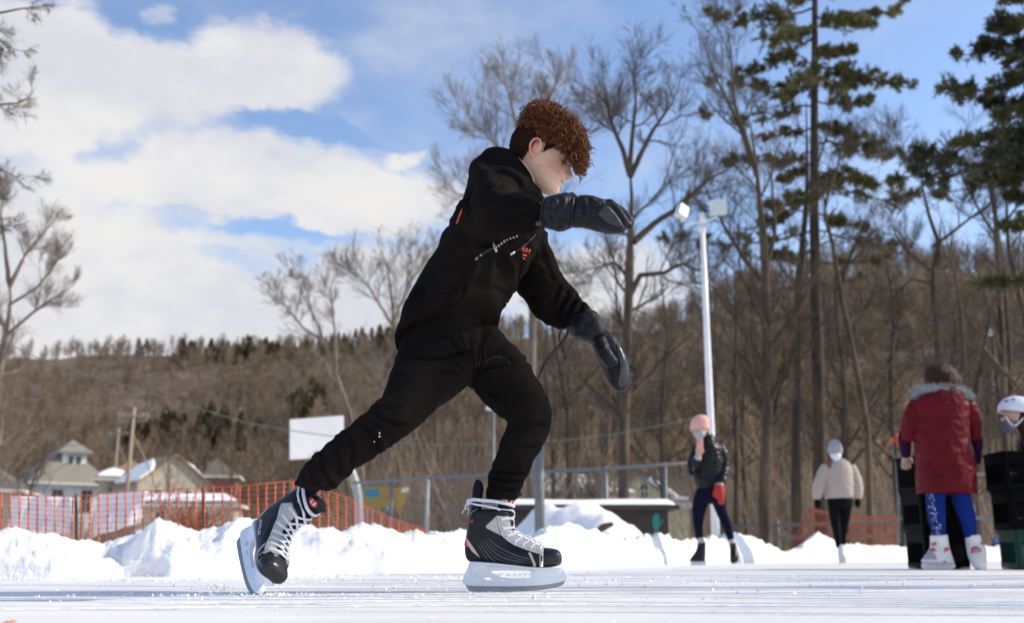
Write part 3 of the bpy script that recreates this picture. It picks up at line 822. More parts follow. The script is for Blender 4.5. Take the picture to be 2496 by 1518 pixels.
M_hw = mat('hill_twigs', (.16, .117, .078), .95, (.28, .21, .142), nscale=.03, ndetail=5)
M_hw2 = mat('hill_twigs_ochre', (.18, .125, .07), .95, (.32, .23, .13), nscale=.05, ndetail=4)
M_con = mat('hill_conifer', (.155, .135, .072), .9, (.25, .21, .115), nscale=.06, ndetail=4)
wood_mass('hillside_woods', 'brown bare woods covering the whole hillside behind the rink', 3300, M_hw, 41, cond=lambda px, t, x, y: y > 150)
wood_mass('hillside_scrub', 'low brown scrub and saplings covering the foot of the hill', 1500, M_hw, 45, tr=(.0, .35), hr=(2.0, 4.5), cond=lambda px, t, x, y: y < 165)
wood_mass('ochre_woods', 'ochre-brown scrubby woods patching the lower hillside', 500, M_hw2, 42, tr=(.02, .4), hr=(5, 9))
wood_mass('conifer_stand', 'dark green conifers growing along the crest of the left hill', 230, M_con, 43, kind='con', pxr=(300, 1150), tr=(.88, 1.03), hr=(5, 9.5),
          cond=lambda px, t, x, y: mnoise.noise(Vector((x * .02, y * .02, 3))) > (-.25 if px > 450 and t > .9 else .12))
wood_mass('hillside_pines', 'scattered green pines half way down the left hill', 45, M_con, 44, kind='con', pxr=(330, 800), tr=(.12, .55), hr=(8, 13),
          cond=lambda px, t, x, y: mnoise.noise(Vector((x * .03, y * .03, 8))) > .15)

# --- pines ------------------------------------------------------------------
def needle_tufts(rg, pts, dirs, L, per=7, w=.006):
    """fans of thin blades around points"""
    N = len(pts)
    P0 = np.repeat(pts, per, axis=0); D = np.repeat(dirs, per, axis=0) + rg.normal(0, .55, (N * per, 3)) + np.array([0, 0, .25])
    D /= np.linalg.norm(D, axis=1)[:, None]; LL = L * rg.uniform(.6, 1.2, (N * per, 1))
    S = np.cross(D, rg.normal(size=(N * per, 3))); S /= np.linalg.norm(S, axis=1)[:, None]
    V = np.stack([P0 - S * w * .5, P0 + S * w * .5, P0 + D * LL * .6 + S * w, P0 + D * LL], 1)
    return V.reshape(-1, 3), np.arange(N * per * 4).reshape(-1, 4)

def pine(name, label, guide, Y, ra, rb, whorls, seed, needle_m, tuft=.2, tn=9, extra=(), w=.02, ntw=9):
    rg = np.random.default_rng(seed)
    pts = [P(x, y, Y) for x, y in guide]
    if pts[0].z > -.2: pts[0].z = -.2
    m_ = mpp(guide[0][0], guide[0][1], Y)
    PP = resample([tuple(p) for p in pts], 20)[None]; RR = (np.linspace(ra, rb, 20) * m_)[None]
    root = empty(name, tuple(PP[0, 0]), label, 'tree')
    link('trunk', Tubes().add(PP, RR, 12).mesh(), M_barkd, root)
    B, BR, dens = [], [], []
    for (sx, sy, ex, ey, dd, r, leaf) in whorls:
        a = P(sx, sy, Y); b = P(ex, ey, Y + dd); L = (b - a).length
        n = 10; pl = []
        for i in range(n):
            t = i / (n - 1); q = a.lerp(b, t); q.z += L * .05 * math.sin(math.pi * t) * -1 + rg.normal(0, .02 * L) * (0 < i < n - 1) ; q.y += rg.normal(0, .02 * L); pl.append(tuple(q))
        B.append(pl); BR.append(np.linspace(r, r * .25, n) * m_); dens.append(leaf)
    B = np.array(B); BR = np.array(BR); dens = np.array(dens)
    ct = Tubes().add(B, BR, 5)
    b2, r2 = grow(rg, B, BR, ntw, .15, .95, 6, f0=.18, up=.03, jit=.15, rmin=.008)
    b2[:, :, 2] = b2[:, :1, 2] + (b2[:, :, 2] - b2[:, :1, 2]) * .28
    b3, r3 = grow(rg, b2, r2, 6, .75, .8, 4, f0=.1, up=.04, jit=.15, rmin=.006)
    ct.add(b2, r2, 4).add(b3, r3, 3)
    link('branches', ct.mesh(), M_barkd, root)
    keep2 = rg.random(len(b2)) < np.repeat(dens, ntw); keep = np.repeat(keep2, 6)
    bb = b3[keep]
    pp, dd_ = [], []
    for s in (1, 2, 3):
        pp.append(bb[:, s]); d = bb[:, s] - bb[:, s - 1]; dd_.append(d / (np.linalg.norm(d, axis=1)[:, None] + 1e-9))
        pp.append((bb[:, s] + bb[:, s - 1]) / 2); dd_.append(dd_[-1])
    bb2 = b2[keep2]
    for s in (3, 4, 5):
        pp.append(bb2[:, s]); d = bb2[:, s] - bb2[:, s - 1]; dd_.append(d / (np.linalg.norm(d, axis=1)[:, None] + 1e-9))
    V, Fq = needle_tufts(rg, np.concatenate(pp), np.concatenate(dd_), tuft, tn, w)
    link('needles', mesh_from(V, Fq), needle_m, root, False)
    return root
W1 = [(1985, 20, 1700, 45, -1, 3.5, .8), (1985, 60, 2200, 10, 1, 3.5, .9), (1985, 30, 2120, 60, -2, 3, .9), (1985, 90, 1790, 190, 1, 3, .8), (1985, 130, 2080, 120, -1.5, 3, .7), (1988, 160, 2230, 215, -1, 3.5, .95), (1985, 200, 1700, 190, .5, 3, .6),
      (1988, 250, 2120, 240, 1, 3, .75), (1985, 260, 1730, 275, -1, 3, .55), (1988, 300, 2100, 330, -1.5, 3, .8), (1985, 310, 1840, 330, 1.5, 3, .55), (1988, 350, 2260, 370, .5, 3.5, .9), (1985, 370, 1760, 400, -.8, 3, .5), (1985, 395, 1900, 440, 1, 3, .7),
      (1988, 420, 2200, 450, -1, 3, .9), (1988, 450, 2290, 470, 1.2, 3, .85), (1985, 470, 1860, 500, -1.5, 3, .75), (1985, 500, 1790, 560, 1, 3, .5), (1988, 520, 2140, 560, -1, 3, .55), (1985, 560, 1620, 590, -.5, 3.2, .55), (1988, 560, 2230, 595, 1, 2.5, .3), (1985, 610, 1800, 620, -1, 2.5, .45),
      (1985, 640, 1860, 620, 1, 2.5, .2), (1988, 640, 2180, 620, -1, 2.5, .12), (1988, 690, 2150, 660, 1, 2.2, .08), (1986, 0, 1850, -60, 1, 3, .8), (1986, -20, 2150, -80, 0, 3, .9), (1986, -60, 1780, -100, -1, 3, .8), (1986, -100, 2200, -140, 1, 3, .8), (1986, -120, 1900, -220, 1, 3, .8), (1986, -200, 2080, -260, -1, 3, .8),
      (1986, 60, 1880, 100, -2.5, 3, .7), (1986, 200, 1900, 230, 2.5, 3, .6), (1986, 180, 2060, 200, 2.5, 3, .7), (1986, 440, 2060, 420, 2.5, 3, .7), (1986, 130, 1960, 210, -2.5, 3, .5)]
W1 = [(a, b, c, d, e, f, g * .8) for a, b, c, d, e, f, g in W1]
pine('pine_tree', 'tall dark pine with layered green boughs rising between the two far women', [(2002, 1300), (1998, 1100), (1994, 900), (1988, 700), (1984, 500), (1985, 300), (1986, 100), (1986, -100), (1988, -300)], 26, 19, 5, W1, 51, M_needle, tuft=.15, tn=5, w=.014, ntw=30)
W2 = [(2700, 60, 2330, 130, .5, 5, 1), (2700, 0, 2420, 60, -.6, 5, 1), (2700, 150, 2300, 215, -.4, 5, 1), (2700, 220, 2380, 250, .8, 5, 1), (2700, 250, 2200, 390, .2, 6, 1), (2700, 300, 2150, 440, -.3, 5, 1), (2700, 330, 2260, 490, .6, 5, .95), (2700, 330, 2420, 380, -.7, 5, 1),
      (2700, 420, 2460, 480, .5, 4, .9), (2700, 480, 2440, 560, -.5, 4, .8), (2700, -60, 2440, 0, .5, 5, 1), (2700, 100, 2450, 160, 1.2, 5, 1), (2700, 170, 2440, 290, -1.1, 5, 1), (2700, 640, 2370, 690, .3, 3, .75), (2700, 280, 2340, 340, 1, 5, 1), (2700, 260, 2440, 430, -.2, 4, .95), (2700, 20, 2500, 110, 0, 4, 1), (2700, 200, 2520, 260, 0, 4, 1)]
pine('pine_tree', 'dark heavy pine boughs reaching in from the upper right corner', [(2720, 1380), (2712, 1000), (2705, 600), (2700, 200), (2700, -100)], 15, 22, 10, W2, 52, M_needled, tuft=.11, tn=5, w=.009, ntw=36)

# brush on the flat between the rink and the hill
def brush(name, label, n, m_, seed, pxr, Yr, hr):
    rg = np.random.default_rng(seed)
    px = rg.uniform(*pxr, n); Y = rg.uniform(*Yr, n); Y = np.where((px > 1535) & (px < 1685) & (Y < 66), 66 + rg.uniform(0, 24, n), Y); X = (px - CX) / F_PX * Y / (CT + .2 * ST); H = rg.uniform(*hr, n)
    Pp = np.zeros((n, 4, 3)); d = np.c_[rg.normal(0, .25, n), rg.normal(0, .25, n), np.ones(n)]
    for i in range(4): Pp[:, i] = np.c_[X, Y, np.zeros(n)] + d * (H * i / 3)[:, None] + rg.normal(0, .03, (n, 3)) * i
    Rr = np.linspace(1, .4, 4)[None] * (H * .007 + .004)[:, None]
    b2, r2 = grow(rg, Pp, Rr, 5, .5, .6, 4, f0=.1, up=.15, jit=.2, rmin=.004)
    b3, r3 = grow(rg, b2, r2, 3, .6, .6, 3, f0=.1, up=.1, jit=.2, rmin=.003)
    o = link(name, Tubes().add(Pp, Rr, 3).add(b2, r2, 3).add(b3, r3, 3).mesh(), m_, None, False)
    return tag(o, label, 'brush', kind='stuff')
M_brush = mat('brush_brown', (.15, .11, .075), .95, (.30, .225, .155), nscale=.4)
brush('undergrowth', 'tangled brown undergrowth between the rink and the wooded hill', 2600, M_brush, 61, (840, 2700), (34, 92), (1.2, 5.0))
brush('roadside_scrub', 'brown scrub around the houses at the left', 700, M_brush, 62, (-300, 840), (70, 110), (1.5, 4.5))
M_rust = mat('rust_shrub', (.16, .05, .02), .9, (.25, .09, .04), nscale=2)
b_ = brush('shrub', 'small rusty brown shrub showing through the orange netting near the tan houses', 46, M_rust, 63, (438, 490), (9.2, 9.6), (.25, .55))
b_["kind"] = ""; del b_["kind"]; b_["category"] = 'shrub'
# ================================================================== STRUCTURES
M_white = mat('white_siding', (.78, .78, .76), .6, (.66, .66, .64), nscale=3, stretch=(.3, .3, 6))
M_roofg = mat('roof_grey_green', (.20, .185, .15), .85, (.27, .25, .21), nscale=6, bump=.4, bscale=20)
M_roofd = mat('roof_dark', (.11, .095, .08), .85, (.17, .15, .12), nscale=6, bump=.4, bscale=20)
M_roofb = mat('roof_brown', (.24, .155, .09), .85, (.30, .20, .12), nscale=5, bump=.4, bscale=20)
M_cream = mat('cream_wall', (.55, .48, .33), .75, (.48, .42, .30), nscale=2)
M_tan = mat('tan_wall', (.42, .37, .28), .75, (.35, .31, .24), nscale=2)
M_yellow = mat('pale_yellow_wall', (.62, .56, .34), .7, (.55, .49, .31), nscale=2)
M_trim = mat('trim', (.62, .60, .52), .6)
M_pane = mat('window_pane', (.03, .04, .05), .12, spec=.6)
M_galv = mat('galvanised_steel', (.17, .18, .185), .5, (.13, .14, .145), nscale=12, metal=.2)
M_galvl = mat('galvanised_light', (.36, .38, .375), .5, (.29, .31, .31), nscale=9, metal=.2)
M_wpaint = mat('white_paint', (.82, .82, .82), .35, (.74, .74, .74), nscale=6)
M_pole = mat('weathered_wood_pole', (.27, .21, .155), .9, (.36, .29, .22), nscale=3, stretch=(8, 8, .6), bump=.4)
M_orange = mat('orange_plastic', (.62, .10, .03), .5, (.52, .085, .03), nscale=6)
M_wire = mat('wire', (.10, .15, .135), .6)
M_dark = mat('dark_wood', (.035, .03, .028), .8, (.06, .05, .042), nscale=4, stretch=(1, 1, 6))

class Frame:
    """local frame: origin + rotation about z"""
    def __init__(s, o, rz): s.o = np.array(tuple(o)); s.c, s.s = math.cos(rz), math.sin(rz)
    def p(s, x, y, z): return (s.o[0] + x * s.c - y * s.s, s.o[1] + x * s.s + y * s.c, s.o[2] + z)
    def pts(s, A): return np.array([s.p(*a) for a in A])
def fbox(mb, fr, x0, x1, y0, y1, z0, z1):
    V = fr.pts([(x, y, z) for x in (x0, x1) for y in (y0, y1) for z in (z0, z1)])
    return mb.add(V, [(0, 1, 3, 2), (4, 6, 7, 5), (0, 4, 5, 1), (2, 3, 7, 6), (0, 2, 6, 4), (1, 5, 7, 3)])

def house(name, label, org, rz, w, d, h, rh, wall_m, roof_m, windows=(), hip=True, ov=.45, gable_dir='x', snow=(), chimney=None, group=None, door=None):
    """front facade faces local -y; width along x, depth along y"""
    fr = Frame(org, rz); root = empty(name, tuple(org), label, 'house', group)
    mb = MB(); fbox(mb, fr, -w / 2, w / 2, 0, d, -1, h)
    if not hip:
        if gable_dir == 'y': A = [(-w / 2, 0, h), (w / 2, 0, h), (0, 0, h + rh), (-w / 2, d, h), (w / 2, d, h), (0, d, h + rh)]
        else: A = [(-w / 2, 0, h), (-w / 2, d, h), (-w / 2, d / 2, h + rh), (w / 2, 0, h), (w / 2, d, h), (w / 2, d / 2, h + rh)]
        mb.add(fr.pts([(a, b, c - .02) for a, b, c in A]), [(0, 1, 2), (3, 5, 4), (0, 3, 4, 1), (1, 4, 5, 2), (2, 5, 3, 0)])
    mb.build('wall', wall_m, root, False)
    rb = MB(); W, D = w / 2 + ov, d / 2 + ov; t = .14
    if hip:
        rl = max(.0, w / 2 - d / 2) if w > d else 0; rd = max(0, d / 2 - w / 2)
        lo = [(-W, -ov, h), (W, -ov, h), (W, d + ov, h), (-W, d + ov, h)]
        A = lo + [(-rl, d / 2 - rd, h + rh), (rl, d / 2 + rd, h + rh)] + [(a, b, c - t) for a, b, c in lo]
        Fc = [(0, 1, 5, 4), (1, 2, 5), (2, 3, 4, 5), (3, 0, 4), (0, 6, 7, 1), (1, 7, 8, 2), (2, 8, 9, 3), (3, 9, 6, 0), (6, 9, 8, 7)]
        rb.add(fr.pts(A), Fc)
    elif gable_dir == 'y':
        s = rh / (w / 2)
        for sg in (-1, 1):
            A = [(0, -ov, h + rh), (0, d + ov, h + rh), (sg * W, d + ov, h - ov * s), (sg * W, -ov, h - ov * s)]
            A += [(a, b, c + t) for a, b, c in A]
            rb.add(fr.pts(A), [(0, 1, 2, 3), (4, 7, 6, 5), (0, 4, 5, 1), (1, 5, 6, 2), (2, 6, 7, 3), (3, 7, 4, 0)])
    else:
        s = rh / (d / 2)
        for sg in (-1, 1):
            y0, y1 = d / 2, d / 2 + sg * (d / 2 + ov)
            A = [(-W, y0, h + rh), (W, y0, h + rh), (W, y1, h - ov * s), (-W, y1, h - ov * s)]
            A += [(a, b, c + t) for a, b, c in A]
            rb.add(fr.pts(A), [(0, 1, 2, 3), (4, 7, 6, 5), (0, 4, 5, 1), (1, 5, 6, 2), (2, 6, 7, 3), (3, 7, 4, 0)])
    roof = rb.build('roof', roof_m, root, False)
    gb = MB(); fbox(gb, fr, -W - .03, W + .03, -ov - .06, -ov - .003, h - t - .12, h - .02) if hip else None
    if hip: fbox(gb, fr, W + .003, W + .06, -ov, d + ov, h - t - .12, h - .02); gb.build('gutter', M_trim, root, False)
    for (face, u, z, ww, wh) in windows:
        fm, pm = MB(), MB()
        for b, dd, e, z0, z1, u0, u1 in ((fm, .06, 0, z - wh / 2 - .1, z + wh / 2 + .1, u - ww / 2 - .1, u + ww / 2 + .1), (pm, .075, 0, z - wh / 2, z + wh / 2, u - ww / 2, u + ww / 2)):
            if face == 'f': fbox(b, fr, u0, u1, -dd, .02, z0, z1)
            elif face == 'r': fbox(b, fr, w / 2 - .02, w / 2 + dd, u0, u1, z0, z1)
            else: fbox(b, fr, -w / 2 - dd, -w / 2 + .02, u0, u1, z0, z1)
        bb = fm
        if face == 'f':
            fbox(bb, fr, u - .025, u + .025, -.09, 0, z - wh / 2, z + wh / 2); fbox(bb, fr, u - ww / 2, u + ww / 2, -.088, 0, z - .025, z + .025)
        f = fm.build('window', M_trim, root, False); pm.build('pane', M_pane, f, False)
    def roof_z(x, y):
        if hip: return h + rh * max(0, min((W - abs(x)) / (W - rl), (D - abs(y - d / 2)) / (D - rd)))
        return h + rh * (1 - (abs(x) / (w / 2) if gable_dir == 'y' else abs(y - d / 2) / (d / 2))) + t
    for (A, th) in snow:
        if len(A[0]) == 2:
            V2, F2 = tri_poly(A, .5); o = link('roof_snow', mesh_from(fr.pts([(x, y, roof_z(x, y) + .03 + th / 2 + .04 * mnoise.noise(Vector((x * 2, y * 2, 0)))) for x, y in V2]), F2), M_snow, root)
            m = o.modifiers.new('t', 'SOLIDIFY'); m.thickness = th; m.offset = 0; continue
        sb = MB(); V = [(a, b, c + .04) for a, b, c in A] + [(a, b, c + th) for a, b, c in A]; k = len(A)
        sb.add(fr.pts(V), [tuple(range(k))[::-1], tuple(range(k, 2 * k))] + [(i, (i + 1) % k, k + (i + 1) % k, k + i) for i in range(k)])
        bevel_obj(sb.build('roof_snow', M_snow, root), .12, 3)
    if chimney:
        cb = MB(); fbox(cb, fr, *chimney); cb.build('chimney', mat('chimney_brick', (.25, .13, .10), .9, (.32, .18, .13), nscale=6), roof, False)
    return root, fr

def gx(px, Y): return (px - CX) / F_PX * Y / (CT + .2277 * ST)
def zat(py, Y, px=1248): return P(px, py, Y).z

# white house on the left (about 120 m off)
Y = 120; k_ = 1.62
xw0, xw1 = P(92, 1170, Y).x, P(248, 1180, Y).x
wh = zat(1176, Y); wd = (xw1 - xw0) / .98
r_, fr = house('house', 'white clapboard house with grey hip roof and small front dormer at the far left', ((xw0 + xw1) / 2, Y, 0), R(33), wd, 12.5, wh, zat(1100, Y + 8) - wh + .3, M_white, M_roofg,
               [('f', -wd * .16, wh - 2.0, 1.1, 2.4), ('f', wd * .26, wh - 2.0, 1.1, 2.4)], ov=.8)
root = r_
db = MB(); dx = wd * .08; H0, H1 = wh + .5, wh + 3.6; fbox(db, fr, dx - 1.25, dx + 1.25, 1.5, 6.0, H0, H1); db.build('dormer', M_white, root, False)
db = MB()
A = [(dx - 1.8, .9, H1), (dx + 1.8, .9, H1), (dx + 1.8, 7.4, H1), (dx - 1.8, 7.4, H1), (dx, 3.2, H1 + 1.5), (dx, 6.8, H1 + 1.5)]
A += [(a, b, c - .25) for a, b, c in A[:4]]
db.add(fr.pts(A), [(0, 1, 4), (1, 2, 5, 4), (2, 3, 5), (3, 0, 4, 5), (0, 6, 7, 1), (1, 7, 8, 2), (3, 9, 6, 0), (6, 9, 8, 7)]); db.build('dormer_roof', M_roofg, root, False)
wb, pb = MB(), MB(); fbox(wb, fr, dx - .85, dx + .85, 1.40, 1.52, wh + 1.2, wh + 3.3)
for u in (-.4, .4): fbox(pb, fr, dx + u - .26, dx + u + .26, 1.36, 1.42, wh + 1.4, wh + 3.1)
f = wb.build('window', M_trim, root, False); pb.build('pane', M_pane, f, False)
# darker wing / neighbour at the very left
house('house', 'dark-roofed grey house partly cut off by the left edge, beside the white house', (P(-75, 1170, 84).x, 84, 0), R(12), 7, 7, zat(1190, 84), 2.6, M_tan, M_roofd, [('f', 1.5, 2.5, .9, 1.3)])
house('garage', 'low flat white outbuilding touching the right side of the white house', (P(275, 1200, 66).x, 66, 0), R(-6), 2.6, 4, zat(1196, 66), .3, M_white, M_trim, [], ov=.15)["x"] if False else None
# tan houses
Y = 112
w1 = P(375, 1170, Y).x - P(262, 1170, Y).x; h1 = zat(1166, Y)
s_h = zat(1140, Y + 3) - h1
r1_, f1 = house('house', 'cream house with brown snow-streaked hip roof right of the white house', (P(318, 1170, Y).x, Y, 0), R(18), 6.2, 6.5, h1, s_h + .8, M_cream, M_roofb, [('f', -1.6, h1 - 1.4, .9, 1.6)], ov=.6,
                snow=[([(-3.3, -.5), (-1.0, -.5), (-.7, .5), (-1.8, 1.1), (-2.9, .6)], .2), ([(.9, -.4), (3.4, -.5), (3.6, 4.0), (2.6, 4.6), (1.7, 2.2), (1.9, 1.2)], .22)])
Y = 108
h2 = zat(1178, Y)
r2_, f2 = house('house', 'tan gabled house with snow lying in the roof valleys, behind the orange netting', (P(425, 1170, Y).x, Y, 0), R(40), 7.4, 7.0, h2, 2.8, M_tan, M_roofb, [('f', -1.6, h2 - 1.3, .8, 1.3), ('f', 1.5, h2 - 1.3, .8, 1.3)], hip=False, gable_dir='y', ov=.5,
                snow=[([(-3.9, -.3), (-2.4, -.3), (-1.5, 1.6), (-.5, 4.4), (-1.5, 6.6), (-3.8, 6.0)], .22), ([(.5, .8), (1.7, -.3), (3.9, .4), (3.8, 6.5), (1.2, 6.8), (.3, 3.5)], .22)])
Y = 78
h3 = zat(1226, Y)
house('house', 'low cream building with snow on its flat eaves, right behind the rusty shrub', (P(455, 1230, Y).x, Y, 0), R(6), 6.8, 4, h3, .7, M_cream, M_roofd, [('f', -1.8, h3 - 1.2, .6, 1.2), ('f', -.4, h3 - 1.2, .6, 1.2), ('f', 1.3, h3 - 1.2, .6, 1.2)], ov=.35,
      snow=[([(-3.6, -.3, h3 + .02), (3.6, -.3, h3 + .02), (2.5, 1.6, h3 + .55), (-2.5, 1.6, h3 + .55)], .28)])
house('house', 'small brick-red house with dark roof right of the tan houses', (P(520, 1150, 120).x, 120, 0), R(10), 5, 5, zat(1158, 120), 2.2, mat('brick_red', (.22, .09, .07), .9), M_roofd, [('f', 0, 6, 1, 1.2)])
# yellow house between the trees on the right
Y = 60
hy = zat(1220, Y); ry = zat(1160, Y) - hy
house('house', 'pale yellow gabled house with snow on its right roof slope behind the low shed', (P(1556, 1230, Y).x, Y, 0), R(-3), 3.9, 6, hy, ry, M_yellow, M_roofg, [('f', .35, hy + .55, .38, .75)], hip=False, gable_dir='y', ov=.25,
      snow=[([(.62, -.28), (2.15, -.28), (2.15, 5.5), (.62, 5.5)], .26)])
Y = 46
house('shed', 'narrow pale yellow shed topped with snow right of the yellow house', (P(1664, 1230, Y - 2).x, Y - 2, 0), R(8), .55, .8, zat(1222, Y - 2), .12, M_yellow, M_roofg, [], ov=.04, snow=[([(-.3, 0, zat(1222, Y - 2)), (.3, 0, zat(1222, Y - 2)), (.3, .8, zat(1222, Y - 2)), (-.3, .8, zat(1222, Y - 2))], .2)])
house('hut', 'little orange-brown hut with a snow cap left of the yellow house', (P(1508, 1210, 40).x, 40, 0), R(12), 1.0, 1.0, zat(1208, 40), .25, mat('orange_brown_boards', (.33, .12, .05), .8, (.27, .10, .045), nscale=4), M_roofb, [], ov=.2,
      snow=[([(-.6, -.1, zat(1208, 40) + .05), (.6, -.1, zat(1208, 40) + .05), (.3, .8, zat(1208, 40) + .2), (-.3, .8, zat(1208, 40) + .2)], .18)])
for i, (px, Y, w, c, lab) in enumerate([(1062, 130, 3.4, (.50, .16, .12), 'tiny white house with a red roof just right of the pale fence post'), (1090, 138, 3.0, (.45, .18, .14), 'tiny white house with a faded red gable left of the two red-roofed houses'),
                                        (1128, 125, 5.5, (.42, .14, .11), 'white house with a red roof seen left of the front skate')]):
    h = zat(1210, Y)
    house('house', lab, (P(px, 1200, Y).x, Y, 0), R([5, -8, 12][i]), w, 5, h, 1.9, M_white, mat('red_roof_' + 'abc'[i], c, .8), [('f', 0, h - 1.4, .8, 1.2)], hip=False, ov=.3)
for (px, py, Y, w, lab) in [(1360, 1190, 105, 8, 'grey-roofed house hidden behind trunks right of the thick fence post'), (1420, 1205, 95, 7, 'white low house half hidden by trunks, left of the tall straight tree'), (2230, 1235, 90, 8, 'white house glimpsed behind the woods left of the red coat'),
                         (1990, 1225, 100, 7, 'white house glimpsed through trunks behind the beige sweater')]:
    h = zat(py, Y)
    house('house', lab, (P(px, py, Y).x, Y, 0), R(8), w, 5, max(2.5, h), 1.6, M_white, M_roofd, [('f', -1.5, max(2.5, h) - 1.3, .9, 1.2), ('f', 1.5, max(2.5, h) - 1.3, .9, 1.2)], hip=False, ov=.3,
          snow=[([(-w / 2, .2, max(2.5, h) + .15), (w / 2, .2, max(2.5, h) + .15), (w / 2, 2.2, max(2.5, h) + 1.4), (-w / 2, 2.2, max(2.5, h) + 1.4)], .2)])

# low dark shed / dugout with snowy roof and painted end wall
Y = 17.5
root = empty('low_shed', (gx(1480, Y), Y, 0), 'long low dark shed under thick snow with a teal shape painted on it', 'shed')
xl, xr = P(1225, 1240, Y).x, P(1628, 1240, Y).x; ht = zat(1242, Y)
mb = MB(); mb.box(((xl + xr) / 2, Y + .9, ht / 2), (xr - xl, 1.8, ht)); mb.build('wall', M_dark, root, False)
mb = MB(); mb.box(((xl + xr) / 2, Y + .82, ht + .035), (xr - xl + .3, 2.2, .07)); mb.build('roof', M_dark, root, False)
V = []; nx, ny = 70, 12
for i in range(nx):
    for j in range(ny):
        u, v = i / (nx - 1), j / (ny - 1); e = min(1, u * 22, (1 - u) * 22) ** .5 * min(1, v * 7 + .02, (1 - v) * 7 + .02) ** .5
        x = xl - .13 + (xr - xl + .26) * u; y = Y - .24 + 2.1 * v
        V.append((x, y, ht + .06 + e * (.12 + .02 * mnoise.noise(Vector((x * 1.3, y * 2, 0))))))
idx = np.arange(nx * ny).reshape(nx, ny)
link('roof_snow', mesh_from(V, np.stack([idx[:-1, :-1].ravel(), idx[1:, :-1].ravel(), idx[1:, 1:].ravel(), idx[:-1, 1:].ravel()], 1)), M_snow, root)
# painted teal form (generic blob with an arm) on the wall
M_teal = mat('teal_paint', (.02, .20, .22), .7, (.03, .28, .24), nscale=6); M_green = mat('green_paint', (.06, .18, .08), .7)
def pxpoly(pl, Yq): return [(P(x, y, Yq).x, P(x, y, Yq).z) for x, y in pl]
def wallpaint(name, pl, Yq, m_, parent, th=.006, off=0):
    mb = MB(); q = pxpoly(pl, Yq); mb.prism(q, (1, 0, 0), (0, 0, 1), (0, -1, 0), (0, Yq, 0), off, off + th); return mb.build(name, m_, parent, False)
wallpaint('painted_shape', [(1592, 1256), (1600, 1248), (1607, 1253), (1609, 1270), (1606, 1288), (1600, 1293), (1593, 1286), (1590, 1270)], Y - .005, M_teal, root)
wallpaint('painted_shape', [(1606, 1275), (1616, 1264), (1618, 1268), (1608, 1282)], Y - .005, M_green, root, off=.007)
wallpaint('painted_shape', [(1590, 1300), (1596, 1290), (1606, 1292), (1610, 1304)], Y - .005, M_green, root, off=.007)
# snow pile drifted against it
def mound(name, label, cx, cy, rx, ry, h, seed, cat='snow pile', m_=None):
    V = []; n1, n2 = 44, 30
    for i in range(n1):
        for j in range(n2):
            u, v = i / (n1 - 1) * 2 - 1, j / (n2 - 1) * 2 - 1; r = min(1, math.hypot(u, v)); x, y = cx + u * rx, cy + v * ry
            q = Vector((x * 1.6 + seed, y * 1.6, 0)); nn = mnoise.noise(q) * .3 + mnoise.noise(q * 3) * .14 + mnoise.noise(q * 7) * .06
            V.append((x, y, max(-.03, h * (math.cos(r * math.pi) * .5 + .5) ** .8 * (1 + nn) - .02)))
    idx = np.arange(n1 * n2).reshape(n1, n2)
    return tag(link(name, mesh_from(V, np.stack([idx[:-1, :-1].ravel(), idx[1:, :-1].ravel(), idx[1:, 1:].ravel(), idx[:-1, 1:].ravel()], 1)), m_ or M_snow, None), label, cat)
mound('snow_pile', 'blue-shaded snow heap drifted against the front of the low shed', gx(1400, 15.5), 15.6, 1.7, 1.3, .80, 3)
mound('snow_pile', 'rounded bright snow heap behind the orange netting near the rusty shrub', gx(385, 8.9), 8.9, .55, .5, .42, 9)
mb = MB(); a = P(1460, 1290, 14.8); mb.tube([P(1452, 1296, 14.6), P(1470, 1284, 14.6), P(1492, 1276, 14.7)], [.03, .05, .03], 6); mb.tube([P(1454, 1292, 14.55), P(1490, 1279, 14.6)], [.03, .02], 6)
tag(mb.build('log', M_bark, None), 'brown log poking out of the snow heap in front of the low shed', 'log')

# fence posts and rail (chain link)
def chain_panel(mb, a, b, z0, z1, cell=.075, r=.0035):
    a, b = np.array(a), np.array(b); L = np.linalg.norm((b - a)[:2]); h = z1 - z0; n = int((L + h) / cell)
    for s in (1, -1):
        for i in range(n):
            u0 = i * cell - (h if s > 0 else 0); u1 = u0 + h
            c0, c1 = max(0, u0), min(L, u1)
            if c1 <= c0: continue
            za, zb = ((c0 - u0), (c1 - u0))
            if s < 0: za, zb = h - za, h - zb
            p = a + (b - a) * (c0 / L); q = a + (b - a) * (c1 / L)
            mb.add([(p[0], p[1], z0 + za - r), (q[0], q[1], z0 + zb - r), (q[0], q[1], z0 + zb + r), (p[0], p[1], z0 + za + r)], [(0, 1, 2, 3)])
root = empty('chain_link_fence', (gx(1050, 21), 21, 0), 'grey chain link fence with a sagging top rail running behind the snow bank', 'fence')
ra = [P(862, 1176, 25), P(1042, 1164, 22.5), P(1180, 1156, 21), P(1315, 1149, 20), P(1475, 1141, 19.5), P(1690, 1128, 19)]
mb = MB(); mb.tube(ra, .03, 8); mb.build('top_rail', M_galv, root)
for (px, Y, r, py) in [(1042, 22.5, .042, 1164), (1475, 19.5, .05, 1141), (955, 24, .035, 1172), (1620, 19.2, .035, 1132)]:
    mb = MB(); q = P(px, py, Y); mb.tube([(q.x, Y, -.1), (q.x, Y, q.z + .04)], r, 10); mb.build('post', M_galvl if px == 1042 else M_galv, root)
mb = MB()
for i in range(len(ra) - 1): chain_panel(mb, (ra[i].x, ra[i].y + .04, 0), (ra[i + 1].x, ra[i + 1].y + .04, 0), .1, min(ra[i].z, ra[i + 1].z), .09, .003)
mb.build('wire_mesh', M_galv, root, False)
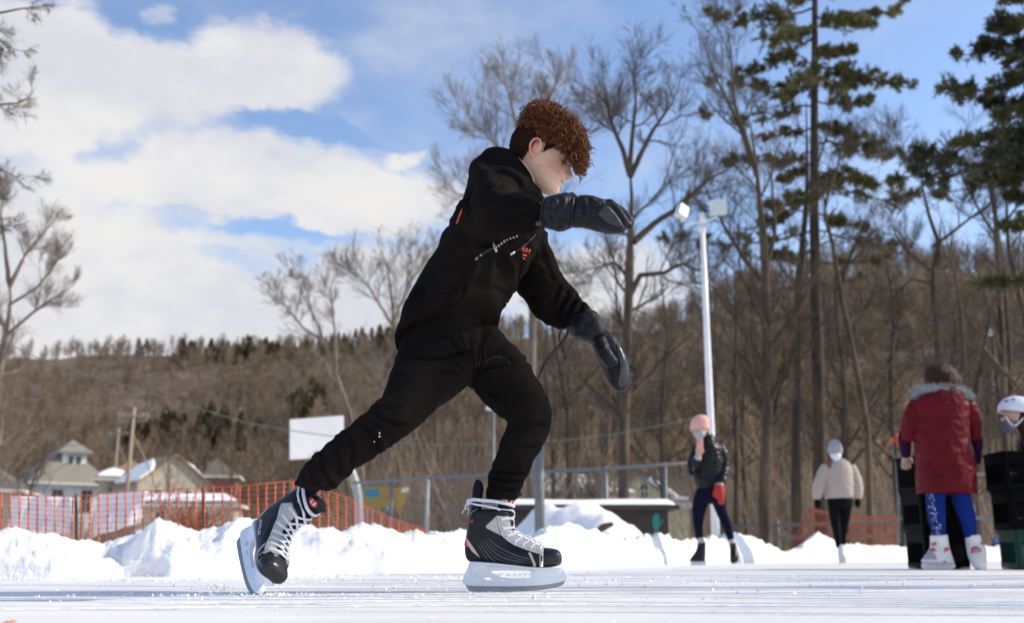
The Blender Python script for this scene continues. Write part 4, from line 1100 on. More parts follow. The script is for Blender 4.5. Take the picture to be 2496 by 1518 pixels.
# thick post rising behind the front knee
root = empty('floodlight_pole', (gx(1315, 13.5), 13.5, 0), 'thick grey steel post standing right of the front leg behind the snow bank', 'post')
mb = MB(); q = P(1314, 1040, 13.5); mb.tube([(q.x, 13.5, -.1), (q.x, 13.5, q.z)], .062, 16); mb.build('pole', M_galv, root)
mb = MB(); mb.sphere((q.x, 13.5, q.z + .03), (.075, .075, .05)); mb.build('cap', M_galv, root)
# right-hand park rail fences
root = empty('rail_fence', (gx(1900, 23), 23, 0), 'low grey two-rail fence behind the snow bank under the big pine', 'fence')
for (a, b) in [((1770, 1284), (2180, 1270)), ((1770, 1310), (2180, 1306))]:
    mb = MB(); mb.tube([P(*a, 23), P(*b, 22)], .035, 8); mb.build('rail', mat('grey_rail', (.12, .115, .105), .8, (.18, .17, .15), nscale=4), root)
for px in (1770, 1900, 2040): mb = MB(); mb.tube([(gx(px, 22.9), 22.95, -.1), (gx(px, 22.9), 22.95, zat(1266, 23))], .04, 8); mb.build('post', MATS['grey_rail'], root)
root = empty('chain_link_fence', (gx(2400, 20), 20, 0), 'grey pipe-framed chain link fence behind the girl in the red coat', 'fence')
for (a, b) in [((2192, 1162), (2560, 1150)), ((2192, 1262), (2560, 1262))]:
    mb = MB(); mb.tube([P(*a, 20), P(*b, 20)], .028, 8); mb.build('rail', M_galv, root)
for px in (2215, 2385, 2560): mb = MB(); mb.tube([(gx(px, 20), 20.05, -.1), (gx(px, 20), 20.05, zat(1150, 20))], .035, 8); mb.build('post', M_galv, root)
mb = MB(); chain_panel(mb, (gx(2192, 20), 20.07, 0), (gx(2560, 20), 20.07, 0), .1, zat(1156, 20), .09, .003); mb.build('wire_mesh', M_galv, root, False)

# basketball backboard on gooseneck
Y = 31
root = empty('basketball_hoop', (gx(880, Y), Y, 0), 'white basketball backboard on a curved grey gooseneck pole', 'basketball hoop')
c = [P(706, 1022, Y - .35), P(838, 1012, Y + .2), P(838, 1112, Y + .2), P(706, 1120, Y - .35)]
mb = MB(); n_ = (c[1] - c[0]).cross(c[3] - c[0]).normalized()
A = [tuple(p) for p in c] + [tuple(p + n_ * (-.04 if n_.y < 0 else .04)) for p in c]
mb.add(A, [(0, 1, 2, 3), (7, 6, 5, 4), (0, 4, 5, 1), (1, 5, 6, 2), (2, 6, 7, 3), (3, 7, 4, 0)])
bd = mb.build('backboard', mat('backboard_white', (.80, .79, .78), .4, (.74, .73, .73), nscale=1.5), root, False); bevel_obj(bd, .03, 2)
mb = MB(); q0 = [(765, 1100), (779, 1100), (779, 1112), (765, 1112)]; wq = [P(x, y, Y - .16) for x, y in q0]; mb.add([tuple(p) for p in wq] + [tuple(p + Vector((0, .03, 0))) for p in wq], [(0, 1, 2, 3), (0, 4, 5, 1), (1, 5, 6, 2), (2, 6, 7, 3), (3, 7, 4, 0)]); mb.build('hoop_bracket', mat('rust_bracket', (.35, .2, .12), .7), bd, False)
mb = MB(); mb.tube([P(780, 1075, Y + .3), P(815, 1090, Y + .4), P(842, 1125, Y + .45), P(858, 1150, Y + .45), P(868, 1180, Y + .45), P(874, 1215, Y + .45), P(875, 1250, Y + .45), (P(875, 1250, Y + .45).x, Y + .45, -.1)], [.1, .1, .11, .115, .12, .12, .12, .12], 14); mb.build('pole', M_galvl, root)
# painted board panels (playground mural) behind fence
Y = 34
root = empty('painted_banner', (gx(930, Y), Y, 0), 'mustard and teal painted banner standing behind the curved hoop pole', 'banner')
M_must = mat('mustard_paint', (.42, .26, .03), .7, (.30, .19, .04), nscale=2.5); M_tealb = mat('teal_banner', (.015, .22, .30), .6)
wallpaint('banner_sheet', [(884, 1188), (920, 1186), (968, 1188), (997, 1180), (999, 1192), (986, 1222), (976, 1262), (966, 1240), (950, 1235), (884, 1236)], Y, M_must, root, .04)
wallpaint('teal_patch', [(888, 1192), (924, 1191), (922, 1212), (890, 1211)], Y - .045, M_tealb, root, .01)
wallpaint('white_patch', [(979, 1190), (997, 1186), (994, 1198), (978, 1200)], Y - .045, M_white, root, .01)
wallpaint('red_patch', [(948, 1230), (954, 1218), (958, 1231)], Y - .045, mat('red_paint', (.4, .03, .02), .7), root, .01)
wallpaint('blue_patch', [(941, 1238), (950, 1233), (953, 1241), (945, 1245)], Y - .045, mat('lightblue_paint', (.15, .35, .5), .7), root, .01)
for px in (890, 972): mb = MB(); mb.tube([(gx(px, Y + .1), Y + .1, -.1), (gx(px, Y + .1), Y + .1, zat(1195, Y))], .04, 8); mb.build('post', M_galv, root)

# floodlight (lamp post)
Y = 17.0
root = empty('lamp_post', (gx(1745, Y), Y, 0), 'tall white floodlight pole with two tilted lamp heads behind the woman in the pink hat', 'lamp post')
b = Vector((P(1744, 1300, Y).x, Y, -.1)); t = P(1711, 532, Y)
mb = MB(); mb.tube([b, b.lerp(t, .33), b.lerp(t, .66), b.lerp(t, .99)], [.068, .060, .050, .042], 20); mb.build('pole', M_wpaint, root)
mb = MB(); mb.tube([b.lerp(t, .955), b.lerp(t, .975)], .054, 16); mb.tube([b.lerp(t, .985), b.lerp(t, 1.01)], .050, 16); mb.sphere(b.lerp(t, 1.012), (.055, .055, .03)); mb.build('collar', M_wpaint, root)
mb = MB(); mb.tube([P(1668, 548, Y), P(1711, 541, Y), P(1748, 530, Y)], .016, 8); mb.tube([P(1690, 556, Y), P(1711, 570, Y), P(1728, 548, Y)], .008, 6); mb.build('cross_arm', M_wpaint, root)
M_lamp = mat('lamp_housing', (.68, .72, .70), .3, (.60, .65, .63), nscale=5)
def lamp_head(center, half, ux, uz, name='lamp_head'):
    ux = Vector(ux).normalized(); uz = Vector(uz); uz = (uz - ux * uz.dot(ux)).normalized(); uy = uz.cross(ux)
    m = Matrix((ux, uy, uz)).transposed()
    mb = MB(); mb.box(center, [h * 2 for h in half], m=m); o = mb.build(name, M_lamp, root, False); bevel_obj(o, .03, 2)
    g = MB(); g.box(center - uy * (half[1] + .008), (half[0] * 1.7, .012, half[2] * 1.7), m=m); g.build('lens', mat('lamp_glass', (.55, .62, .60), .15, spec=.7), o, False)
    v = MB(); v.tube([center + uy * half[1] * .5 - uz * half[2], center - uz * (half[2] + .06)], .02, 6); v.build('bracket', M_galv, o)
lamp_head(P(1661, 518, Y), (.10, .06, .155), (.8, .35, -.5), (-.5, 0, .85))
lamp_head(P(1750, 506, Y), (.135, .07, .13), (1, .1, .1), (-.05, .0, 1))
# a second pale lamp head glimpsed far right, and the small one behind the knee
for (px, py, Yq, lab, rr) in [(2413, 810, 24, 'small pale floodlight on a bracket at the right among the branches', .1), (1194, 994, 30, 'small pale round lamp glimpsed between the legs of the teenager', .1)]:
    root = empty('floodlight', (gx(px, Yq), Yq, 0), lab, 'floodlight'); q = P(px, py, Yq)
    mb = MB(); mb.sphere(q, (rr * 1.3, rr, rr * .8), 14, 8); mb.build('lamp_head', M_lamp, root); mb = MB(); mb.tube([(q.x + .1, Yq + .1, -.1), (q.x + .1, Yq + .1, q.z - .03)], .045, 10); mb.build('pole', M_barkd if px > 2000 else M_galv, root)

# utility poles
def util(px, pytop, Y, lab, arms=True):
    q = P(px, pytop, Y); root = empty('utility_pole', (q.x, Y, 0), lab, 'utility pole', 'utility poles by the houses')
    mb = MB(); mb.tube([(q.x - .15, Y, -.3), (q.x, Y, q.z)], [.19, .13], 10); mb.build('pole', M_pole, root)
    za = q.z - .75
    mb = MB(); mb.box((q.x, Y - .16, za), (2.5, .12, .14)); mb.build('cross_arm', M_pole, root, False)
    for u in (-1.15, -.8, .8, 1.15, 0):
        mb = MB(); mb.tube([(q.x + u, Y - .16, za + .07), (q.x + u, Y - .16, za + .16), (q.x + u, Y - .16, za + .28)], [.03, .08, .05], 8); mb.build('insulator', M_galvl, root)
    mb = MB(); mb.tube([(q.x, Y, za - 1.2), (q.x + 1.7, Y + .3, za - 4.6)], .05, 6); mb.build('brace', M_pole, root)
    return q, za
qa, za_ = util(328, 992, 84, 'pale wooden utility pole with cross arm in front of the tan houses')
qb, zb_ = util(290, 1042, 128, 'thin distant utility pole left of the taller pale pole')
for k, u in enumerate((-1.15, 1.15)):
    mb = MB(); a = Vector((qa.x + u, 83.8, za_ + .25)); b_ = Vector((qb.x + u, 127.8, zb_ + .25)); mb.tube([a.lerp(b_, t) - Vector((0, 0, 1.2 * 4 * t * (1 - t))) for t in np.linspace(0, 1, 9)], .02, 4)
    tag(mb.build('power_line', M_wire, None), ['left power line strung between the two utility poles', 'right power line strung between the two utility poles'][k], 'wire')
mb = MB(); mb.tube([Vector((qa.x, 84, za_ - 3.4)), P(420, 1120, 92), P(500, 1152, 100), P(560, 1170, 110)], .03, 5); mb.tube([Vector((qa.x, 84, za_ - 3.4)), P(250, 1078, 84), P(100, 1092, 84), P(-60, 1090, 84)], .03, 5)
tag(mb.build('power_line', M_wire, None), 'drooping service wire running from the taller utility pole over the tan houses', 'wire')
# teal cable
mb = MB(); cp = [(-60, 800), (92, 872), (160, 895), (300, 938), (450, 984), (590, 1026), (706, 1048), (840, 1066), (990, 1080), (1140, 1083), (1300, 1078), (1480, 1060), (1640, 1030), (1738, 1008)]
pp = catmull([(x, y) for x, y in cp], 5); Ys = np.linspace(15, 17.0, len(pp)); mb.tube([P(x, y, Yq) for (x, y), Yq in zip(pp, Ys)], .0065, 6)
tag(mb.build('cable', M_wire, None), 'thin teal cable sagging across the view from the left edge to the floodlight pole', 'cable')

# orange safety netting --------------------------------------------------------
def netting(name, label, top, bot, Yf, cw, ch, seed, rib=.007, thread=.0016, lean=0.0):
    rg = np.random.default_rng(seed); root = empty(name, (gx(top[0][0], Yf(top[0][0])), Yf(top[0][0]), 0), label, 'netting')
    nb, tb = MB(), MB()
    xs = np.arange(top[0][0], top[-1][0], cw)
    rows = max(3, int(round((interp(bot, xs[0]) - interp(top, xs[0])) / ch)))
    G = np.zeros((len(xs), rows + 1, 3))
    for i, x in enumerate(xs):
        ty, by = interp(top, x), interp(bot, x)
        for r in range(rows + 1):
            t = r / rows; yy = ty + (by - ty) * t; xx = x - lean * t + 1.5 * mnoise.noise(Vector((x * .02, t * 2, seed)))
            G[i, r] = P(xx, yy, Yf(x) + .04 * mnoise.noise(Vector((x * .012, t * 1.5, seed + 4))))
    for i in range(len(xs)):
        # ribs with swollen knots
        pts, rr = [], []
        for r in range(rows + 1):
            pts.append(G[i, r]); rr.append(rib)
            if r < rows: pts.append((G[i, r] + G[i, r + 1]) / 2); rr.append(rib * .42)
        nb.tube(pts, rr, 5)
    for r in range(rows + 1): tb.tube(list(G[:, r]), thread if r else thread * 2.2, 4)
    for V_, F_ in [(np.concatenate(tb.V), tb.F)]: nb.add(V_, F_)
    nb.build('net', M_orange if Yf(0) < 12 else mat('orange_plastic_dull', (.34, .065, .025), .6, (.27, .055, .025), nscale=6), root, False)
    return root, G
Yn = lambda x: 7.1 + max(0, (x - 650)) * .0045
TOPN = [(-60, 1192), (0, 1198), (100, 1208), (180, 1209), (250, 1201), (330, 1196), (420, 1192), (500, 1188), (600, 1182), (705, 1172), (740, 1178), (800, 1196), (850, 1212), (900, 1238), (960, 1264), (1040, 1292)]
BOTN = [(-60, 1300), (140, 1315), (200, 1330), (320, 1330), (380, 1305), (450, 1290), (600, 1290), (720, 1290), (800, 1290), (900, 1300), (1040, 1304)]
root, G = netting('safety_netting', 'orange plastic netting strung behind the left snow bank, sagging at its right end', TOPN, BOTN, Yn, 21.5, 11.5, 2, rib=.0075, thread=.0011)
for px, py, bx in [(495, 1184, 497), (705, 1166, 707), (185, 1203, 186), (-40, 1186, -40)]:
    mb = MB(); Yq = Yn(px) + .03; mb.tube([P(bx, 1330, Yq), P(px, py, Yq)], .010, 8); mb.build('stake', mat('dark_stake', (.06, .055, .05), .7), root)
def sheet(name, label, quad, Yq, seed, m_):
    nx, ny = 22, 14; V = []
    (x0, y0), (x1, y1), (x2, y2), (x3, y3) = quad
    for i in range(nx):
        for j in range(ny):
            u, v = i / (nx - 1), j / (ny - 1)
            x = (x0 * (1 - u) + x1 * u) * (1 - v) + (x3 * (1 - u) + x2 * u) * v; y = (y0 * (1 - u) + y1 * u) * (1 - v) + (y3 * (1 - u) + y2 * u) * v
            p = P(x, y, Yq); p.y += .03 * mnoise.noise(Vector((u * 3 + seed, v * 2, 0))) + .02 * math.sin(u * 14 + v * 2 + seed) * v; V.append(tuple(p))
    idx = np.arange(nx * ny).reshape(nx, ny)
    o = link(name, mesh_from(V, np.stack([idx[:-1, :-1].ravel(), idx[1:, :-1].ravel(), idx[1:, 1:].ravel(), idx[:-1, 1:].ravel()], 1)), m_, None)
    m = o.modifiers.new('t', 'SOLIDIFY'); m.thickness = .004
    return tag(o, label, 'sheet', 'white plastic sheets hung on the netting')
M_sheet = mat('white_plastic_sheet', (.78, .79, .82), .45, (.70, .72, .76), nscale=4)
sheet('plastic_sheet', 'white plastic sheet hung behind the orange netting, nearest the left edge', [(30, 1208), (176, 1211), (172, 1300), (18, 1298)], 7.2, 1, M_sheet)
sheet('plastic_sheet', 'white crumpled plastic sheet slanting behind the orange netting right of the white house', [(238, 1204), (360, 1196), (338, 1275), (225, 1308)], 7.2, 5, M_sheet)
Yr = lambda x: 18.6
root, G = netting('safety_netting', 'dull orange netting slumped behind the woman in the beige sweater', [(1932, 1322), (1950, 1285), (1974, 1240), (2000, 1246), (2060, 1258), (2190, 1262)], [(1932, 1330), (2190, 1326)], Yr, 5.5, 8.0, 8, rib=.011, thread=.006)

# forked fence post with an orange cap, by the girl
Y = 9.2
root = empty('forked_post', (gx(2192, Y), Y, 0), 'grey-shafted fencepost with an orange grip standing upright left of the girl in the red coat', 'shovel')
mb = MB(); mb.tube([P(2192, 1322, Y), P(2188, 1200, Y), P(2184, 1120, Y)], .011, 10); mb.build('shaft', M_galv, root)
mb = MB(); mb.tube([P(2184, 1122, Y), P(2176, 1105, Y), P(2176, 1080, Y)], .011, 8); mb.tube([P(2184, 1122, Y), P(2192, 1108, Y), P(2196, 1090, Y)], .010, 8); mb.build('yoke', M_galv, root)
mb = MB(); mb.tube([P(2174, 1084, Y), P(2177, 1068, Y), P(2184, 1062, Y), P(2190, 1075, Y), P(2192, 1090, Y)], [.012, .026, .03, .026, .014], 12); mb.build('endcap', M_orange, root)
# ================================================================== THE SKATER
HY = 3.17
M_fleece = mat('black_fleece', (.005, .0045, .0044), .95, (.014, .0112, .0098), nscale=5, bump=.25, bscale=380, bumpdist=.0015, spec=.03)
M_pants = mat('black_pants', (.006, .0054, .0052), .95, (.014, .0115, .0103), nscale=5, bump=.25, bscale=420, bumpdist=.0015, spec=.03)
M_glove = mat('glove_leather', (.0045, .0052, .008), .52, (.009, .010, .013), nscale=14, bump=.35, bscale=60, bumpdist=.004, spec=.24)
M_gloveg = mat('glove_grey', (.028, .030, .034), .5, (.020, .022, .026), nscale=14, bump=.3, bscale=90, bumpdist=.003)
M_palm = mat('glove_palm_gloss', (.012, .012, .013), .12, spec=.7, bump=.6, bscale=45, bumpdist=.006)
M_red = mat('orange_red_print', (.62, .06, .03), .7)
M_cord = mat('black_cord', (.01, .01, .012), .6)
M_metal = mat('metal_tip', (.7, .72, .75), .25, metal=.9)

boy = empty('person', (P(1200, 1443, HY).x, HY, 0), 'curly-haired teenager in black hoodie, sweatpants and mittens gliding in hockey skates', 'person')

def fold_bulge(me, amp, freq, seed, ax=(1, 1, 1)):
    def fn(c):
        q = Vector((c.x * freq * ax[0] + seed, c.y * freq * ax[1], c.z * freq * ax[2]))
        a = mnoise.noise(q); b = mnoise.noise(q * 2.3 + Vector((3, 1, 7)))
        return amp * ((.5 - abs(a)) * 1.2 + .4 * b)
    displace(me, fn)

# ---- hoodie
mb = MB()
loftE(mb, [((964, 846), (1218, 786), .0, .168, .02, .34), ((966, 826), (1220, 772), .0, .178, .03, .30), ((974, 798), (1225, 755), .0, .172, .02, .22), ((984, 752), (1238, 732), .0, .165, .02, .1), ((1002, 720), (1254, 706), .0, .165, .02), ((1038, 660), (1276, 662), 0, .165, .02),
           ((1074, 600), (1300, 618), 0, .170, .015), ((1103, 547), (1322, 570), 0, .178, .01), ((1130, 487), (1330, 522), 0, .182, 0), ((1150, 440), (1322, 486), 0, .165), ((1185, 412), (1302, 462), 0, .115), ((1210, 405), (1288, 448), 0, .07)],
      HY, n=72, per=12, ex=2.25, freq=14, seed=1)
# hood resting on the shoulders, collar around the neck
loftE(mb, [((1137, 482), (1290, 500), .0, .120), ((1139, 450), (1303, 476), .0, .138), ((1149, 422), (1300, 452), .0, .138), ((1163, 400), (1290, 430), 0, .130), ((1175, 383), (1272, 406), 0, .112), ((1192, 379), (1257, 387), 0, .085), ((1200, 384), (1246, 388), 0, .05)], HY, n=56, per=8, ex=2.3)
loftC(mb, [P(1190, 395, HY), P(1170, 425, HY - .10), P(1200, 450, HY - .155), P(1250, 462, HY - .135), P(1290, 466, HY - .085), P(1307, 474, HY - .02)], [.03, .036, .030, .024, .022, .016], flat=1.25, per=7, n=20)
# right arm (towards the camera)
loftC(mb, [P(1215, 468, HY - .02), P(1212, 472, HY - .12), P(1206, 498, HY - .23), P(1222, 522, HY - .33), P(1262, 521, HY - .385), P(1298, 513, HY - .405), P(1322, 510, HY - .41)],
      [.060, .068, .066, .058, .049, .043, .037], flat=1.0, n=48, per=10, fold=[0, .0, .02, .05, .07, .09, .05], freq=14, seed=2)
# slack cloth under the arm
loftC(mb, [P(1150, 520, HY - .09), P(1172, 548, HY - .16), P(1205, 556, HY - .24), P(1245, 545, HY - .31), P(1285, 528, HY - .37)], [.055, .052, .046, .040, .030], n=30, per=6)
# left arm (far side)
loftE(mb, [((1235, 560), (1322, 548), .12, .075), ((1250, 610), (1336, 592), .15, .072, .02), ((1252, 662), (1352, 640), .16, .068, .03), ((1260, 704), (1372, 683), .16, .063, .05), ((1279, 734), (1396, 706), .16, .060, .08), ((1303, 763), (1414, 728), .15, .056, .14),
           ((1332, 781), (1434, 750), .14, .050, .16), ((1354, 797), (1444, 764), .13, .043, .12), ((1368, 806), (1448, 776), .13, .036, .04)], HY, n=48, per=9, freq=30, seed=4)
hood = remeshed(mb, .0052, 5, 'hoodie')
# cloth folds radiating from armpit and waist
def hoodie_folds(c):
    p1 = P(1200, 520, HY - .2); v = c - p1; r = math.hypot(v.x, v.z); a = math.atan2(v.z, v.x)
    f = .008 * math.exp(-((r - .16) / .13) ** 2) * (1 - 2.4 * abs(mnoise.noise(Vector((a * 3.1, r * 4, 2)))))
    q = Vector((c.x * 6 + c.z * 3, c.y * 7, c.z * 5 - c.x * 4)); f += -.002 + .009 * (.35 - abs(mnoise.noise(q))) + .004 * (.35 - abs(mnoise.noise(q * 2.6)))
    if c.z > P(1200, 505, HY).z and c.y > HY - .2: f *= .25
    hemz = 1 if c.z < .86 and c.x < 0.05 else 0
    if hemz: f += .003 * mnoise.noise(Vector((c.x * 30, c.y * 20, c.z * 8)))
    return f
displace(hood, hoodie_folds)
crease(hood, [([(1188, 428), (1218, 421), (1254, 434), (1272, 461)], .006, 5), ([(1182, 460), (1205, 455), (1240, 472)], .005, 5), ([(1232, 490), (1275, 478), (1308, 470)], .006, 4.5), ([(1196, 516), (1236, 497), (1292, 490)], .006, 5), ([(1215, 545), (1260, 525), (1305, 515)], .005, 5),
              ([(1172, 466), (1150, 508), (1136, 532)], .004, 4), ([(1306, 536), (1256, 574), (1212, 592), (1158, 597)], .009, 6), ([(1365, 692), (1348, 735)], .006, 5), ([(1388, 706), (1362, 758)], .008, 5), ([(1406, 720), (1378, 775)], .009, 4.5), ([(1423, 738), (1394, 790)], .008, 4),
              ([(1300, 470), (1322, 500), (1312, 530)], .004, 4), ([(1316, 580), (1330, 640), (1352, 690)], .004, 6), ([(975, 815), (1020, 828), (1080, 832), (1150, 824), (1200, 782)], .005, 5), ([(1148, 640), (1110, 690), (1085, 740), (1062, 800)], .004, 9), ([(1196, 700), (1232, 716)], .004, 5), ([(1040, 700), (1020, 760), (1012, 812)], .005, 10)])
hoodie = link('hoodie', hood, M_fleece, boy)
hb = bvh_of(hood)

def band(name, px0, px1, bvh, n, off, w, m_, parent, th=.0016):
    """thin strip following a surface along a photo-space polyline"""
    pts = resample(px0, n); mbb = MB(); pp, nn = [], []
    for x, y in pts:
        h, no = shoot(bvh, x, y)
        if h is None: continue
        if no.dot(raydir(x, y)) > 0: no = -no
        pp.append(tuple(h + no * off)); nn.append(tuple(no))
    if len(pp) < 3: return None
    mbb.tube(pp, w, 6, flat=th / w, flatdir=np.array(nn)); return mbb.build(name, m_, parent)

# kangaroo pocket, seams, cords, print
pock = [(1141, 680), (1180, 690), (1222, 705), (1246, 717), (1231, 742), (1212, 764), (1198, 787), (1180, 806), (1168, 822), (1150, 818), (1105, 806), (1098, 770), (1096, 750), (1112, 738), (1130, 715)]
V2, F2 = tri_poly(pock, 7)
decal('pocket', V2, F2, hb, .004, M_fleece, hoodie, .004)
for nm, pl in (('pocket_seam', [(1143, 682), (1180, 693), (1222, 708), (1244, 718)]), ('pocket_opening', [(1143, 681), (1136, 712), (1120, 736), (1099, 750), (1098, 775), (1105, 804)]), ('pocket_seam', [(1108, 808), (1150, 820), (1168, 823)])):
    band(nm, pl, None, hb, 26, .0072, .0011, M_fleece, hoodie, .0010)
band('sleeve_seam', [(1292, 590), (1284, 620), (1272, 650), (1262, 690)], None, hb, 20, .001, .0016, M_fleece, hoodie)
band('side_seam', [(1190, 596), (1150, 640), (1120, 690), (1092, 740), (1066, 775)], None, hb, 26, .001, .003, M_fleece, hoodie, .002)
band('hem_band', [(972, 822), (1010, 838), (1060, 845), (1110, 842), (1160, 832), (1190, 800), (1213, 775)], None, hb, 40, .001, .0035, M_fleece, hoodie, .002)
TV, TF = text_mesh("RAY", 1.0, True)
def place_text(TVx, cx, cy, ex, ey): return [(cx + x * ex[0] + y * ey[0], cy + x * ex[1] + y * ey[1]) for x, y in TVx]
decal('print', place_text(TV, 1281.5, 610.5, (11.5, 4.6), (4.5, -16)), TF, hb, .0015, M_red, hoodie, .0008)
TV2, TF2 = text_mesh("RAYSIDE", 1.0, True)
TV3, TF3 = text_mesh("NY", 1.0, True)
TV4 = [(x, y) for x, y in TV2]
# two small lines of print under the word (too small to read in the photo)
for (cx, cy, hw) in ((1277.5, 622, 6.5), (1276, 629.5, 3.6)):
    decal('print', *tri_poly([(cx - hw, cy - 3.6), (cx - hw * .25, cy - 1.9), (cx + hw * .1, cy - 2.2), (cx + hw, cy + .6), (cx + hw - 1, cy + 3.4), (cx, cy + 1.2), (cx - hw * .6, cy + .6)], 3), hb, .0015, M_red, hoodie, .0008)
decal('back_print', *tri_poly([(1119, 526), (1126, 509), (1128, 514), (1124, 524), (1121, 532), (1116, 545), (1112, 546)], 4), hb, .0015, M_red, hoodie, .0008)
# speckled drawcord running below the arm and the short cord with metal tip
cp = [(1308, 541), (1288, 556), (1262, 574), (1236, 584), (1214, 600), (1196, 608), (1172, 622), (1160, 632)]
pw = [P(x, y, HY - .36 + .022 * i) for i, (x, y) in enumerate(cp)]
mb = MB(); mb.tube([tuple(p) for p in catmull([tuple(p) for p in pw], 6)], .0030, 8); cord = mb.build('drawcord', M_cord, boy)
mb = MB(); cc = catmull([tuple(p) for p in pw], 10)
for i in range(2, len(cc) - 2, 3):
    if rng.random() < .78: mb.tube([cc[i], (cc[i] + cc[i + 1]) / 2, cc[i + 1]], .0035, 6)
mb.build('cord_fleck', mat('cord_white', (.5, .55, .58), .6), cord)
mb = MB(); a = P(1206, 604, HY - .21); mb.tube([a + Vector((-.004, 0, .014)), a, a + Vector((.005, 0, -.012))], .003, 6); mb.build('cord_toggle', mat('cord_white', (.5, .55, .58), .6), cord)
pl = []
for x, y in resample([(1303, 570), (1285, 590), (1268, 604), (1252, 613)], 12):
    h, no = shoot(hb, x, y)
    if h: pl.append(tuple(h + (-no if no.dot(raydir(x, y)) > 0 else no) * .004))
mb = MB(); mb.tube(pl, .0024, 6); cord2 = mb.build('drawcord', M_cord, boy)
mb = MB(); e = Vector(pl[-1]); mb.tube([e, e + Vector((-.008, -.003, -.006))], .0042, 10); mb.sphere(e + Vector((-.010, -.003, -.007)), .0045, 10, 8); mb.build('cord_tip', M_metal, cord2)

# ---- trousers
mb = MB()
loftE(mb, [((985, 745), (1195, 740), .0, .125), ((980, 800), (1180, 800), .0, .108), ((972, 850), (1170, 862), -.01, .108, .02), ((956, 898), (1150, 912), -.04, .108, .03), ((943, 938), (1108, 946), -.07, .098, .03), ((927, 977), (1064, 990), -.09, .088, .03),
           ((902, 1004), (1018, 1032), -.11, .078, .07), ((868, 1032), (977, 1062), -.125, .070, .09), ((834, 1055), (938, 1091), -.14, .064, .09), ((803, 1082), (905, 1116), -.15, .059, .10), ((771, 1111), (868, 1142), -.16, .054, .10),
           ((742, 1142), (838, 1168), -.17, .050, .12), ((724, 1168), (814, 1188), -.175, .046, .10), ((716, 1182), (800, 1198), -.175, .043, .05)], HY, n=72, per=11, freq=22, seed=6)
loftE(mb, [((1085, 790), (1195, 775), .05, .095), ((1100, 868), (1238, 824), .06, .100, .02), ((1128, 918), (1270, 858), .07, .100, .03), ((1165, 958), (1296, 900), .07, .088, .03), ((1197, 994), (1322, 944), .06, .078, .04), ((1222, 1018), (1340, 982), .05, .072, .05),
           ((1236, 1030), (1344, 1012), .05, .068, .05), ((1231, 1056), (1339, 1046), .05, .064, .05), ((1216, 1089), (1323, 1088), .04, .060, .06), ((1204, 1126), (1304, 1121), .03, .054, .08), ((1195, 1155), (1286, 1158), .03, .049, .14), ((1190, 1183), (1273, 1186), .02, .046, .16), ((1184, 1210), (1264, 1207), .02, .043, .12), ((1186, 1222), (1258, 1220), .02, .040)], HY, n=72, per=11, freq=24, seed=8)
pm = remeshed(mb, .0052, 4, 'trousers')
def pant_folds(c):
    q = Vector((c.x * 7, c.y * 7, c.z * 7)); f = -.004 + .008 * (.35 - abs(mnoise.noise(q))) + .003 * (.35 - abs(mnoise.noise(q * 2.5)))
    # creases at the groin: fan from the crotch
    p = P(1150, 905, HY - .1); v = c - p; r = math.hypot(v.x, v.z); a = math.atan2(v.z, v.x)
    f += .010 * math.exp(-(r / .18) ** 2) * (1 - 2.3 * abs(mnoise.noise(Vector((a * 3.4, r * 3, 4)))))
    # knee and ankle bunching, slanted
    for (kx, ky, dd, s, am) in ((915, 1045, -.12, .085, .006), (800, 1125, -.15, .09, .005), (755, 1155, -.17, .05, .006), (1290, 1000, .05, .08, .004), (1235, 1175, .03, .055, .007)):
        k = P(kx, ky, HY + dd); w = math.exp(-((c - k).length / s) ** 2)
        if w > .03: f += 1.3 * am * w * (1 - 2.4 * abs(mnoise.noise(Vector((c.x * 16 + kx, c.y * 12, c.z * 34 + (c.x * 14 if kx < 1000 else 0))))))
    return f
displace(pm, pant_folds)
crease(pm, [([(985, 866), (1040, 873), (1090, 869), (1150, 855)], .011, 5), ([(915, 997), (931, 1018), (968, 1034), (1000, 1034)], .008, 5), ([(931, 974), (948, 989), (985, 994)], .006, 4.5), ([(878, 1030), (906, 1057), (923, 1090), (920, 1112)], .010, 5), ([(784, 1100), (786, 1138), (803, 1172), (816, 1188)], .008, 4.5),
            ([(846, 1052), (860, 1088), (858, 1136)], .008, 6), ([(815, 1085), (826, 1130), (832, 1158)], .007, 5.5), ([(755, 1128), (762, 1160), (782, 1188)], .006, 4), ([(1268, 1012), (1295, 1030), (1330, 1036)], .007, 6), ([(1256, 1074), (1295, 1090), (1325, 1084)], .006, 5), ([(1196, 1140), (1229, 1152), (1280, 1156)], .007, 4),
            ([(1193, 1158), (1230, 1172), (1276, 1174)], .008, 4), ([(1190, 1176), (1228, 1191), (1270, 1190)], .008, 4), ([(1179, 866), (1221, 864), (1254, 889)], .005, 5), ([(1236, 893), (1262, 890), (1290, 878)], .006, 5), ([(1132, 922), (1167, 899), (1230, 890)], .007, 6), ([(960, 900), (1010, 910), (1050, 905)], .005, 6), ([(950, 930), (1000, 930)], .004, 5), ([(1160, 830), (1172, 870), (1165, 905)], .004, 4)])
trousers = link('trousers', pm, M_pants, boy)
pb = bvh_of(pm)
band('seam', [(1169, 842), (1171, 870), (1166, 896)], None, pb, 14, .0008, .0016, M_cord, trousers)
band('seam', [(1244, 900), (1250, 930), (1254, 965), (1250, 1000)], None, pb, 20, .0008, .0016, M_pants, trousers)
band('pocket_seam', [(1182, 882), (1210, 868), (1232, 872), (1242, 886)], None, pb, 16, .0008, .0015, M_cord, trousers)
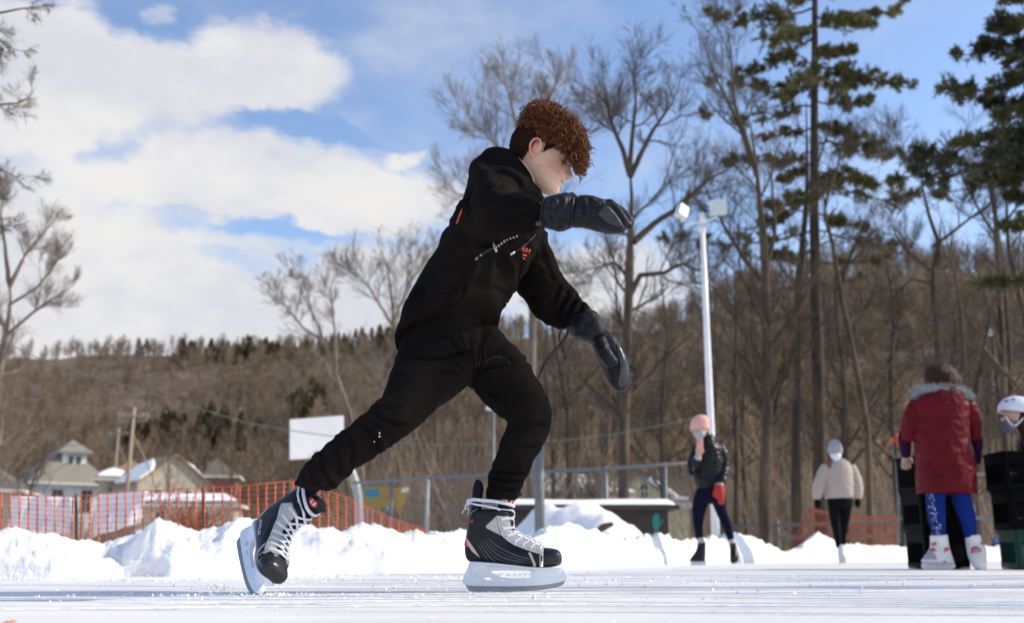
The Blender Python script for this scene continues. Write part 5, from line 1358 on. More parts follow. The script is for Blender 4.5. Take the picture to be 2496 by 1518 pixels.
for (x, y) in [(925, 1063), (925, 1055), (912, 1076)]:
    h, no = shoot(pb, x, y); mb = MB(); mb.sphere(h - raydir(x, y) * .002, .0022, 8, 6); mb.build('snow_fleck', M_snow, trousers)

# ---- mittens
def glove(name, stations, thumb, label_side, Yb, extra=None, m_=M_glove, parent=None):
    mb = MB(); loftE(mb, stations, Yb, n=44, per=9, freq=30, seed=9, ex=2.1)
    if thumb: loftC(mb, *thumb[0], flat=thumb[1], n=28, per=7)
    if extra: extra(mb)
    me = remeshed(mb, .0034, 3, name); fold_bulge(me, .0032, 30, 3)
    if name in CR: crease(me, CR.pop(name))
    return link(name, me, m_, parent), me
NY = HY - .42
CR = {'mitten_cuff': [([(1345, 482), (1338, 515), (1344, 550)], .004, 4), ([(1364, 480), (1372, 515), (1362, 555)], .005, 4.5), ([(1384, 490), (1378, 530), (1386, 556)], .005, 4), ([(1326, 500), (1345, 506), (1366, 500)], .003, 4), ([(1335, 535), (1360, 530), (1380, 540)], .004, 4)],
      'mitten': [([(1474, 489), (1494, 508), (1512, 532), (1524, 554)], .007, 4), ([(1400, 518), (1435, 528), (1475, 549), (1515, 558)], .004, 3.5), ([(1412, 486), (1422, 510), (1416, 530)], .004, 4), ([(1432, 484), (1445, 500), (1462, 506)], .003, 4)]}
near_cuff, nc_me = glove('mitten_cuff', [((1322, 486), (1312, 538), 0, .034), ((1340, 481), (1330, 552), 0, .045), ((1360, 477), (1352, 558), 0, .049, .05), ((1382, 474), (1374, 560), 0, .047, .05), ((1398, 480), (1394, 552), 0, .041)], None, '', NY, parent=boy)
near_hand, nh_me = glove('mitten', [((1392, 484), (1388, 550), 0, .038), ((1410, 481), (1404, 552), 0, .042, .03), ((1434, 479), (1430, 554), -.005, .044, .02), ((1462, 486), (1456, 562), -.01, .044, .01), ((1488, 497), (1482, 567), -.015, .040), ((1508, 512), (1502, 569), -.02, .034), ((1522, 528), (1516, 566), -.02, .026), ((1530, 542), (1524, 560), -.02, .014)],
                         (([P(1430, 500, NY + .03), P(1466, 500, NY + .045), P(1496, 510, NY + .045), P(1519, 524, NY + .04), P(1531, 542, NY + .03), P(1530, 552, NY + .02)], [.014, .017, .0165, .0165, .0150, .009]), 1.0), '', NY, parent=boy)
nhb = bvh_of(nh_me); ncb = bvh_of(nc_me)
band('seam', [(1408, 520), (1440, 530), (1470, 545), (1500, 556), (1522, 557)], None, nhb, 30, .0006, .0016, M_cord, near_hand)
band('seam', [(1476, 492), (1496, 512), (1512, 534), (1522, 552)], None, nhb, 24, .0006, .0013, M_cord, near_hand)
decal('grey_panel', *tri_poly([(1458, 522), (1470, 504), (1484, 504), (1500, 520), (1516, 543), (1520, 554), (1500, 551), (1478, 541)], 4), nhb, .0012, M_gloveg, near_hand, .0015)
for (a, b) in (((1500, 548), (1501, 554)), ((1507, 549), (1508, 555)), ((1514, 550), (1514, 556))): band('pleat', [a, ((a[0] + b[0]) / 2, (a[1] + b[1]) / 2), b], None, nhb, 5, .0026, .0012, M_cord, near_hand)
mb = MB(); c0 = [P(x, y, NY - .03) for x, y in ((1380, 472), (1396, 467), (1411, 480), (1402, 486))]
mb.add([tuple(p) for p in c0] + [tuple(p + Vector((0, .05, 0))) for p in c0], [(0, 1, 2, 3), (4, 7, 6, 5), (0, 4, 5, 1), (1, 5, 6, 2), (2, 6, 7, 3), (3, 7, 4, 0)]); o = mb.build('strap', M_gloveg, near_cuff, False); bevel_obj(o, .002)
band('strap_band', [(1398, 478), (1396, 500), (1394, 525), (1391, 548)], None, ncb, 18, .001, .006, M_glove, near_cuff, .003)
band('cuff_hem', [(1326, 484), (1321, 505), (1318, 525), (1316, 545)], None, ncb, 14, .001, .004, M_glove, near_cuff, .003)
mb = MB(); mb.box(P(1313, 545, NY - .03), (.016, .012, .010), .3); o = mb.build('toggle', M_gloveg, near_cuff, False); bevel_obj(o, .002)

FYg = HY + .11
far_cuff, fc_me = glove('mitten_cuff', [((1370, 795), (1432, 752), .02, .042), ((1382, 806), (1452, 762), .02, .050), ((1398, 820), (1466, 780), .01, .052, .05), ((1420, 830), (1476, 798), .0, .048, .05), ((1438, 835), (1478, 808), 0, .040)], None, '', FYg, parent=boy)
far_hand, fh_me = glove('mitten', [((1436, 834), (1476, 806), 0, .036), ((1448, 850), (1496, 818), 0, .042), ((1460, 872), (1514, 843), 0, .043), ((1474, 900), (1530, 878), -.005, .040), ((1482, 922), (1535, 908), -.01, .034), ((1492, 940), (1532, 932), -.015, .025), ((1504, 951), (1522, 950), -.02, .012)],
                        (([P(1460, 828, FYg - .035), P(1468, 850, FYg - .052), P(1482, 872, FYg - .062), P(1494, 886, FYg - .062), P(1497, 891, FYg - .060)], [.018, .0205, .0195, .017, .008]), .95), '', FYg, parent=boy)
fhb = bvh_of(fh_me)
decal('palm_patch', *tri_poly([(1504, 840), (1516, 852), (1528, 880), (1532, 905), (1528, 932), (1514, 947), (1506, 935), (1512, 900), (1508, 866)], 4), fhb, .0012, M_palm, far_hand, .0015)
band('seam', [(1446, 842), (1456, 868), (1472, 898), (1482, 925), (1496, 944)], None, fhb, 30, .0006, .0014, M_gloveg, far_hand)
band('seam', [(1503, 836), (1507, 862), (1502, 884)], None, fhb, 16, .0006, .0014, M_gloveg, far_hand)
# loose cords hanging at the far cuff
def cord3(pl, Yc, r=.0022, nm='cuff_cord'):
    mb = MB(); mb.tube([P(x, y, Yc) for x, y in catmull(pl, 6)], r, 6); return mb.build(nm, M_cord, boy)
cord3([(1384, 806), (1372, 830), (1345, 858), (1326, 884), (1318, 905), (1310, 925)], FYg - .04)
cord3([(1388, 806), (1378, 826), (1354, 856), (1334, 880), (1318, 908), (1310, 926)], FYg - .05)
cord3([(1372, 800), (1364, 822), (1368, 845), (1378, 872)], FYg - .03, .0018); cord3([(1368, 800), (1362, 820), (1370, 842), (1376, 870)], FYg - .035, .0018)
mb = MB(); mb.tube([P(1377, 868, FYg - .03), P(1379, 876, FYg - .03)], .004, 8); mb.build('cord_tip', M_cord, boy)

# ---- head and body (one continuous skin mesh)
HS = 1.08
PITCH, YAW = R(24), R(7)
hx = Vector((math.cos(PITCH) * math.cos(YAW), -math.cos(PITCH) * math.sin(YAW), -math.sin(PITCH)))
hy = Vector((0, 0, 1)).cross(hx).normalized()
hz = hx.cross(hy)
HM = Matrix((hx, hy, hz)).transposed() * HS
HO = P(1320, 382, HY - .005)
def h2w(p): return HM @ Vector(p) + HO
HMi = HM.inverted()
def w2h(p): return HMi @ (Vector(p) - HO)
zf = [(.112, .005), (.106, .04), (.092, .065), (.07, .083), (.045, .091), (.025, .0925), (.012, .0865), (0, .085), (-.012, .086), (-.026, .087), (-.036, .087), (-.045, .0905), (-.051, .0925), (-.0545, .0885), (-.058, .0915), (-.066, .0885), (-.073, .0855), (-.083, .0885), (-.093, .089), (-.103, .083), (-.110, .070), (-.115, .045)]
zb = [(.112, 0), (.104, -.05), (.085, -.080), (.055, -.097), (.02, -.102), (-.01, -.096), (-.035, -.080), (-.055, -.060), (-.075, -.035), (-.095, -.012), (-.110, .012), (-.115, .030)]
zw = [(.112, .0), (.107, .03), (.095, .050), (.07, .067), (.04, .0755), (.01, .0755), (-.02, .070), (-.045, .065), (-.065, .058), (-.085, .047), (-.1, .035), (-.11, .020), (-.115, .008)]
def tabf(t):
    xs = np.array([a for a, b in t])[::-1]; ys = np.array([b for a, b in t])[::-1]
    return lambda z: float(np.interp(z, xs, ys))
xf_, xb_, w_ = tabf(zf), tabf(zb), tabf(zw)
nose_t = tabf([(.02, 0), (.008, .004), (-.002, .009), (-.012, .0155), (-.020, .0215), (-.0255, .0255), (-.030, .0245), (-.034, .017), (-.0365, .006), (-.040, 0)])
nsig_t = tabf([(.02, .008), (0, .0075), (-.015, .009), (-.027, .0125), (-.034, .013), (-.04, .013)])
def head_pt(th, z, grow_=0.0):
    xf, xb, w = xf_(z), xb_(z), w_(z)
    xc, a = (xf + xb) / 2, (xf - xb) / 2
    c, s = math.cos(th), math.sin(th)
    x = xc + (a + grow_) * math.copysign(abs(c) ** .88, c); y = (w + grow_) * math.copysign(abs(s) ** .92, s)
    if c > 0:
        k = 1
        x += nose_t(z) * math.exp(-(y / nsig_t(z)) ** 2)
        x += .005 * math.exp(-((abs(y) - .0115) / .005) ** 2 - ((z + .031) / .006) ** 2)       # nostril wings
        x -= .0085 * math.exp(-((abs(y) - .033) / .015) ** 2 - ((z - .004) / .0105) ** 2)       # sockets
        x += .0065 * math.exp(-((abs(y) - .032) / .0115) ** 2 - ((z - .001) / .0065) ** 2)      # closed lids
        x += .004 * math.exp(-((z - .020) / .006) ** 2) * math.exp(-((abs(y) - .03) / .02) ** 2)  # brow
        x -= .0035 * math.exp(-((z + .0545) / .0018) ** 2) * (1 if abs(y) < .024 else math.exp(-((abs(y) - .024) / .004) ** 2)) # mouth line
        x += .004 * math.exp(-((abs(y) - .045) / .02) ** 2 - ((z + .030) / .022) ** 2)          # cheek
        x -= .002 * math.exp(-((abs(y) - .028) / .005) ** 2 - ((z + .050) / .010) ** 2)
    return (x, y, z if z > -.036 else -.036 + (z + .036) * .82)
mb = MB()
nth, nzz = 176, 130; V = []
zs = .112 - (.227) * (1 - np.cos(np.linspace(0, math.pi, nzz))) / 2
for z in zs:
    for j in range(nth): V.append(tuple(h2w(head_pt(2 * math.pi * j / nth, float(z)))))
V += [tuple(h2w((.0, 0, .1125))), tuple(h2w((.038, 0, -.036 - .0795 * .82)))]
Fh = [(i * nth + j, (i + 1) * nth + j, (i + 1) * nth + (j + 1) % nth, i * nth + (j + 1) % nth) for i in range(nzz - 1) for j in range(nth)]
a, b = nzz * nth, nzz * nth + 1
Fh += [(j, (j + 1) % nth, a) for j in range(nth)] + [((nzz - 1) * nth + (j + 1) % nth, (nzz - 1) * nth + j, b) for j in range(nth)]
mb.add(V, Fh)
# neck, then a plain body inside the clothes
nk = [h2w((-.045, 0, .0)), h2w((-.040, 0, -.045)), P(1268, 436, HY + .0), P(1250, 462, HY), P(1236, 490, HY)]
loftC(mb, nk, [.050, .058, .062, .066, .075], n=40, per=6, flat=1.0)
loftC(mb, [P(1240, 470, HY), P(1205, 560, HY), P(1150, 680, HY), P(1095, 780, HY), P(1082, 850, HY)], [.08, .10, .085, .07, .06], flat=1.0, n=28, per=4)
loftC(mb, [P(1215, 470, HY - .05), P(1206, 498, HY - .23), P(1222, 522, HY - .33), P(1322, 510, HY - .41), P(1450, 520, HY - .43)], [.045, .04, .035, .025, .022], n=20, per=4)
loftC(mb, [P(1270, 520, HY + .1), P(1300, 640, HY + .15), P(1340, 730, HY + .16), P(1430, 800, HY + .12), P(1500, 890, HY + .1)], [.045, .04, .035, .025, .022], n=20, per=4)
loftC(mb, [P(1075, 840, HY - .03), P(1004, 960, HY - .09), P(922, 1046, HY - .12), P(838, 1112, HY - .155), P(782, 1162, HY - .17)], [.065, .045, .035, .03, .026], n=20, per=4)
loftC(mb, [P(1130, 830, HY + .04), P(1215, 910, HY + .06), P(1280, 1000, HY + .05), P(1255, 1100, HY + .03), P(1224, 1222, HY + .02)], [.06, .055, .045, .04, .032], n=20, per=4)
# ear
def ear(sign):
    c = np.array([-.006, sign * .0745, -.010]); pts = []; es = .80
    for t in np.linspace(-.35 * math.pi, 1.22 * math.pi, 26):
        q = (math.cos(t) * .0165 - .004, sign * (.007 + .006 * math.sin(t * .5)), math.sin(t) * .024 + .010); pts.append(q)
    pts += [(-.014, sign * .004, -.016), (-.008, sign * .002, -.026), (-.001, sign * .001, -.029), (.003, sign * .0, -.022)]
    W = [tuple(h2w(c + np.array(p) * es * 1.08)) for p in pts]
    mb.tube(catmull(W, 2), .0042, 10)
    m3 = (HM.normalized()).to_4x4()
    mb.sphere(h2w(c + np.array([-.002, sign * .0025, .002])), (.0125, .0042, .0215), 20, 12, rotm=m3)
    mb.tube([tuple(h2w(c + es * np.array(p))) for p in [(.006, sign * .004, .018), (-.004, sign * .009, .014), (-.008, sign * .0095, .002), (-.004, sign * .009, -.010), (.004, sign * .007, -.014)]], .003, 8)
    mb.sphere(h2w(c + es * np.array([-.005, sign * .0015, -.024])), (.007, .004, .008), 12, 8, rotm=m3)
    mb.tube([tuple(h2w(c + es * np.array(p))) for p in [(.0105, sign * .002, .006), (.0095, sign * .007, -.001), (.009, sign * .003, -.008)]], .0035, 8)
ear(-1); ear(1)
skin = remeshed(mb, .0021, 2, 'person_body')
co = get_co(skin); H3 = np.array(HMi.to_3x3() if hasattr(HMi, 'to_3x3') else HMi)
loc = (co - np.array(tuple(HO))) @ H3.T
colr = np.tile(np.array([.74, .485, .36]), (len(co), 1))
def blend(mask, c):
    global colr
    colr = colr * (1 - mask[:, None]) + np.array(c) * mask[:, None]
x, y, z = loc.T; ay = np.abs(y); z = np.where(z < -.036, -.036 + (z + .036) / .82, z)
blend(.62 * np.exp(-((x - .055) / .030) ** 2 - ((z + .030) / .022) ** 2) * (ay > .03), (.62, .22, .17))
blend(.35 * np.exp(-((x - .108) / .016) ** 2 - ((z + .026) / .012) ** 2), (.62, .27, .20))
earm = ((ay > .0725) & (x > -.04) & (x < .016) & (z > -.045) & (z < .024)).astype(float)
blend(.75 * earm * np.clip((.0 - x) / .015 + .4, 0, 1), (.68, .20, .15))
blend(.8 * np.exp(-((z + .0545) / .0045) ** 2 - (y / .021) ** 4) * (x > .07), (.50, .17, .14))
blend(.9 * np.exp(-((z + .0543) / .0014) ** 2 - (y / .024) ** 4) * (x > .07), (.16, .05, .04))
blend(.85 * np.exp(-((z - .021 - .1 * (ay - .03)) / .0035) ** 2 - ((ay - .032) / .016) ** 4) * (x > .05), (.14, .06, .03))
blend(.95 * np.exp(-((z + .003 + .12 * (ay - .032)) / .0024) ** 2 - ((ay - .033) / .0125) ** 4) * (x > .05), (.05, .02, .015))
blend(.8 * np.exp(-((ay - .008) / .0035) ** 2 - ((z + .0345) / .0022) ** 2) * (x > .08), (.12, .04, .03))
blend(.9 * np.exp(-((x - .020) ** 2 + (z + .052) ** 2) / .0016 ** 2) * (y < 0), (.10, .04, .03))
at = skin.attributes.new('tone', 'FLOAT_COLOR', 'POINT'); at.data.foreach_set('color', np.c_[colr, np.ones(len(colr))].ravel())
M_skin = mat('skin', (.6, .4, .3), .48, sss=.25, vcol='tone', bump=.12, bscale=300, bumpdist=.001, spec=.35)
body = link('body', skin, M_skin, boy)

def face_x(y, z):
    th = math.asin(min(1, (abs(y) / w_(z)) ** (1 / .92))) * (1 if y >= 0 else -1); return head_pt(th, z)
M_lash = mat('lash', (.03, .012, .008), .6)
for sg in (-1, 1):
    mb = MB()
    pts = [face_x(sg * y, z) for y, z in ((.019, -.006), (.026, -.0035), (.034, -.003), (.041, -.005), (.0465, -.0085))]
    mb.tube([tuple(h2w((p[0] + .0012, p[1], p[2]))) for p in pts], [.0006, .0013, .0015, .0014, .0007], 6); mb.build('eyelashes', M_lash, body)
    mb = MB()
    pts = [face_x(sg * y, z) for y, z in ((.014, .017), (.024, .021), (.036, .0215), (.047, .016))]
    mb.tube([tuple(h2w((p[0] + .0008, p[1], p[2]))) for p in pts], [.0012, .0022, .0020, .0009], 6); mb.build('eyebrow', M_lash, body)

# ---- hair: shaved sides shell, then a mop of curls
M_buzz = mat('hair_short_dark', (.024, .0105, .0065), .85, (.040, .018, .010), spec=.08, nscale=300, bump=.8, bscale=900, bumpdist=.001)
M_curl = mat('hair_auburn_curls', (.060, .017, .006), .5, (.19, .060, .016), nscale=60, spec=.3, thr=(.3, .7))
def hairline(x, z):          # True where short hair grows (head-local, side view)
    if z > .055: return True
    if x < -.036: return z > -.062 + (x + .036) * 1.0
    if x < -.012: return z > .020 + (x + .012) * 3.4
    if x < .012: return z > .020
    return z > -.016 + (x - .012) * 1.15 and x < .055
n1, n2 = 190, 120; V, keep = [], []
zs2 = np.linspace(.1118, -.085, n2)
for z_ in zs2:
    for j in range(n1):
        p = head_pt(2 * math.pi * j / n1, float(z_), .0028); V.append(tuple(h2w(p))); keep.append(hairline(p[0] + .004 * mnoise.noise(Vector((z_ * 200, j * .3, 0))), p[2] + .003 * mnoise.noise(Vector((j * .5, z_ * 90, 4)))))
Fs = []
for i in range(n2 - 1):
    for j in range(n1):
        f = (i * n1 + j, (i + 1) * n1 + j, (i + 1) * n1 + (j + 1) % n1, i * n1 + (j + 1) % n1)
        if all(keep[q] for q in f): Fs.append(f)
bm = bmesh.new(); me = mesh_from(V, Fs); bm.from_mesh(me); bmesh.ops.delete(bm, geom=[v for v in bm.verts if not v.link_faces], context='VERTS'); bm.to_mesh(me); bm.free()
hair = link('hair', me, M_buzz, boy); m = hair.modifiers.new('t', 'SOLIDIFY'); m.thickness = .002
# tiny stubble strands to soften the fade
rgh = np.random.default_rng(77); VV, FF = [], []
cnt = 0
for _ in range(26000):
    th = rgh.uniform(0, 6.283); z_ = rgh.uniform(-.09, .085); p = head_pt(th, z_, .002)
    e = .006
    if not hairline(p[0] + rgh.normal(0, .003), p[2] + rgh.normal(0, .003)): continue
    if p[2] > .075: continue
    q = head_pt(th + rgh.normal(0, .02), z_ - rgh.uniform(.004, .008), .0052); a = h2w(p); b = h2w(q); s = (b - a).cross(hx).normalized() * .00035
    n0 = len(VV); VV += [tuple(a - s), tuple(a + s), tuple(b)]; FF.append((n0, n0 + 1, n0 + 2)); cnt += 1
link('stubble', mesh_from(VV, FF), M_buzz, hair, False)
# mop volume outline in the photo
MOP = [(1268, 308), (1271, 290), (1280, 272), (1294, 259), (1310, 252), (1328, 251), (1346, 259), (1364, 268), (1382, 281), (1400, 295), (1412, 312), (1421, 330), (1428, 352), (1427, 378), (1424, 400), (1419, 416), (1406, 416), (1401, 402), (1393, 388), (1384, 376), (1372, 365), (1357, 354), (1344, 346), (1328, 343), (1318, 336), (1312, 316), (1300, 303), (1284, 301)]
cxm, cym = 1356, 325
def depth_half(x, y):        # half thickness of the mop at a photo position
    t = min(1, max(0, (x - 1265) / 165)); return (.084 * math.sin(math.pi * (.18 + .72 * t)) ** .6)
def mop_center(x, y): return HY - .008 - .028 * min(1, max(0, (x - 1290) / 140))
mb = MB()
# inner core so no sky shows through
core = [((1274, 318), (1290, 270), 0, .052), ((1298, 316), (1312, 266), -.004, .068), ((1320, 332), (1340, 272), -.010, .076), ((1340, 338), (1370, 290), -.018, .078), ((1360, 352), (1396, 308), -.024, .074), ((1378, 374), (1412, 334), -.028, .058), ((1396, 386), (1418, 366), -.032, .044), ((1402, 404), (1414, 392), -.034, .03)]
loftE(mb, core, HY, n=44, per=6)
cm = remeshed(mb, .004, 2, 'hair_core'); fold_bulge(cm, .006, 45, 9)
link('hair_core', cm, M_buzz, hair)
def curls(n, seed, edge=False, r0=(.0055, .0095), L=(.020, .036), th=(.0009, .0016)):
    rg = np.random.default_rng(seed); PPs, RRs = [], []; m = 26
    fl = np.array(tuple(hx * .75 - hz * .25)); c = 0
    while c < n:
        x, y = rg.uniform(1256, 1440), rg.uniform(240, 432)
        inside = poly_contains(MOP, x, y)
        if not inside: continue
        xi, yi = cxm + (x - cxm) * 1.10, cym + (y - cym) * 1.10
        nearedge = not poly_contains(MOP, xi, yi)
        if edge and not nearedge: continue
        dh = depth_half(x, y)
        r = rg.random()
        yy = mop_center(x, y) + (-dh if r < .72 else dh * rg.uniform(-1, 1)) * (1 if not nearedge else rg.uniform(.0, .8))
        if not nearedge: yy += rg.normal(0, .006)
        base = np.array(tuple(P(x, y, yy))); base = base + .006 * np.array(tuple(mnoise.noise_vector(Vector(base) * 45)))
        rad = np.array([(x - cxm) / 90., rg.normal(0, .3) - (.6 if yy < mop_center(x, y) else -.6), -(y - cym) / 90.])
        d = fl + rg.normal(0, .45, 3) + rad * (.2 if not nearedge else .3); d /= np.linalg.norm(d)
        u = np.cross(d, rg.normal(size=3)); u /= np.linalg.norm(u); v = np.cross(d, u)
        sz = rg.choice([.75, 1.0, 1.5]); ll = rg.uniform(*L) * sz; rr = rg.uniform(*r0) * sz ** .5; turns = rg.uniform(1.1, 2.3) * (1 if rg.random() < .5 else -1); t = np.linspace(0, 1, m)
        ph = rg.uniform(0, 6.28); bend = rg.normal(0, .2, 3)
        cen = base - d * ll * .4 + np.outer(t, d) * ll + np.outer(t * t, bend) * ll
        R_ = rr * (1 - .35 * t)
        pl = cen + (np.cos(ph + turns * 6.283 * t) * R_)[:, None] * u + (np.sin(ph + turns * 6.283 * t) * R_)[:, None] * v
        k = rg.integers(2, 4)
        for s in range(k):
            PPs.append(pl + rg.normal(0, .0010, 3) + np.outer(t, rg.normal(0, .0018, 3))); RRs.append(rg.uniform(*th) * (1 - .6 * t ** 4) * (.5 + .5 * np.minimum(1, t * 6)))
        c += 1
    return np.array(PPs), np.array(RRs)
tb_ = Tubes(); tb_.add(*curls(2100, 5), 4); tb_.add(*curls(420, 6, True, (.006, .010), (.012, .026), (.0005, .0010)), 3)
# flyaway wisps on the crown
PPw, RRw = [], []
for _ in range(170):
    x, y = rgh.uniform(1276, 1385), 0; y = float(np.interp(x, [1276, 1310, 1345, 1385], [282, 256, 262, 285])) + rgh.uniform(-4, 12); b = np.array(tuple(P(x, y, HY + rgh.normal(0, .03)))); t = np.linspace(0, 1, 26); a = rgh.uniform(.2, 1.5); L_ = rgh.uniform(.018, .042)
    PPw.append(b + np.outer(t, [.35 * L_, 0, L_ * .8]) + np.outer(np.sin(t * 3 + a) * .008, [1, .3, .2]) - np.outer(t ** 2, [-.6 * L_, 0, .5 * L_])); RRw.append(.0005 * (1 - .5 * t))
tb_.add(np.array(PPw), np.array(RRw), 3)
link('curls', tb_.mesh('curls'), M_curl, hair)
# ================================================================== HOCKEY SKATES
M_boot = mat('boot_black', (.005, .006, .009), .36, (.008, .009, .012), nscale=20, bump=.15, bscale=240, bumpdist=.001, spec=.28)
M_mesh = mat('boot_ballistic', (.005, .006, .009), .6, (.009, .010, .013), nscale=240, bump=.4, bscale=700, bumpdist=.0008, spec=.15)
M_cap = mat('toe_cap', (.009, .009, .0095), .3, (.013, .013, .0135), nscale=12, bump=.12, bscale=60, bumpdist=.002, spec=.5)
M_silver = mat('silver_leatherette', (.46, .46, .44), .42, (.40, .40, .39), nscale=30, bump=.25, bscale=260, bumpdist=.001, spec=.4)
M_lace = mat('white_lace', (.80, .80, .86), .8, (.66, .66, .74), nscale=260, bump=.6, bscale=500, bumpdist=.001)
M_holder = mat('blade_holder_white', (.78, .82, .90), .30, (.72, .77, .86), nscale=9, spec=.5)
M_steel = mat('blade_steel', (.36, .37, .38), .42, (.27, .28, .29), nscale=30, metal=.55, stretch=(1, 1, 6), bump=.3, bscale=90, bumpdist=.001)
M_stripe = mat('boot_stripe', (.11, .125, .16), .45)
M_rubber = mat('felt_liner', (.012, .012, .013), .95, bump=.6, bscale=300, bumpdist=.002)
M_badge = mat('badge_red', (.50, .03, .025), .4); M_badgew = mat('badge_white', (.8, .8, .8), .5); M_pinkw = mat('pale_pink', (.62, .45, .43), .5)
K = 4042.0
def S2(x, y): return ((x - 200) / K, (1425 - y) / K)          # trace px -> local metres (x to toe, z up)

def skate(name, label, M4, badge_px, letters=None, group='hockey skates of the teenager'):
    """M4: local (x toe, y left, z up) -> world"""
    root = boy
    def w(p): return tuple(M4 @ Vector(p))
    def ribs(mb, rows, ex=2.6, n=40, per=7):
        L, R_, D = [], [], []
        for (ax, ay), (bx, by), hw in rows:
            a, b = S2(ax, ay), S2(bx, by); L.append((a[0], 0, a[1])); R_.append((b[0], 0, b[1])); D.append(hw / K)
        return ring_loft(mb, L, R_, D, ex=ex, n=n, per=per)
    def done(mb, nm, m_, parent, voxel=None, sm=2, thick=None):
        me = remeshed(mb, voxel, sm, nm) if voxel else mb.mesh(nm)
        loc = get_co(me).copy(); lb = BVHTree.FromPolygons([Vector(c) for c in loc], [tuple(p.vertices) for p in me.polygons])
        set_co(me, np.array([w(c) for c in loc])); 
        return link(nm, me, m_, parent), lb
    skr = bpy.data.objects.new(name, None); COL.objects.link(skr); skr.parent = root; skr.matrix_parent_inverse = world_of(root).inverted(); skr.location = M4 @ Vector((0, 0, 0))
    tag(skr, label)
    # boot
    mb = MB()
    ribs(mb, [((172, 462), (610, 478), 120), ((160, 500), (648, 500), 146), ((146, 570), (655, 560), 152), ((134, 660), (655, 650), 152), ((120, 770), (690, 735), 150), ((104, 860), (745, 772), 146), ((104, 950), (790, 792), 146), ((120, 1030), (820, 808), 146), ((165, 1076), (850, 822), 148),
              ((260, 1085), (875, 838), 150), ((380, 1090), (905, 852), 158), ((550, 1106), (945, 868), 172), ((720, 1128), (990, 880), 184), ((880, 1145), (1030, 890), 190), ((990, 1150), (1050, 898), 188)])
    boot, bb = done(mb, 'boot', M_boot, skr, .0028, 1)
    # toe cap
    mb = MB(); ribs(mb, [((1030, 1151), (1042, 892), 185), ((1045, 1150), (1062, 912), 195), ((1100, 1143), (1105, 915), 193), ((1160, 1134), (1155, 922), 185), ((1205, 1124), (1200, 934), 168), ((1236, 1108), (1232, 958), 138), ((1252, 1085), (1248, 990), 100), ((1257, 1060), (1255, 1020), 40)], ex=2.4)
    cap, cb = done(mb, 'toe_cap', M_cap, skr, .0025, 1)
    # tongue and tendon guard
    mb = MB(); ribs(mb, [((545, 600), (652, 600), 60), ((520, 520), (664, 515), 95), ((500, 440), (670, 445), 108), ((500, 350), (692, 395), 112), ((515, 290), (712, 345), 108), ((560, 262), (720, 300), 90), ((620, 268), (716, 288), 60)], ex=2.3)
    tongue, tb2 = done(mb, 'tongue', M_mesh, skr, .003, 1)
    mb = MB(); ribs(mb, [((640, 330), (722, 352), 70), ((690, 275), (755, 318), 78), ((735, 250), (790, 305), 66), ((770, 258), (795, 290), 40)], ex=2.2)
    done(mb, 'tongue_felt', M_rubber, tongue, .003, 1)
    mb = MB(); ribs(mb, [((175, 500), (300, 500), 110), ((180, 420), (302, 420), 106), ((186, 335), (308, 345), 98), ((190, 260), (318, 280), 90), ((200, 195), (324, 225), 78), ((222, 135), (310, 160), 55), ((242, 110), (288, 128), 28)], ex=2.3)
    tg, gb2 = done(mb, 'tendon_guard', M_mesh, skr, .003, 1)
    # local projection of traced shapes on the boot sides (ray along y)
    def side(px, py, s, b=None):
        x, z = S2(px, py); h, nn, _, _ = (b or bb).ray_cast(Vector((x, s * .3, z)), Vector((0, -s, 0)))
        if h is None: return None, None
        return h, (nn if nn.y * s > 0 else -nn)
    def patch(nm, poly, s, off, m_, th=.0012, ml=26, b=None):
        V2, F2 = tri_poly(poly, ml); Vw, ok = [], []
        for x, y in V2:
            h, nn = side(x, y, s, b)
            ok.append(h is not None); Vw.append(w(h + nn * off) if h is not None else (0, 0, 0))
        Fq = [f for f in F2 if all(ok[i] for i in f)]
        if not Fq: return None
        me = mesh_from(Vw, Fq); bm = bmesh.new(); bm.from_mesh(me); bmesh.ops.delete(bm, geom=[v for v in bm.verts if not v.link_faces], context='VERTS'); bm.to_mesh(me); bm.free()
        o = link(nm, me, m_, boot); mm = o.modifiers.new('t', 'SOLIDIFY'); mm.thickness = th; mm.offset = 0; return o
    def line(nm, pl, s, off, r, m_, b=None, flat=.5, parent=None, closed=False):
        pts, nns = [], []
        for x, y in resample(catmull(pl, 6), 34):
            h, nn = side(x, y, s, b)
            if h is None: continue
            pts.append(h + nn * off); nns.append(nn)
        if len(pts) < 4: return
        mb = MB(); mb.tube([tuple(p) for p in pts], [r * (.35 + .65 * min(1, 8 * t, 8 * (1 - t))) for t in np.linspace(0, 1, len(pts))], 6, flat=flat, flatdir=np.array([tuple(q) for q in nns])); 
        done(mb, nm, m_, parent or boot)
    FACE = [(478, 548), (520, 552), (560, 556), (608, 552), (640, 560), (642, 650), (668, 722), (728, 762), (800, 800), (900, 852), (1030, 892), (1042, 900), (1040, 990), (960, 982), (850, 948), (700, 893), (600, 830), (540, 772), (505, 680)]
    for s in (-1, 1):
        patch('facing', FACE, s, .0012, M_silver, .002)
        patch('ankle_patch', [(354, 668), (478, 552), (500, 680), (536, 776), (440, 730), (370, 695)], s, .0008, M_silver, .0014)
        for q in (.62, .36):
            tri = [(354, 668), (478, 552), (500, 680), (536, 776), (440, 730), (354, 668)]; c_ = (465, 672)
            line('stitching', [(c_[0] + (x - c_[0]) * q, c_[1] + (y - c_[1]) * q) for x, y in tri], s, .0018, .0006, M_badgew)
        line('stitching', [(492, 556), (512, 680), (550, 770), (606, 822), (704, 884), (852, 940), (960, 974), (1034, 982)], s, .0026, .0006, M_badgew)
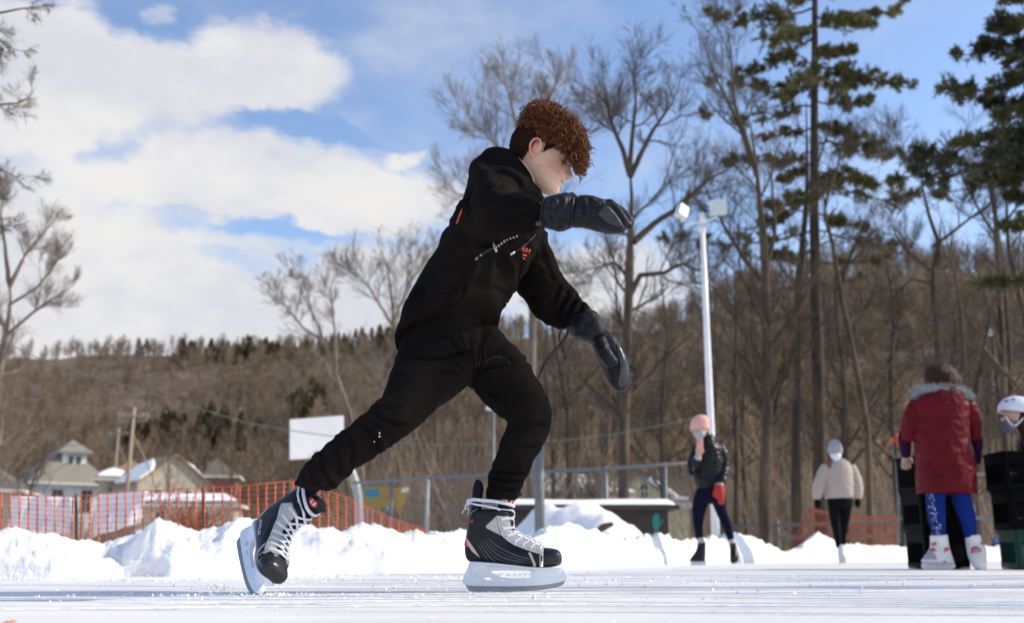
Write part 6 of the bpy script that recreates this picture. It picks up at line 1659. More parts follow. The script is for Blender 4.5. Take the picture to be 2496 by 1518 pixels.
        for a_ in range(6):
            t = a_ / 5
            line('stripe', [(380 - 24 * a_, 790 + 14 * a_), (455 - 26 * a_, 870 + 22 * a_), (580 - 30 * a_, 945 + 31 * a_), (720 - 34 * a_, 1005 + 25 * a_), (890 - 40 * a_, 1050 + 14 * a_)], s, .0006, .0007 if a_ % 2 else .0012, M_stripe)
        patch('front_strap', [(850, 965), (888, 975), (915, 1040), (946, 1105), (936, 1146), (902, 1146), (914, 1105), (880, 1030)], s, .001, M_silver, .0015, 18)
        patch('front_strap', [(985, 985), (1040, 985), (1046, 1148), (986, 1150)], s, .001, M_silver, .0015, 18)
        patch('strap_inset', [(1000, 1010), (1026, 1010), (1030, 1135), (1000, 1136)], s, .0026, M_boot, .001, 18)
        patch('heel_flash', [(112, 775), (150, 825), (215, 915), (290, 1028), (205, 965), (140, 880)], s, .0008, M_pinkw, .001, 18)
        patch('heel_flash', [(106, 820), (125, 850), (155, 910), (135, 905), (104, 885)], s, .0012, M_badge, .001, 14)
        patch('red_tab', [(175, 615), (210, 585), (212, 600), (195, 636)], s, .001, M_badge, .001, 12)
        patch('cap_panel', [(1080, 965), (1190, 965), (1210, 990), (1215, 1070), (1195, 1090), (1078, 1090)], s, .0008, M_cap, .0012, 18, cb)
        line('collar_piping', [(165, 540), (200, 500), (260, 470), (330, 455)], s, .0008, .0008, M_silver)
    # eyelets and laces
    EY = [(533, 592), (553, 698), (604, 784), (690, 854), (784, 892), (882, 920), (985, 934)]
    ring = MB(); holes = MB(); pos = {}
    for s in (-1, 1):
        for i, (x, y) in enumerate([(512, 482)] + EY):
            h, nn = side(x, y, s)
            if h is None: continue
            pos[(i, s)] = (h + nn * .0035, nn)
            u = nn.cross(Vector((1, 0, 0))).normalized(); v = nn.cross(u)
            pts = [h + nn * .0024 + (u * math.cos(t) + v * math.sin(t)) * .0042 for t in np.linspace(0, 2 * math.pi, 15)]
            ring.tube([tuple(p) for p in pts], .0012, 6, caps=False)
            holes.tube([tuple(h + nn * .001), tuple(h + nn * .0026)], .0034, 10)
    done(ring, 'eyelet', M_badgew, boot); done(holes, 'eyelet_hole', M_cord, boot)
    BEDGE = [(655, 480), (655, 575), (668, 690), (720, 752), (800, 792), (880, 830), (950, 862), (1020, 885)]
    lace = MB()
    def lacepath(i, j, s, lift):
        if (i, s) not in pos or (j, -s) not in pos: return
        a, na = pos[(i, s)]; b, nb_ = pos[(j, -s)]
        ea, eb = S2(*BEDGE[i]), S2(*BEDGE[j]); mid = Vector(((ea[0] + eb[0]) / 2, 0, (ea[1] + eb[1]) / 2))
        tdir = Vector((eb[0] - ea[0], 0, eb[1] - ea[1])); 
        if tdir.length < 1e-6: tdir = Vector((1, 0, -1))
        out = Vector((0, 1, 0)).cross(tdir).normalized(); out = out if out.x + out.z > 0 else -out
        m_ = mid + out * (.004 + lift)
        qa = Vector((ea[0], a.y * .62, ea[1])) + out * (.001 + lift * .6); qb = Vector((eb[0], b.y * .62, eb[1])) + out * (.001 + lift * .6)
        pts = catmull([tuple(a), tuple(qa.lerp(m_, .12)), tuple(m_), tuple(qb.lerp(m_, .12)), tuple(b)], 6)
        nrm_ = [tuple((na if t < .25 else (nb_ if t > .75 else out))) for t in np.linspace(0, 1, len(pts))]
        lace.tube(pts, .0036, 8, flat=.36, flatdir=np.array(nrm_))
    for i in range(1, 7):
        lacepath(i, i + 1, 1, .0015); lacepath(i, i + 1, -1, .0035)
    lacepath(7, 7, 1, .0005); lacepath(1, 0, 1, .004); lacepath(1, 0, -1, .006)
    # wrap around the ankle, tied at the back
    def wrap(rows, r=.0042):
        lace.tube(catmull(rows, 6), r, 8, flat=.42, flatdir=None)
    zt = lambda x, y, d: (S2(x, y)[0], d, S2(x, y)[1])
    for s in (-1, 1):
        for (oy, dz) in ((0, 0), (14, .0)):
            lace.tube(catmull([zt(690, 425 + oy, 0), zt(668, 418 + oy, s * .018), zt(590, 398 + oy, s * .032), zt(450, 375 + oy, s * .039), zt(300, 362 + oy, s * .034), zt(205, 352 + oy, s * .026), zt(155, 362 + oy, 0)], 6), .0034, 8, flat=1, flatdir=None)
        if (0, s) in pos: lace.tube(catmull([tuple(pos[(0, s)][0]), zt(430, 452, s * .0405), zt(330, 432, s * .037), zt(230, 415, s * .030), zt(160, 390, s * .008)], 6), .0032, 8)
    lace.sphere(zt(150, 380, 0), (.008, .009, .010), 10, 8)
    for (pl) in ([(150, 380), (118, 420), (96, 470), (66, 515)], [(152, 384), (140, 440), (150, 490), (138, 530)], [(150, 376), (120, 400), (105, 440), (130, 470)]):
        lace.tube(catmull([zt(x, y, -.004 + .004 * i) for i, (x, y) in enumerate(pl)], 5), .0017, 6)
    done(lace, 'laces', M_lace, boot)
    # blade holder: filled outline with windows
    def curve_plate(nm, outer, inners, half, m_, bev, parent):
        cu = bpy.data.curves.new(nm, 'CURVE'); cu.dimensions = '2D'; cu.fill_mode = 'BOTH'; cu.extrude = half; cu.bevel_depth = bev; cu.bevel_resolution = 2
        for pl, rd in [(outer, 5)] + [(q, 4) for q in inners]:
            P2 = catmull([S2(*p) for p in pl] + [S2(*pl[0])], rd)[:-1]
            sp = cu.splines.new('POLY'); sp.points.add(len(P2) - 1); sp.use_cyclic_u = True
            for q, p in zip(sp.points, P2): q.co = (p[0], p[1], 0, 1)
        o = bpy.data.objects.new('t', cu); COL.objects.link(o); dg = bpy.context.evaluated_depsgraph_get(); me = bpy.data.meshes.new_from_object(o.evaluated_get(dg)); bpy.data.objects.remove(o)
        c = get_co(me); set_co(me, np.array([w((a, z_, b)) for a, b, z_ in c])); me.materials.clear()
        o = link(nm, me, m_, parent, False); return o
    holder = curve_plate('blade_holder', [(165, 1092), (300, 1094), (480, 1104), (700, 1128), (900, 1140), (1100, 1136), (1235, 1118), (1262, 1160), (1300, 1212), (1312, 1245), (1290, 1280), (1200, 1308), (1000, 1338), (700, 1352), (400, 1352), (200, 1346), (112, 1330), (92, 1290), (108, 1240), (140, 1160)],
                         [[(410, 1178), (560, 1174), (760, 1174), (878, 1180), (890, 1225), (886, 1264), (760, 1272), (600, 1268), (500, 1248), (432, 1212)],
                          [(334, 1236), (380, 1240), (425, 1262), (436, 1296), (400, 1302), (352, 1296), (338, 1270)], [(505, 1282), (545, 1276), (590, 1290), (580, 1300), (520, 1302)]], .0075, M_holder, .0015, skr)
    mb = MB(); ribs(mb, [((168, 1066), (165, 1102), 90), ((300, 1074), (298, 1118), 150), ((500, 1090), (500, 1122), 140), ((700, 1110), (700, 1140), 120), ((880, 1128), (880, 1162), 150), ((1050, 1134), (1050, 1168), 160), ((1180, 1120), (1185, 1160), 140), ((1246, 1100), (1256, 1150), 70)], ex=3.2, n=28); done(mb, 'sole_flange', M_holder, holder)
    for ribx in ((180, 1095, 400), (905, 1142, 1255)):
        mb = MB(); ribs(mb, [((ribx[0], ribx[1]), (ribx[2], ribx[1]), 110), ((ribx[0] - 18, 1185), (ribx[2] - 0, 1190), 62), ((ribx[0] - 40 if ribx[0] < 500 else ribx[0] + 10, 1250), (ribx[2] + 30, 1255), 38)], ex=3.0, n=28, per=4); done(mb, 'pedestal', M_holder, holder)
    curve_plate('runner', [(118, 1338), (300, 1350), (700, 1353), (1000, 1340), (1200, 1312), (1288, 1284), (1284, 1310), (1255, 1345), (1180, 1370), (1050, 1392), (850, 1410), (600, 1421), (350, 1425), (200, 1425), (160, 1408), (134, 1372)], [], .0017, M_steel, .0, skr)
    return skr, bb, tb2, boot, tongue, w

# front (gliding) skate: plain profile on the ice
a = P(1151.4, 1443.5, HY + .02); sc_ = K / 4.834 * mpp(1151, 1400, HY + .02)
M_front = Matrix.Translation(Vector((a.x, HY + .02, .0055))) @ Matrix.Diagonal((sc_, 1, sc_, 1))
front = skate('hockey_skate', 'black hockey skate standing flat on the ice under the front leg', M_front, None)
# rear (pushing) skate: heel lifted, toe edge on the ice, turned towards the camera
x_ = Vector((.32, -.733, -.60)).normalized(); z_ = Vector((.785, -.14, .60)); z_ = (z_ - x_ * z_.dot(x_)).normalized(); y_ = z_.cross(x_)
Rm = Matrix((x_, y_, z_)).transposed().to_4x4()
RS = .95
tip = Vector((*S2(1262, 1340)[:1], 0, S2(1262, 1340)[1]))
tw = P(615, 1450, 2.97); tw.z = max(tw.z, .006)
M_rear = Matrix.Translation(tw) @ Rm @ Matrix.Diagonal((RS, RS, RS * 1.07, 1)) @ Matrix.Translation(-tip)
rear = skate('hockey_skate', 'black hockey skate tipped on its toe with the blade lifted behind', M_rear, None)

def badge(sk, px, py, rx, ry, ang):
    skr, bb, tb2, boot, tongue, w = sk
    tm = tongue.data; fm_ = [c for c in tongue.children if c.name.startswith('tongue_felt')][0].data; c1, c2 = get_co(tm), get_co(fm_); tbv = BVHTree.FromPolygons([Vector(q) for q in np.concatenate([c1, c2])], [tuple(p.vertices) for p in tm.polygons] + [tuple(i + len(c1) for i in p.vertices) for p in fm_.polygons])
    c, s = math.cos(ang), math.sin(ang)
    ov = [(px + rx * math.cos(t) * c - ry * math.sin(t) * s, py + rx * math.cos(t) * s + ry * math.sin(t) * c) for t in np.linspace(0, 2 * math.pi, 25)[:-1]]
    decal('badge', *tri_poly(ov, 3), tbv, .0012, M_badge, tongue, .0012)
    for (u, pts) in (('l', [(-.45, .5), (-.25, .5), (-.25, -.3), (.05, -.3), (.05, -.5), (-.45, -.5)]), ('s', [(.05, .1), (.15, .5), (.6, .5), (.6, .3), (.3, .3), (.28, .12), (.6, .05), (.62, -.4), (.2, -.55), (.12, -.38), (.4, -.3), (.4, -.08)])):
        q = [(px + rx * x * c + ry * y * s, py + rx * x * s - ry * y * c) for x, y in pts]
        decal('badge_letter', *tri_poly(q, 2), tbv, .0026, M_badgew, tongue, .0012)
badge(front, 1248, 1224.5, 9.5, 6.5, R(8))
badge(rear, 764, 1224, 13.5, 8.5, R(52))
TVb, TFb = text_mesh("DOLSS", 1.0, False)
rb_ = bvh_of(rear[3].data)
decal('lettering', place_text(TVb, 634, 1284, (-1.7, 12.6), (8, 1.2)), TFb, rb_, .0012, M_badgew, rear[3], .0008)
# ================================================================== OTHER PEOPLE
M_skin2 = mat('skin_plain', (.52, .33, .25), .5, sss=.15)
M_puff = mat('black_puffer', (.005, .0055, .008), .38, (.009, .0095, .012), nscale=10, bump=.3, bscale=20, bumpdist=.01, spec=.2)
M_navy = mat('navy_leggings', (.004, .006, .018), .8, spec=.08)
M_blk = mat('black_leggings', (.005, .005, .006), .8, spec=.08)
M_pinkhat = mat('pink_knit', (.70, .40, .34), .85, (.60, .33, .28), nscale=60, bump=.5, bscale=120, bumpdist=.004)
M_greyhat = mat('grey_knit', (.34, .35, .37), .85, (.27, .28, .30), nscale=60, bump=.5, bscale=120, bumpdist=.004)
M_maskg = mat('grey_mask', (.36, .38, .40), .8); M_maskw = mat('white_mask', (.72, .74, .80), .8)
M_sweat = mat('beige_sweater', (.42, .35, .30), .9, (.36, .30, .255), nscale=40, bump=.4, bscale=120, bumpdist=.006, sheen=.3)
M_redglove = mat('red_glove', (.36, .014, .010), .7)
M_hairb = mat('hair_brown', (.022, .009, .006), .6, (.055, .021, .012), nscale=60, stretch=(6, 6, .6), bump=.7, bscale=90, bumpdist=.004, spec=.15)
M_hairr = mat('hair_red_brown', (.11, .035, .018), .5, (.17, .06, .03), nscale=60, stretch=(6, 6, .6))
M_coat = mat('red_coat', (.085, .003, .007), .5, (.12, .004, .010), nscale=8, bump=.45, bscale=14, bumpdist=.02, spec=.12)
M_purple = mat('purple_sleeve', (.03, .006, .03), .85, spec=.08)
M_fur = mat('grey_fur', (.22, .23, .24), .95, (.38, .39, .40), nscale=70)
M_blue = mat('blue_leggings', (.004, .022, .17), .75, spec=.12)
M_wskate = mat('white_boot', (.74, .73, .72), .45, (.66, .65, .64), nscale=20)
M_pinkt = mat('pink_trim', (.62, .08, .12), .5); M_greyt = mat('grey_trim', (.35, .33, .34), .6)
M_helmet = mat('white_helmet', (.74, .74, .82), .3, (.70, .70, .78), nscale=10, spec=.5)
M_crateb = mat('crate_black', (.002, .002, .0023), .6, bump=.2, bscale=40, bumpdist=.003, spec=.06)
M_crateg = mat('crate_green', (.004, .038, .026), .5, bump=.2, bscale=40, bumpdist=.003, spec=.2)

def shell(name, parts, Y, m_, parent, voxel=.012, sm=2, fold=None, seed=1):
    """parts: ('E', stations) traced slices, ('S', centre px, dd, (rx,ry,rz) m)"""
    mb = MB()
    for p in parts:
        if p[0] == 'E': loftE(mb, p[1], Y, n=32, per=6, seed=seed, freq=22)
        elif p[0] == 'S': mb.sphere(P(p[1][0], p[1][1], Y + p[2]), p[3], 20, 12)
        elif p[0] == 'C': loftC(mb, [P(a, b, Y + c) for a, b, c in p[1]], p[2], n=20, per=5)
    me = remeshed(mb, voxel, sm, name)
    if fold: fold_bulge(me, fold, 14, seed)
    return link(name, me, m_, parent)

def small_skate(parent, pts_boot, blade, Y, m_, dd=0, trim=None, hw=.045):
    """pts_boot: E stations of the boot; blade: (x0,x1,ytop,ybot)"""
    b = shell('skate', [('E', pts_boot)], Y, m_, parent, .008, 1)
    x0, x1, yt, yb = blade; mb = MB(); z0 = max(.003, P(x0, yb, Y + dd).z)
    a, c = P(x0, yt, Y + dd), P(x1, yt, Y + dd); L = c.x - a.x
    mb.prism([(a.x + L * .06, a.z + .01), (c.x - L * .08, c.z + .01), (c.x, z0 + .03), (c.x - L * .02, z0 + .014), (c.x - L * .1, z0 + .002), (a.x + L * .04, z0 + .002), (a.x, z0 + .012), (a.x, z0 + .035)], (1, 0, 0), (0, 0, 1), (0, -1, 0), (0, Y + dd, 0), -.006, .006)
    mb.build('blade', M_holder if m_ is not M_wskate else M_wskate, b, False)
    return b

# --- woman in pink hat ---------------------------------------------------------
Y = 12.0
pr = empty('person', (gx(1735, Y), Y, 0), 'woman in pink knit hat, grey mask and black puffer jacket holding up a pink phone', 'person')
shell('body', [('S', (1706, 1044), 0, (.085, .095, .115)), ('S', (1705, 1050), -.088, (.013, .018, .022)), ('C', [(1708, 1058, 0), (1715, 1085, .01), (1722, 1110, .02)], [.05, .055, .09]), ('C', [(1722, 1095, .02), (1728, 1195, .02)], [.13, .12]),
               ('C', [(1712, 1190, 0), (1702, 1250, 0), (1708, 1335, 0)], [.05, .03, .02]), ('C', [(1748, 1190, 0), (1757, 1245, .02), (1772, 1290, .035), (1784, 1335, .04)], [.05, .035, .025, .02]),
               ('C', [(1700, 1094, 0), (1691, 1130, -.03), (1691, 1146, -.07), (1700, 1112, -.18), (1703, 1104, -.2)], [.03, .025, .02, .02, .015]), ('C', [(1750, 1090, 0), (1764, 1135, -.02), (1756, 1178, -.14), (1754, 1198, -.165)], [.03, .025, .02, .015])], Y, M_skin2, pr, .009, 2)
# bare hand round the phone: palm, four fingers and thumb
mb = MB(); HYp = Y - .22
loftC(mb, [P(1703, 1113, HYp + .02), P(1705, 1103, HYp + .015), P(1706, 1094, HYp + .01)], [.022, .034, .033], flat=.5, n=16)
for i, (yy, L) in enumerate([(1092, 12), (1096, 13), (1100, 12), (1104, 10)]): loftC(mb, [P(1700, yy, HYp + .01), P(1697 - .0 * L, yy - 1, HYp - .01), P(1700, yy - 1, HYp - .03), P(1700 + L * .7, yy, HYp - .034)], [.010, .0098, .0092, .0075], n=10, per=3)
loftC(mb, [P(1710, 1104, HYp + .01), P(1714, 1099, HYp - .01), P(1713, 1092, HYp - .03)], [.012, .011, .008], n=10, per=3)
me = remeshed(mb, .005, 1, 'hand'); link('hand', me, M_skin2, pr)
shell('hat', [('E', [((1682, 1048), (1729, 1046), 0, .108), ((1682, 1036), (1729, 1034), 0, .112), ((1685, 1024), (1727, 1022), 0, .108), ((1692, 1015), (1720, 1013), .0, .085), ((1700, 1011), (1712, 1011), .0, .04)])], Y, M_pinkhat, pr, .01)
shell('mask', [('E', [((1690, 1052), (1720, 1051), -.035, .075), ((1691, 1060), (1719, 1059), -.035, .082), ((1696, 1068), (1714, 1067), -.03, .06)])], Y, M_maskg, pr, .008)
shell('hair', [('C', [(1722, 1052, .0), (1727, 1072, -.03), (1724, 1095, -.09), (1720, 1108, -.11)], [.035, .045, .04, .018]), ('S', (1708, 1046), .04, (.09, .07, .11))], Y, M_hairr, pr, .009)
shell('jacket', [('E', [((1702, 1194), (1752, 1196), 0, .125), ((1694, 1170), (1757, 1172), 0, .140, .05), ((1690, 1145), (1760, 1146), 0, .145, .06), ((1688, 1118), (1761, 1118), 0, .145, .06), ((1692, 1092), (1757, 1092), 0, .130, .03), ((1705, 1078), (1744, 1076), .01, .10), ((1712, 1066), (1738, 1062), .02, .085)]),
                 ('C', [(1700, 1094, 0), (1691, 1120, -.02), (1691, 1148, -.07), (1696, 1132, -.14), (1699, 1116, -.17)], [.065, .062, .058, .05, .045]), ('C', [(1748, 1084, 0), (1760, 1108, 0), (1765, 1138, -.03), (1760, 1165, -.10), (1755, 1180, -.15)], [.07, .068, .062, .056, .05]),
                 ('C', [(1704, 1076, .0), (1728, 1068, .06), (1744, 1078, .0)], [.045, .055, .045])], Y, M_puff, pr, .01, 1, fold=.012, seed=4)
shell('cuff', [('C', [(1700, 1119, -.175), (1702, 1110, -.19)], [.043, .038])], Y, M_maskg, pr, .008)
shell('cuff', [('C', [(1753, 1179, -.15), (1754, 1186, -.16)], [.052, .05])], Y, M_greyt, pr, .008)
shell('glove', [('C', [(1753, 1182, -.16), (1753, 1196, -.17), (1756, 1212, -.175), (1759, 1229, -.17)], [.052, .058, .046, .022]), ('C', [(1746, 1192, -.17), (1741, 1202, -.18), (1742, 1212, -.18)], [.024, .020, .013]), ('C', [(1752, 1205, -.19), (1753, 1220, -.20), (1754, 1228, -.20)], [.018, .015, .010])], Y, M_redglove, pr, .008, 1)
shell('leggings', [('E', [((1697, 1190), (1765, 1190), 0, .14), ((1692, 1212), (1768, 1212), 0, .145), ((1690, 1228), (1768, 1226), 0, .12)]), ('E', [((1692, 1205), (1736, 1205), 0, .10), ((1687, 1240), (1722, 1240), 0, .088), ((1690, 1275), (1714, 1275), 0, .066), ((1696, 1312), (1713, 1312), 0, .046)]),
                   ('E', [((1728, 1205), (1769, 1205), 0, .10), ((1742, 1240), (1770, 1238), .02, .085), ((1757, 1275), (1782, 1273), .03, .066), ((1774, 1316), (1790, 1313), .04, .046)])], Y, M_navy, pr, .009)
shell('sock', [('E', [((1697, 1309), (1714, 1309), 0, .05), ((1700, 1324), (1719, 1322), 0, .056)])], Y, M_greyt, pr, .009); shell('sock', [('E', [((1775, 1313), (1790, 1311), .04, .05), ((1777, 1326), (1791, 1324), .04, .055)])], Y, M_greyt, pr, .009)
small_skate(pr, [((1700, 1322), (1720, 1320), 0, .055), ((1697, 1338), (1720, 1338), 0, .055), ((1690, 1350), (1720, 1352), -.01, .052), ((1681, 1362), (1719, 1364), -.02, .046), ((1681, 1367), (1719, 1367), -.02, .04)], (1682, 1722, 1366, 1378), Y, M_boot, -.01)
small_skate(pr, [((1777, 1324), (1793, 1322), .04, .055), ((1779, 1340), (1797, 1340), .03, .055), ((1779, 1352), (1800, 1352), .0, .055), ((1779, 1364), (1800, 1362), -.05, .055)], (1781, 1798, 1362, 1374), Y, M_boot, .0)
ph = empty('phone', tuple(P(1706, 1085, HYp - .02)), 'small pink phone held up in front of the face by the woman in pink hat', 'phone')
mb = MB(); mb.box(P(1706, 1084, HYp - .015), (.072, .009, .150)); o = mb.build('case', M_pinkhat, ph, False); bevel_obj(o, .006, 3)
mb = MB(); q = P(1701.5, 1073.5, HYp - .0205); mb.tube([q, q + Vector((0, -.004, 0))], .007, 12); mb.tube([q + Vector((.0, 0, -.02)), q + Vector((0, -.004, -.02))], .006, 12); mb.build('camera_lens', M_cord, ph)

# --- woman in beige sweater -------------------------------------------------------
Y = 15.0
pr = empty('person', (gx(2047, Y), Y, 0), 'woman in grey hat, white mask and beige sweater skating towards the camera', 'person')
shell('body', [('S', (2036, 1103), 0, (.085, .095, .115)), ('S', (2037, 1106), -.088, (.013, .018, .022)), ('C', [(2038, 1116, 0), (2041, 1130, .01), (2045, 1150, .0)], [.05, .055, .09]), ('C', [(2046, 1140, 0), (2046, 1215, .0)], [.13, .12]),
               ('C', [(2036, 1210, 0), (2034, 1270, -.03), (2046, 1335, -.05)], [.05, .03, .02]), ('C', [(2060, 1210, 0), (2058, 1270, .07), (2055, 1330, .2)], [.05, .03, .02]),
               ('C', [(2012, 1140, 0), (1998, 1180, 0), (1992, 1222, -.03)], [.04, .035, .025]), ('C', [(2076, 1140, 0), (2088, 1180, 0), (2091, 1222, -.03)], [.04, .035, .025])], Y, M_skin2, pr, .009, 2)
shell('hat', [('E', [((2019, 1103), (2053, 1102), 0, .105), ((2018, 1095), (2053, 1094), 0, .108), ((2019, 1086), (2050, 1084), .01, .10), ((2021, 1078), (2044, 1076), .02, .075), ((2024, 1074), (2036, 1073), .03, .04)])], Y, M_greyhat, pr, .01)
shell('mask', [('E', [((2024, 1107), (2049, 1106), -.035, .075), ((2025, 1115), (2048, 1114), -.038, .085), ((2030, 1123), (2044, 1122), -.03, .06)])], Y, M_maskw, pr, .008)
shell('hair', [('S', (2036, 1104), .035, (.095, .08, .11)), ('C', [(2022, 1112, .0), (2021, 1128, -.06), (2023, 1141, -.10)], [.03, .035, .014])], Y, M_hairr, pr, .009)
shell('sweater', [('E', [((2014, 1214), (2078, 1214), 0, .14), ((2011, 1208), (2081, 1207), 0, .155), ((2011, 1185), (2080, 1185), 0, .16, .04), ((2012, 1160), (2078, 1160), 0, .155, .03), ((2012, 1140), (2075, 1138), 0, .14), ((2023, 1124), (2065, 1124), .0, .10), ((2030, 1118), (2056, 1117), .0, .075)]),
                  ('C', [(2016, 1136, 0), (2004, 1158, 0), (1997, 1185, -.01), (1992, 1205, -.02), (1991, 1216, -.02)], [.075, .078, .078, .066, .042]), ('C', [(2071, 1136, 0), (2082, 1158, 0), (2089, 1185, -.01), (2091, 1205, -.02), (2091, 1215, -.02)], [.075, .08, .080, .066, .042])], Y, M_sweat, pr, .010, 1, fold=.008, seed=7)
for c, l in (((1991, 1216), (1995, 1238)), ((2091, 1215), (2090, 1236))): shell('glove', [('C', [(c[0], c[1], -.02), ((c[0] + l[0]) / 2, 1226, -.03), (l[0], l[1], -.03)], [.036, .044, .024]), ('C', [(c[0] + 2, 1221, -.05), (c[0] + 5, 1230, -.07)], [.016, .012])], Y, M_blk, pr, .009, 1)
shell('leggings', [('E', [((2018, 1208), (2077, 1208), 0, .14), ((2017, 1225), (2078, 1225), 0, .14), ((2020, 1238), (2076, 1238), 0, .12)]), ('E', [((2018, 1225), (2047, 1225), 0, .10), ((2022, 1260), (2045, 1260), -.02, .08), ((2030, 1295), (2048, 1295), -.04, .06), ((2038, 1334), (2051, 1334), -.05, .045)]),
                   ('E', [((2047, 1225), (2077, 1225), 0, .10), ((2047, 1260), (2071, 1260), .04, .08), ((2048, 1295), (2064, 1295), .12, .06), ((2048, 1328), (2060, 1328), .2, .045)])], Y, M_blk, pr, .009)
small_skate(pr, [((2042, 1328), (2057, 1328), -.05, .055), ((2042, 1345), (2060, 1345), -.07, .055), ((2043, 1358), (2064, 1358), -.1, .055), ((2044, 1364), (2064, 1364), -.1, .045)], (2044, 1063 + 1000, 1363, 1372), Y, M_wskate, -.08)
small_skate(pr, [((2046, 1326), (2060, 1326), .2, .05), ((2046, 1340), (2062, 1340), .2, .05), ((2046, 1352), (2062, 1352), .2, .05)], (2048, 2062, 1352, 1360), Y, M_wskate, .2)

# --- stacked crates used as skating aids --------------------------------------------
def crate(cx, cy, z0, w, h, m_, rz, label, group):
    root = empty('milk_crate', (cx, cy, z0), label, 'crate', group); fr = Frame((cx, cy, z0), rz)
    mb = MB(); t = .012
    fbox(mb, fr, -w / 2, w / 2, -w / 2, w / 2, .002, .012)
    mb.build('base', m_, root, False)
    fbm = MB()
    for s in (-1, 1):
        for (x0, x1, y0, y1) in ((-w / 2, w / 2, s * w / 2 - t / 2, s * w / 2 + t / 2), (s * w / 2 - t / 2, s * w / 2 + t / 2, -w / 2 + t / 2 + .001, w / 2 - t / 2 - .001)):
            ww = x1 - x0 > y1 - y0
            for (a, b) in ((.014, .05), (h - .075, h - .002)):
                fbox(fbm, fr, x0, x1, y0, y1, a, b)
            for sg in (0, 1):                 # solid corners
                if ww: fbox(fbm, fr, (x0 if sg == 0 else x1 - .03), (x0 + .03 if sg == 0 else x1), y0 + .001, y1 - .001, .05, h - .075)
                else: fbox(fbm, fr, x0 + .001, x1 - .001, (y0 if sg == 0 else y1 - .03), (y0 + .03 if sg == 0 else y1), .05, h - .075)
            # diagonal lattice
            L = (x1 - x0 if ww else y1 - y0) - .06; H = h - .125; n = int((L + H) / .026)
            for d in (1, -1):
                for i in range(n):
                    u0 = i * .026 - H; c0, c1 = max(0, u0), min(L, u0 + H)
                    if c1 - c0 < .004: continue
                    za, zb = c0 - u0, c1 - u0
                    if d < 0: za, zb = H - za, H - zb
                    q = []
                    for (c_, z_) in ((c0, za), (c1, zb)):
                        p = (x0 + .03 + c_, (y0 + y1) / 2) if ww else ((x0 + x1) / 2, y0 + .03 + c_); q.append(fr.p(p[0], p[1], .05 + z_))
                    fbm.tube(q, .0056 + .0003 * (d > 0), 4)
    fbm.build('lattice_walls', m_, root, False)
    rm = MB()
    for s in (-1, 1):
        fbox(rm, fr, -w / 2 - .008, w / 2 + .008, s * (w / 2 + .0005) - .014, s * (w / 2 + .0005) + .014, h - .002, h + .012)
        fbox(rm, fr, s * (w / 2 + .0005) - .0135, s * (w / 2 + .0005) + .0135, -w / 2 + .0142, w / 2 - .0142, h - .0025, h + .0115)
    rm.build('rim', m_, root, False)
    return root
Yc = 8.45; cxx = P(2298, 1387, Yc).x + .02; hc = .287
for i, lab in enumerate(['lowest black crate with lattice sides behind the skates of the girl in red', 'middle black crate of the stack hidden behind the legs of the girl in red', 'topmost black crate of the stack held by the girl in the red coat']):
    crate(cxx - .03 + .012 * i * -1, Yc + .05, .005 + i * hc, .335, .275, M_crateb, R(4 + 2 * i), lab, 'crates stacked as skating aids')
cx2 = P(2524, 1387, 8.1).x
for i, (lab, m_) in enumerate([('green crate standing on the ice at the right edge, bottom of its stack', M_crateg), ('black crate resting on the green crate at the right edge', M_crateb), ('topmost black crate held by the child in the white helmet', M_crateb)]):
    crate(cx2 + .01 - .025 * i, 8.15, .005 + i * hc, .33, .275, m_, R(-3 + 2 * i), lab, 'crates stacked as skating aids')

# --- girl in red coat (seen from behind) ------------------------------------------------
Y = 8.1
pr = empty('person', (gx(2310, Y), Y, 0), 'girl in long red hooded coat and blue leggings leaning on a stack of black crates', 'person')
shell('body', [('S', (2294, 930), .06, (.085, .095, .115)), ('C', [(2292, 945, .04), (2294, 975, .0), (2300, 1000, -.0)], [.05, .055, .08]), ('C', [(2300, 990, 0), (2306, 1190, 0)], [.11, .10]),
               ('C', [(2282, 1190, 0), (2284, 1250, 0), (2290, 1330, 0)], [.05, .035, .025]), ('C', [(2338, 1190, 0), (2354, 1250, 0), (2368, 1335, 0)], [.05, .035, .025]),
               ('C', [(2240, 1000, 0), (2216, 1040, .05), (2207, 1075, .11), (2208, 1112, .19)], [.03, .025, .02, .016]), ('C', [(2355, 1000, 0), (2373, 1040, .05), (2380, 1080, .11), (2379, 1125, .17)], [.03, .025, .02, .016])], Y, M_skin2, pr, .007, 2)
mb = MB(); HYp = Y + .18
loftC(mb, [P(2208, 1110, HYp), P(2208, 1120, HYp), P(2209, 1130, HYp)], [.024, .034, .032], flat=.55, n=16)
for i, (xx, L) in enumerate([(2200, 12), (2206, 15), (2212, 15), (2218, 11)]): loftC(mb, [P(xx, 1126, HYp), P(xx - 1, 1132, HYp - .008), P(xx, 1132 + L * .55, HYp + .0), P(xx, 1132 + L * .75, HYp + .012)], [.0095, .009, .0085, .007], n=10, per=3)
loftC(mb, [P(2216, 1114, HYp), P(2222, 1120, HYp - .01), P(2224, 1128, HYp)], [.011, .010, .008], n=10, per=3)
link('hand', remeshed(mb, .004, 1, 'hand'), M_skin2, pr)
o = shell('hair', [('S', (2292, 918), .05, (.118, .115, .105)), ('E', [((2262, 915), (2322, 912), .05, .10), ((2256, 932), (2332, 930), .04, .11), ((2256, 948), (2334, 946), .03, .10)]), ('C', [(2322, 908, .05), (2332, 925, .03), (2336, 945, .0)], [.035, .035, .03])], Y, M_hairb, pr, .009, 1, fold=.010, seed=3)
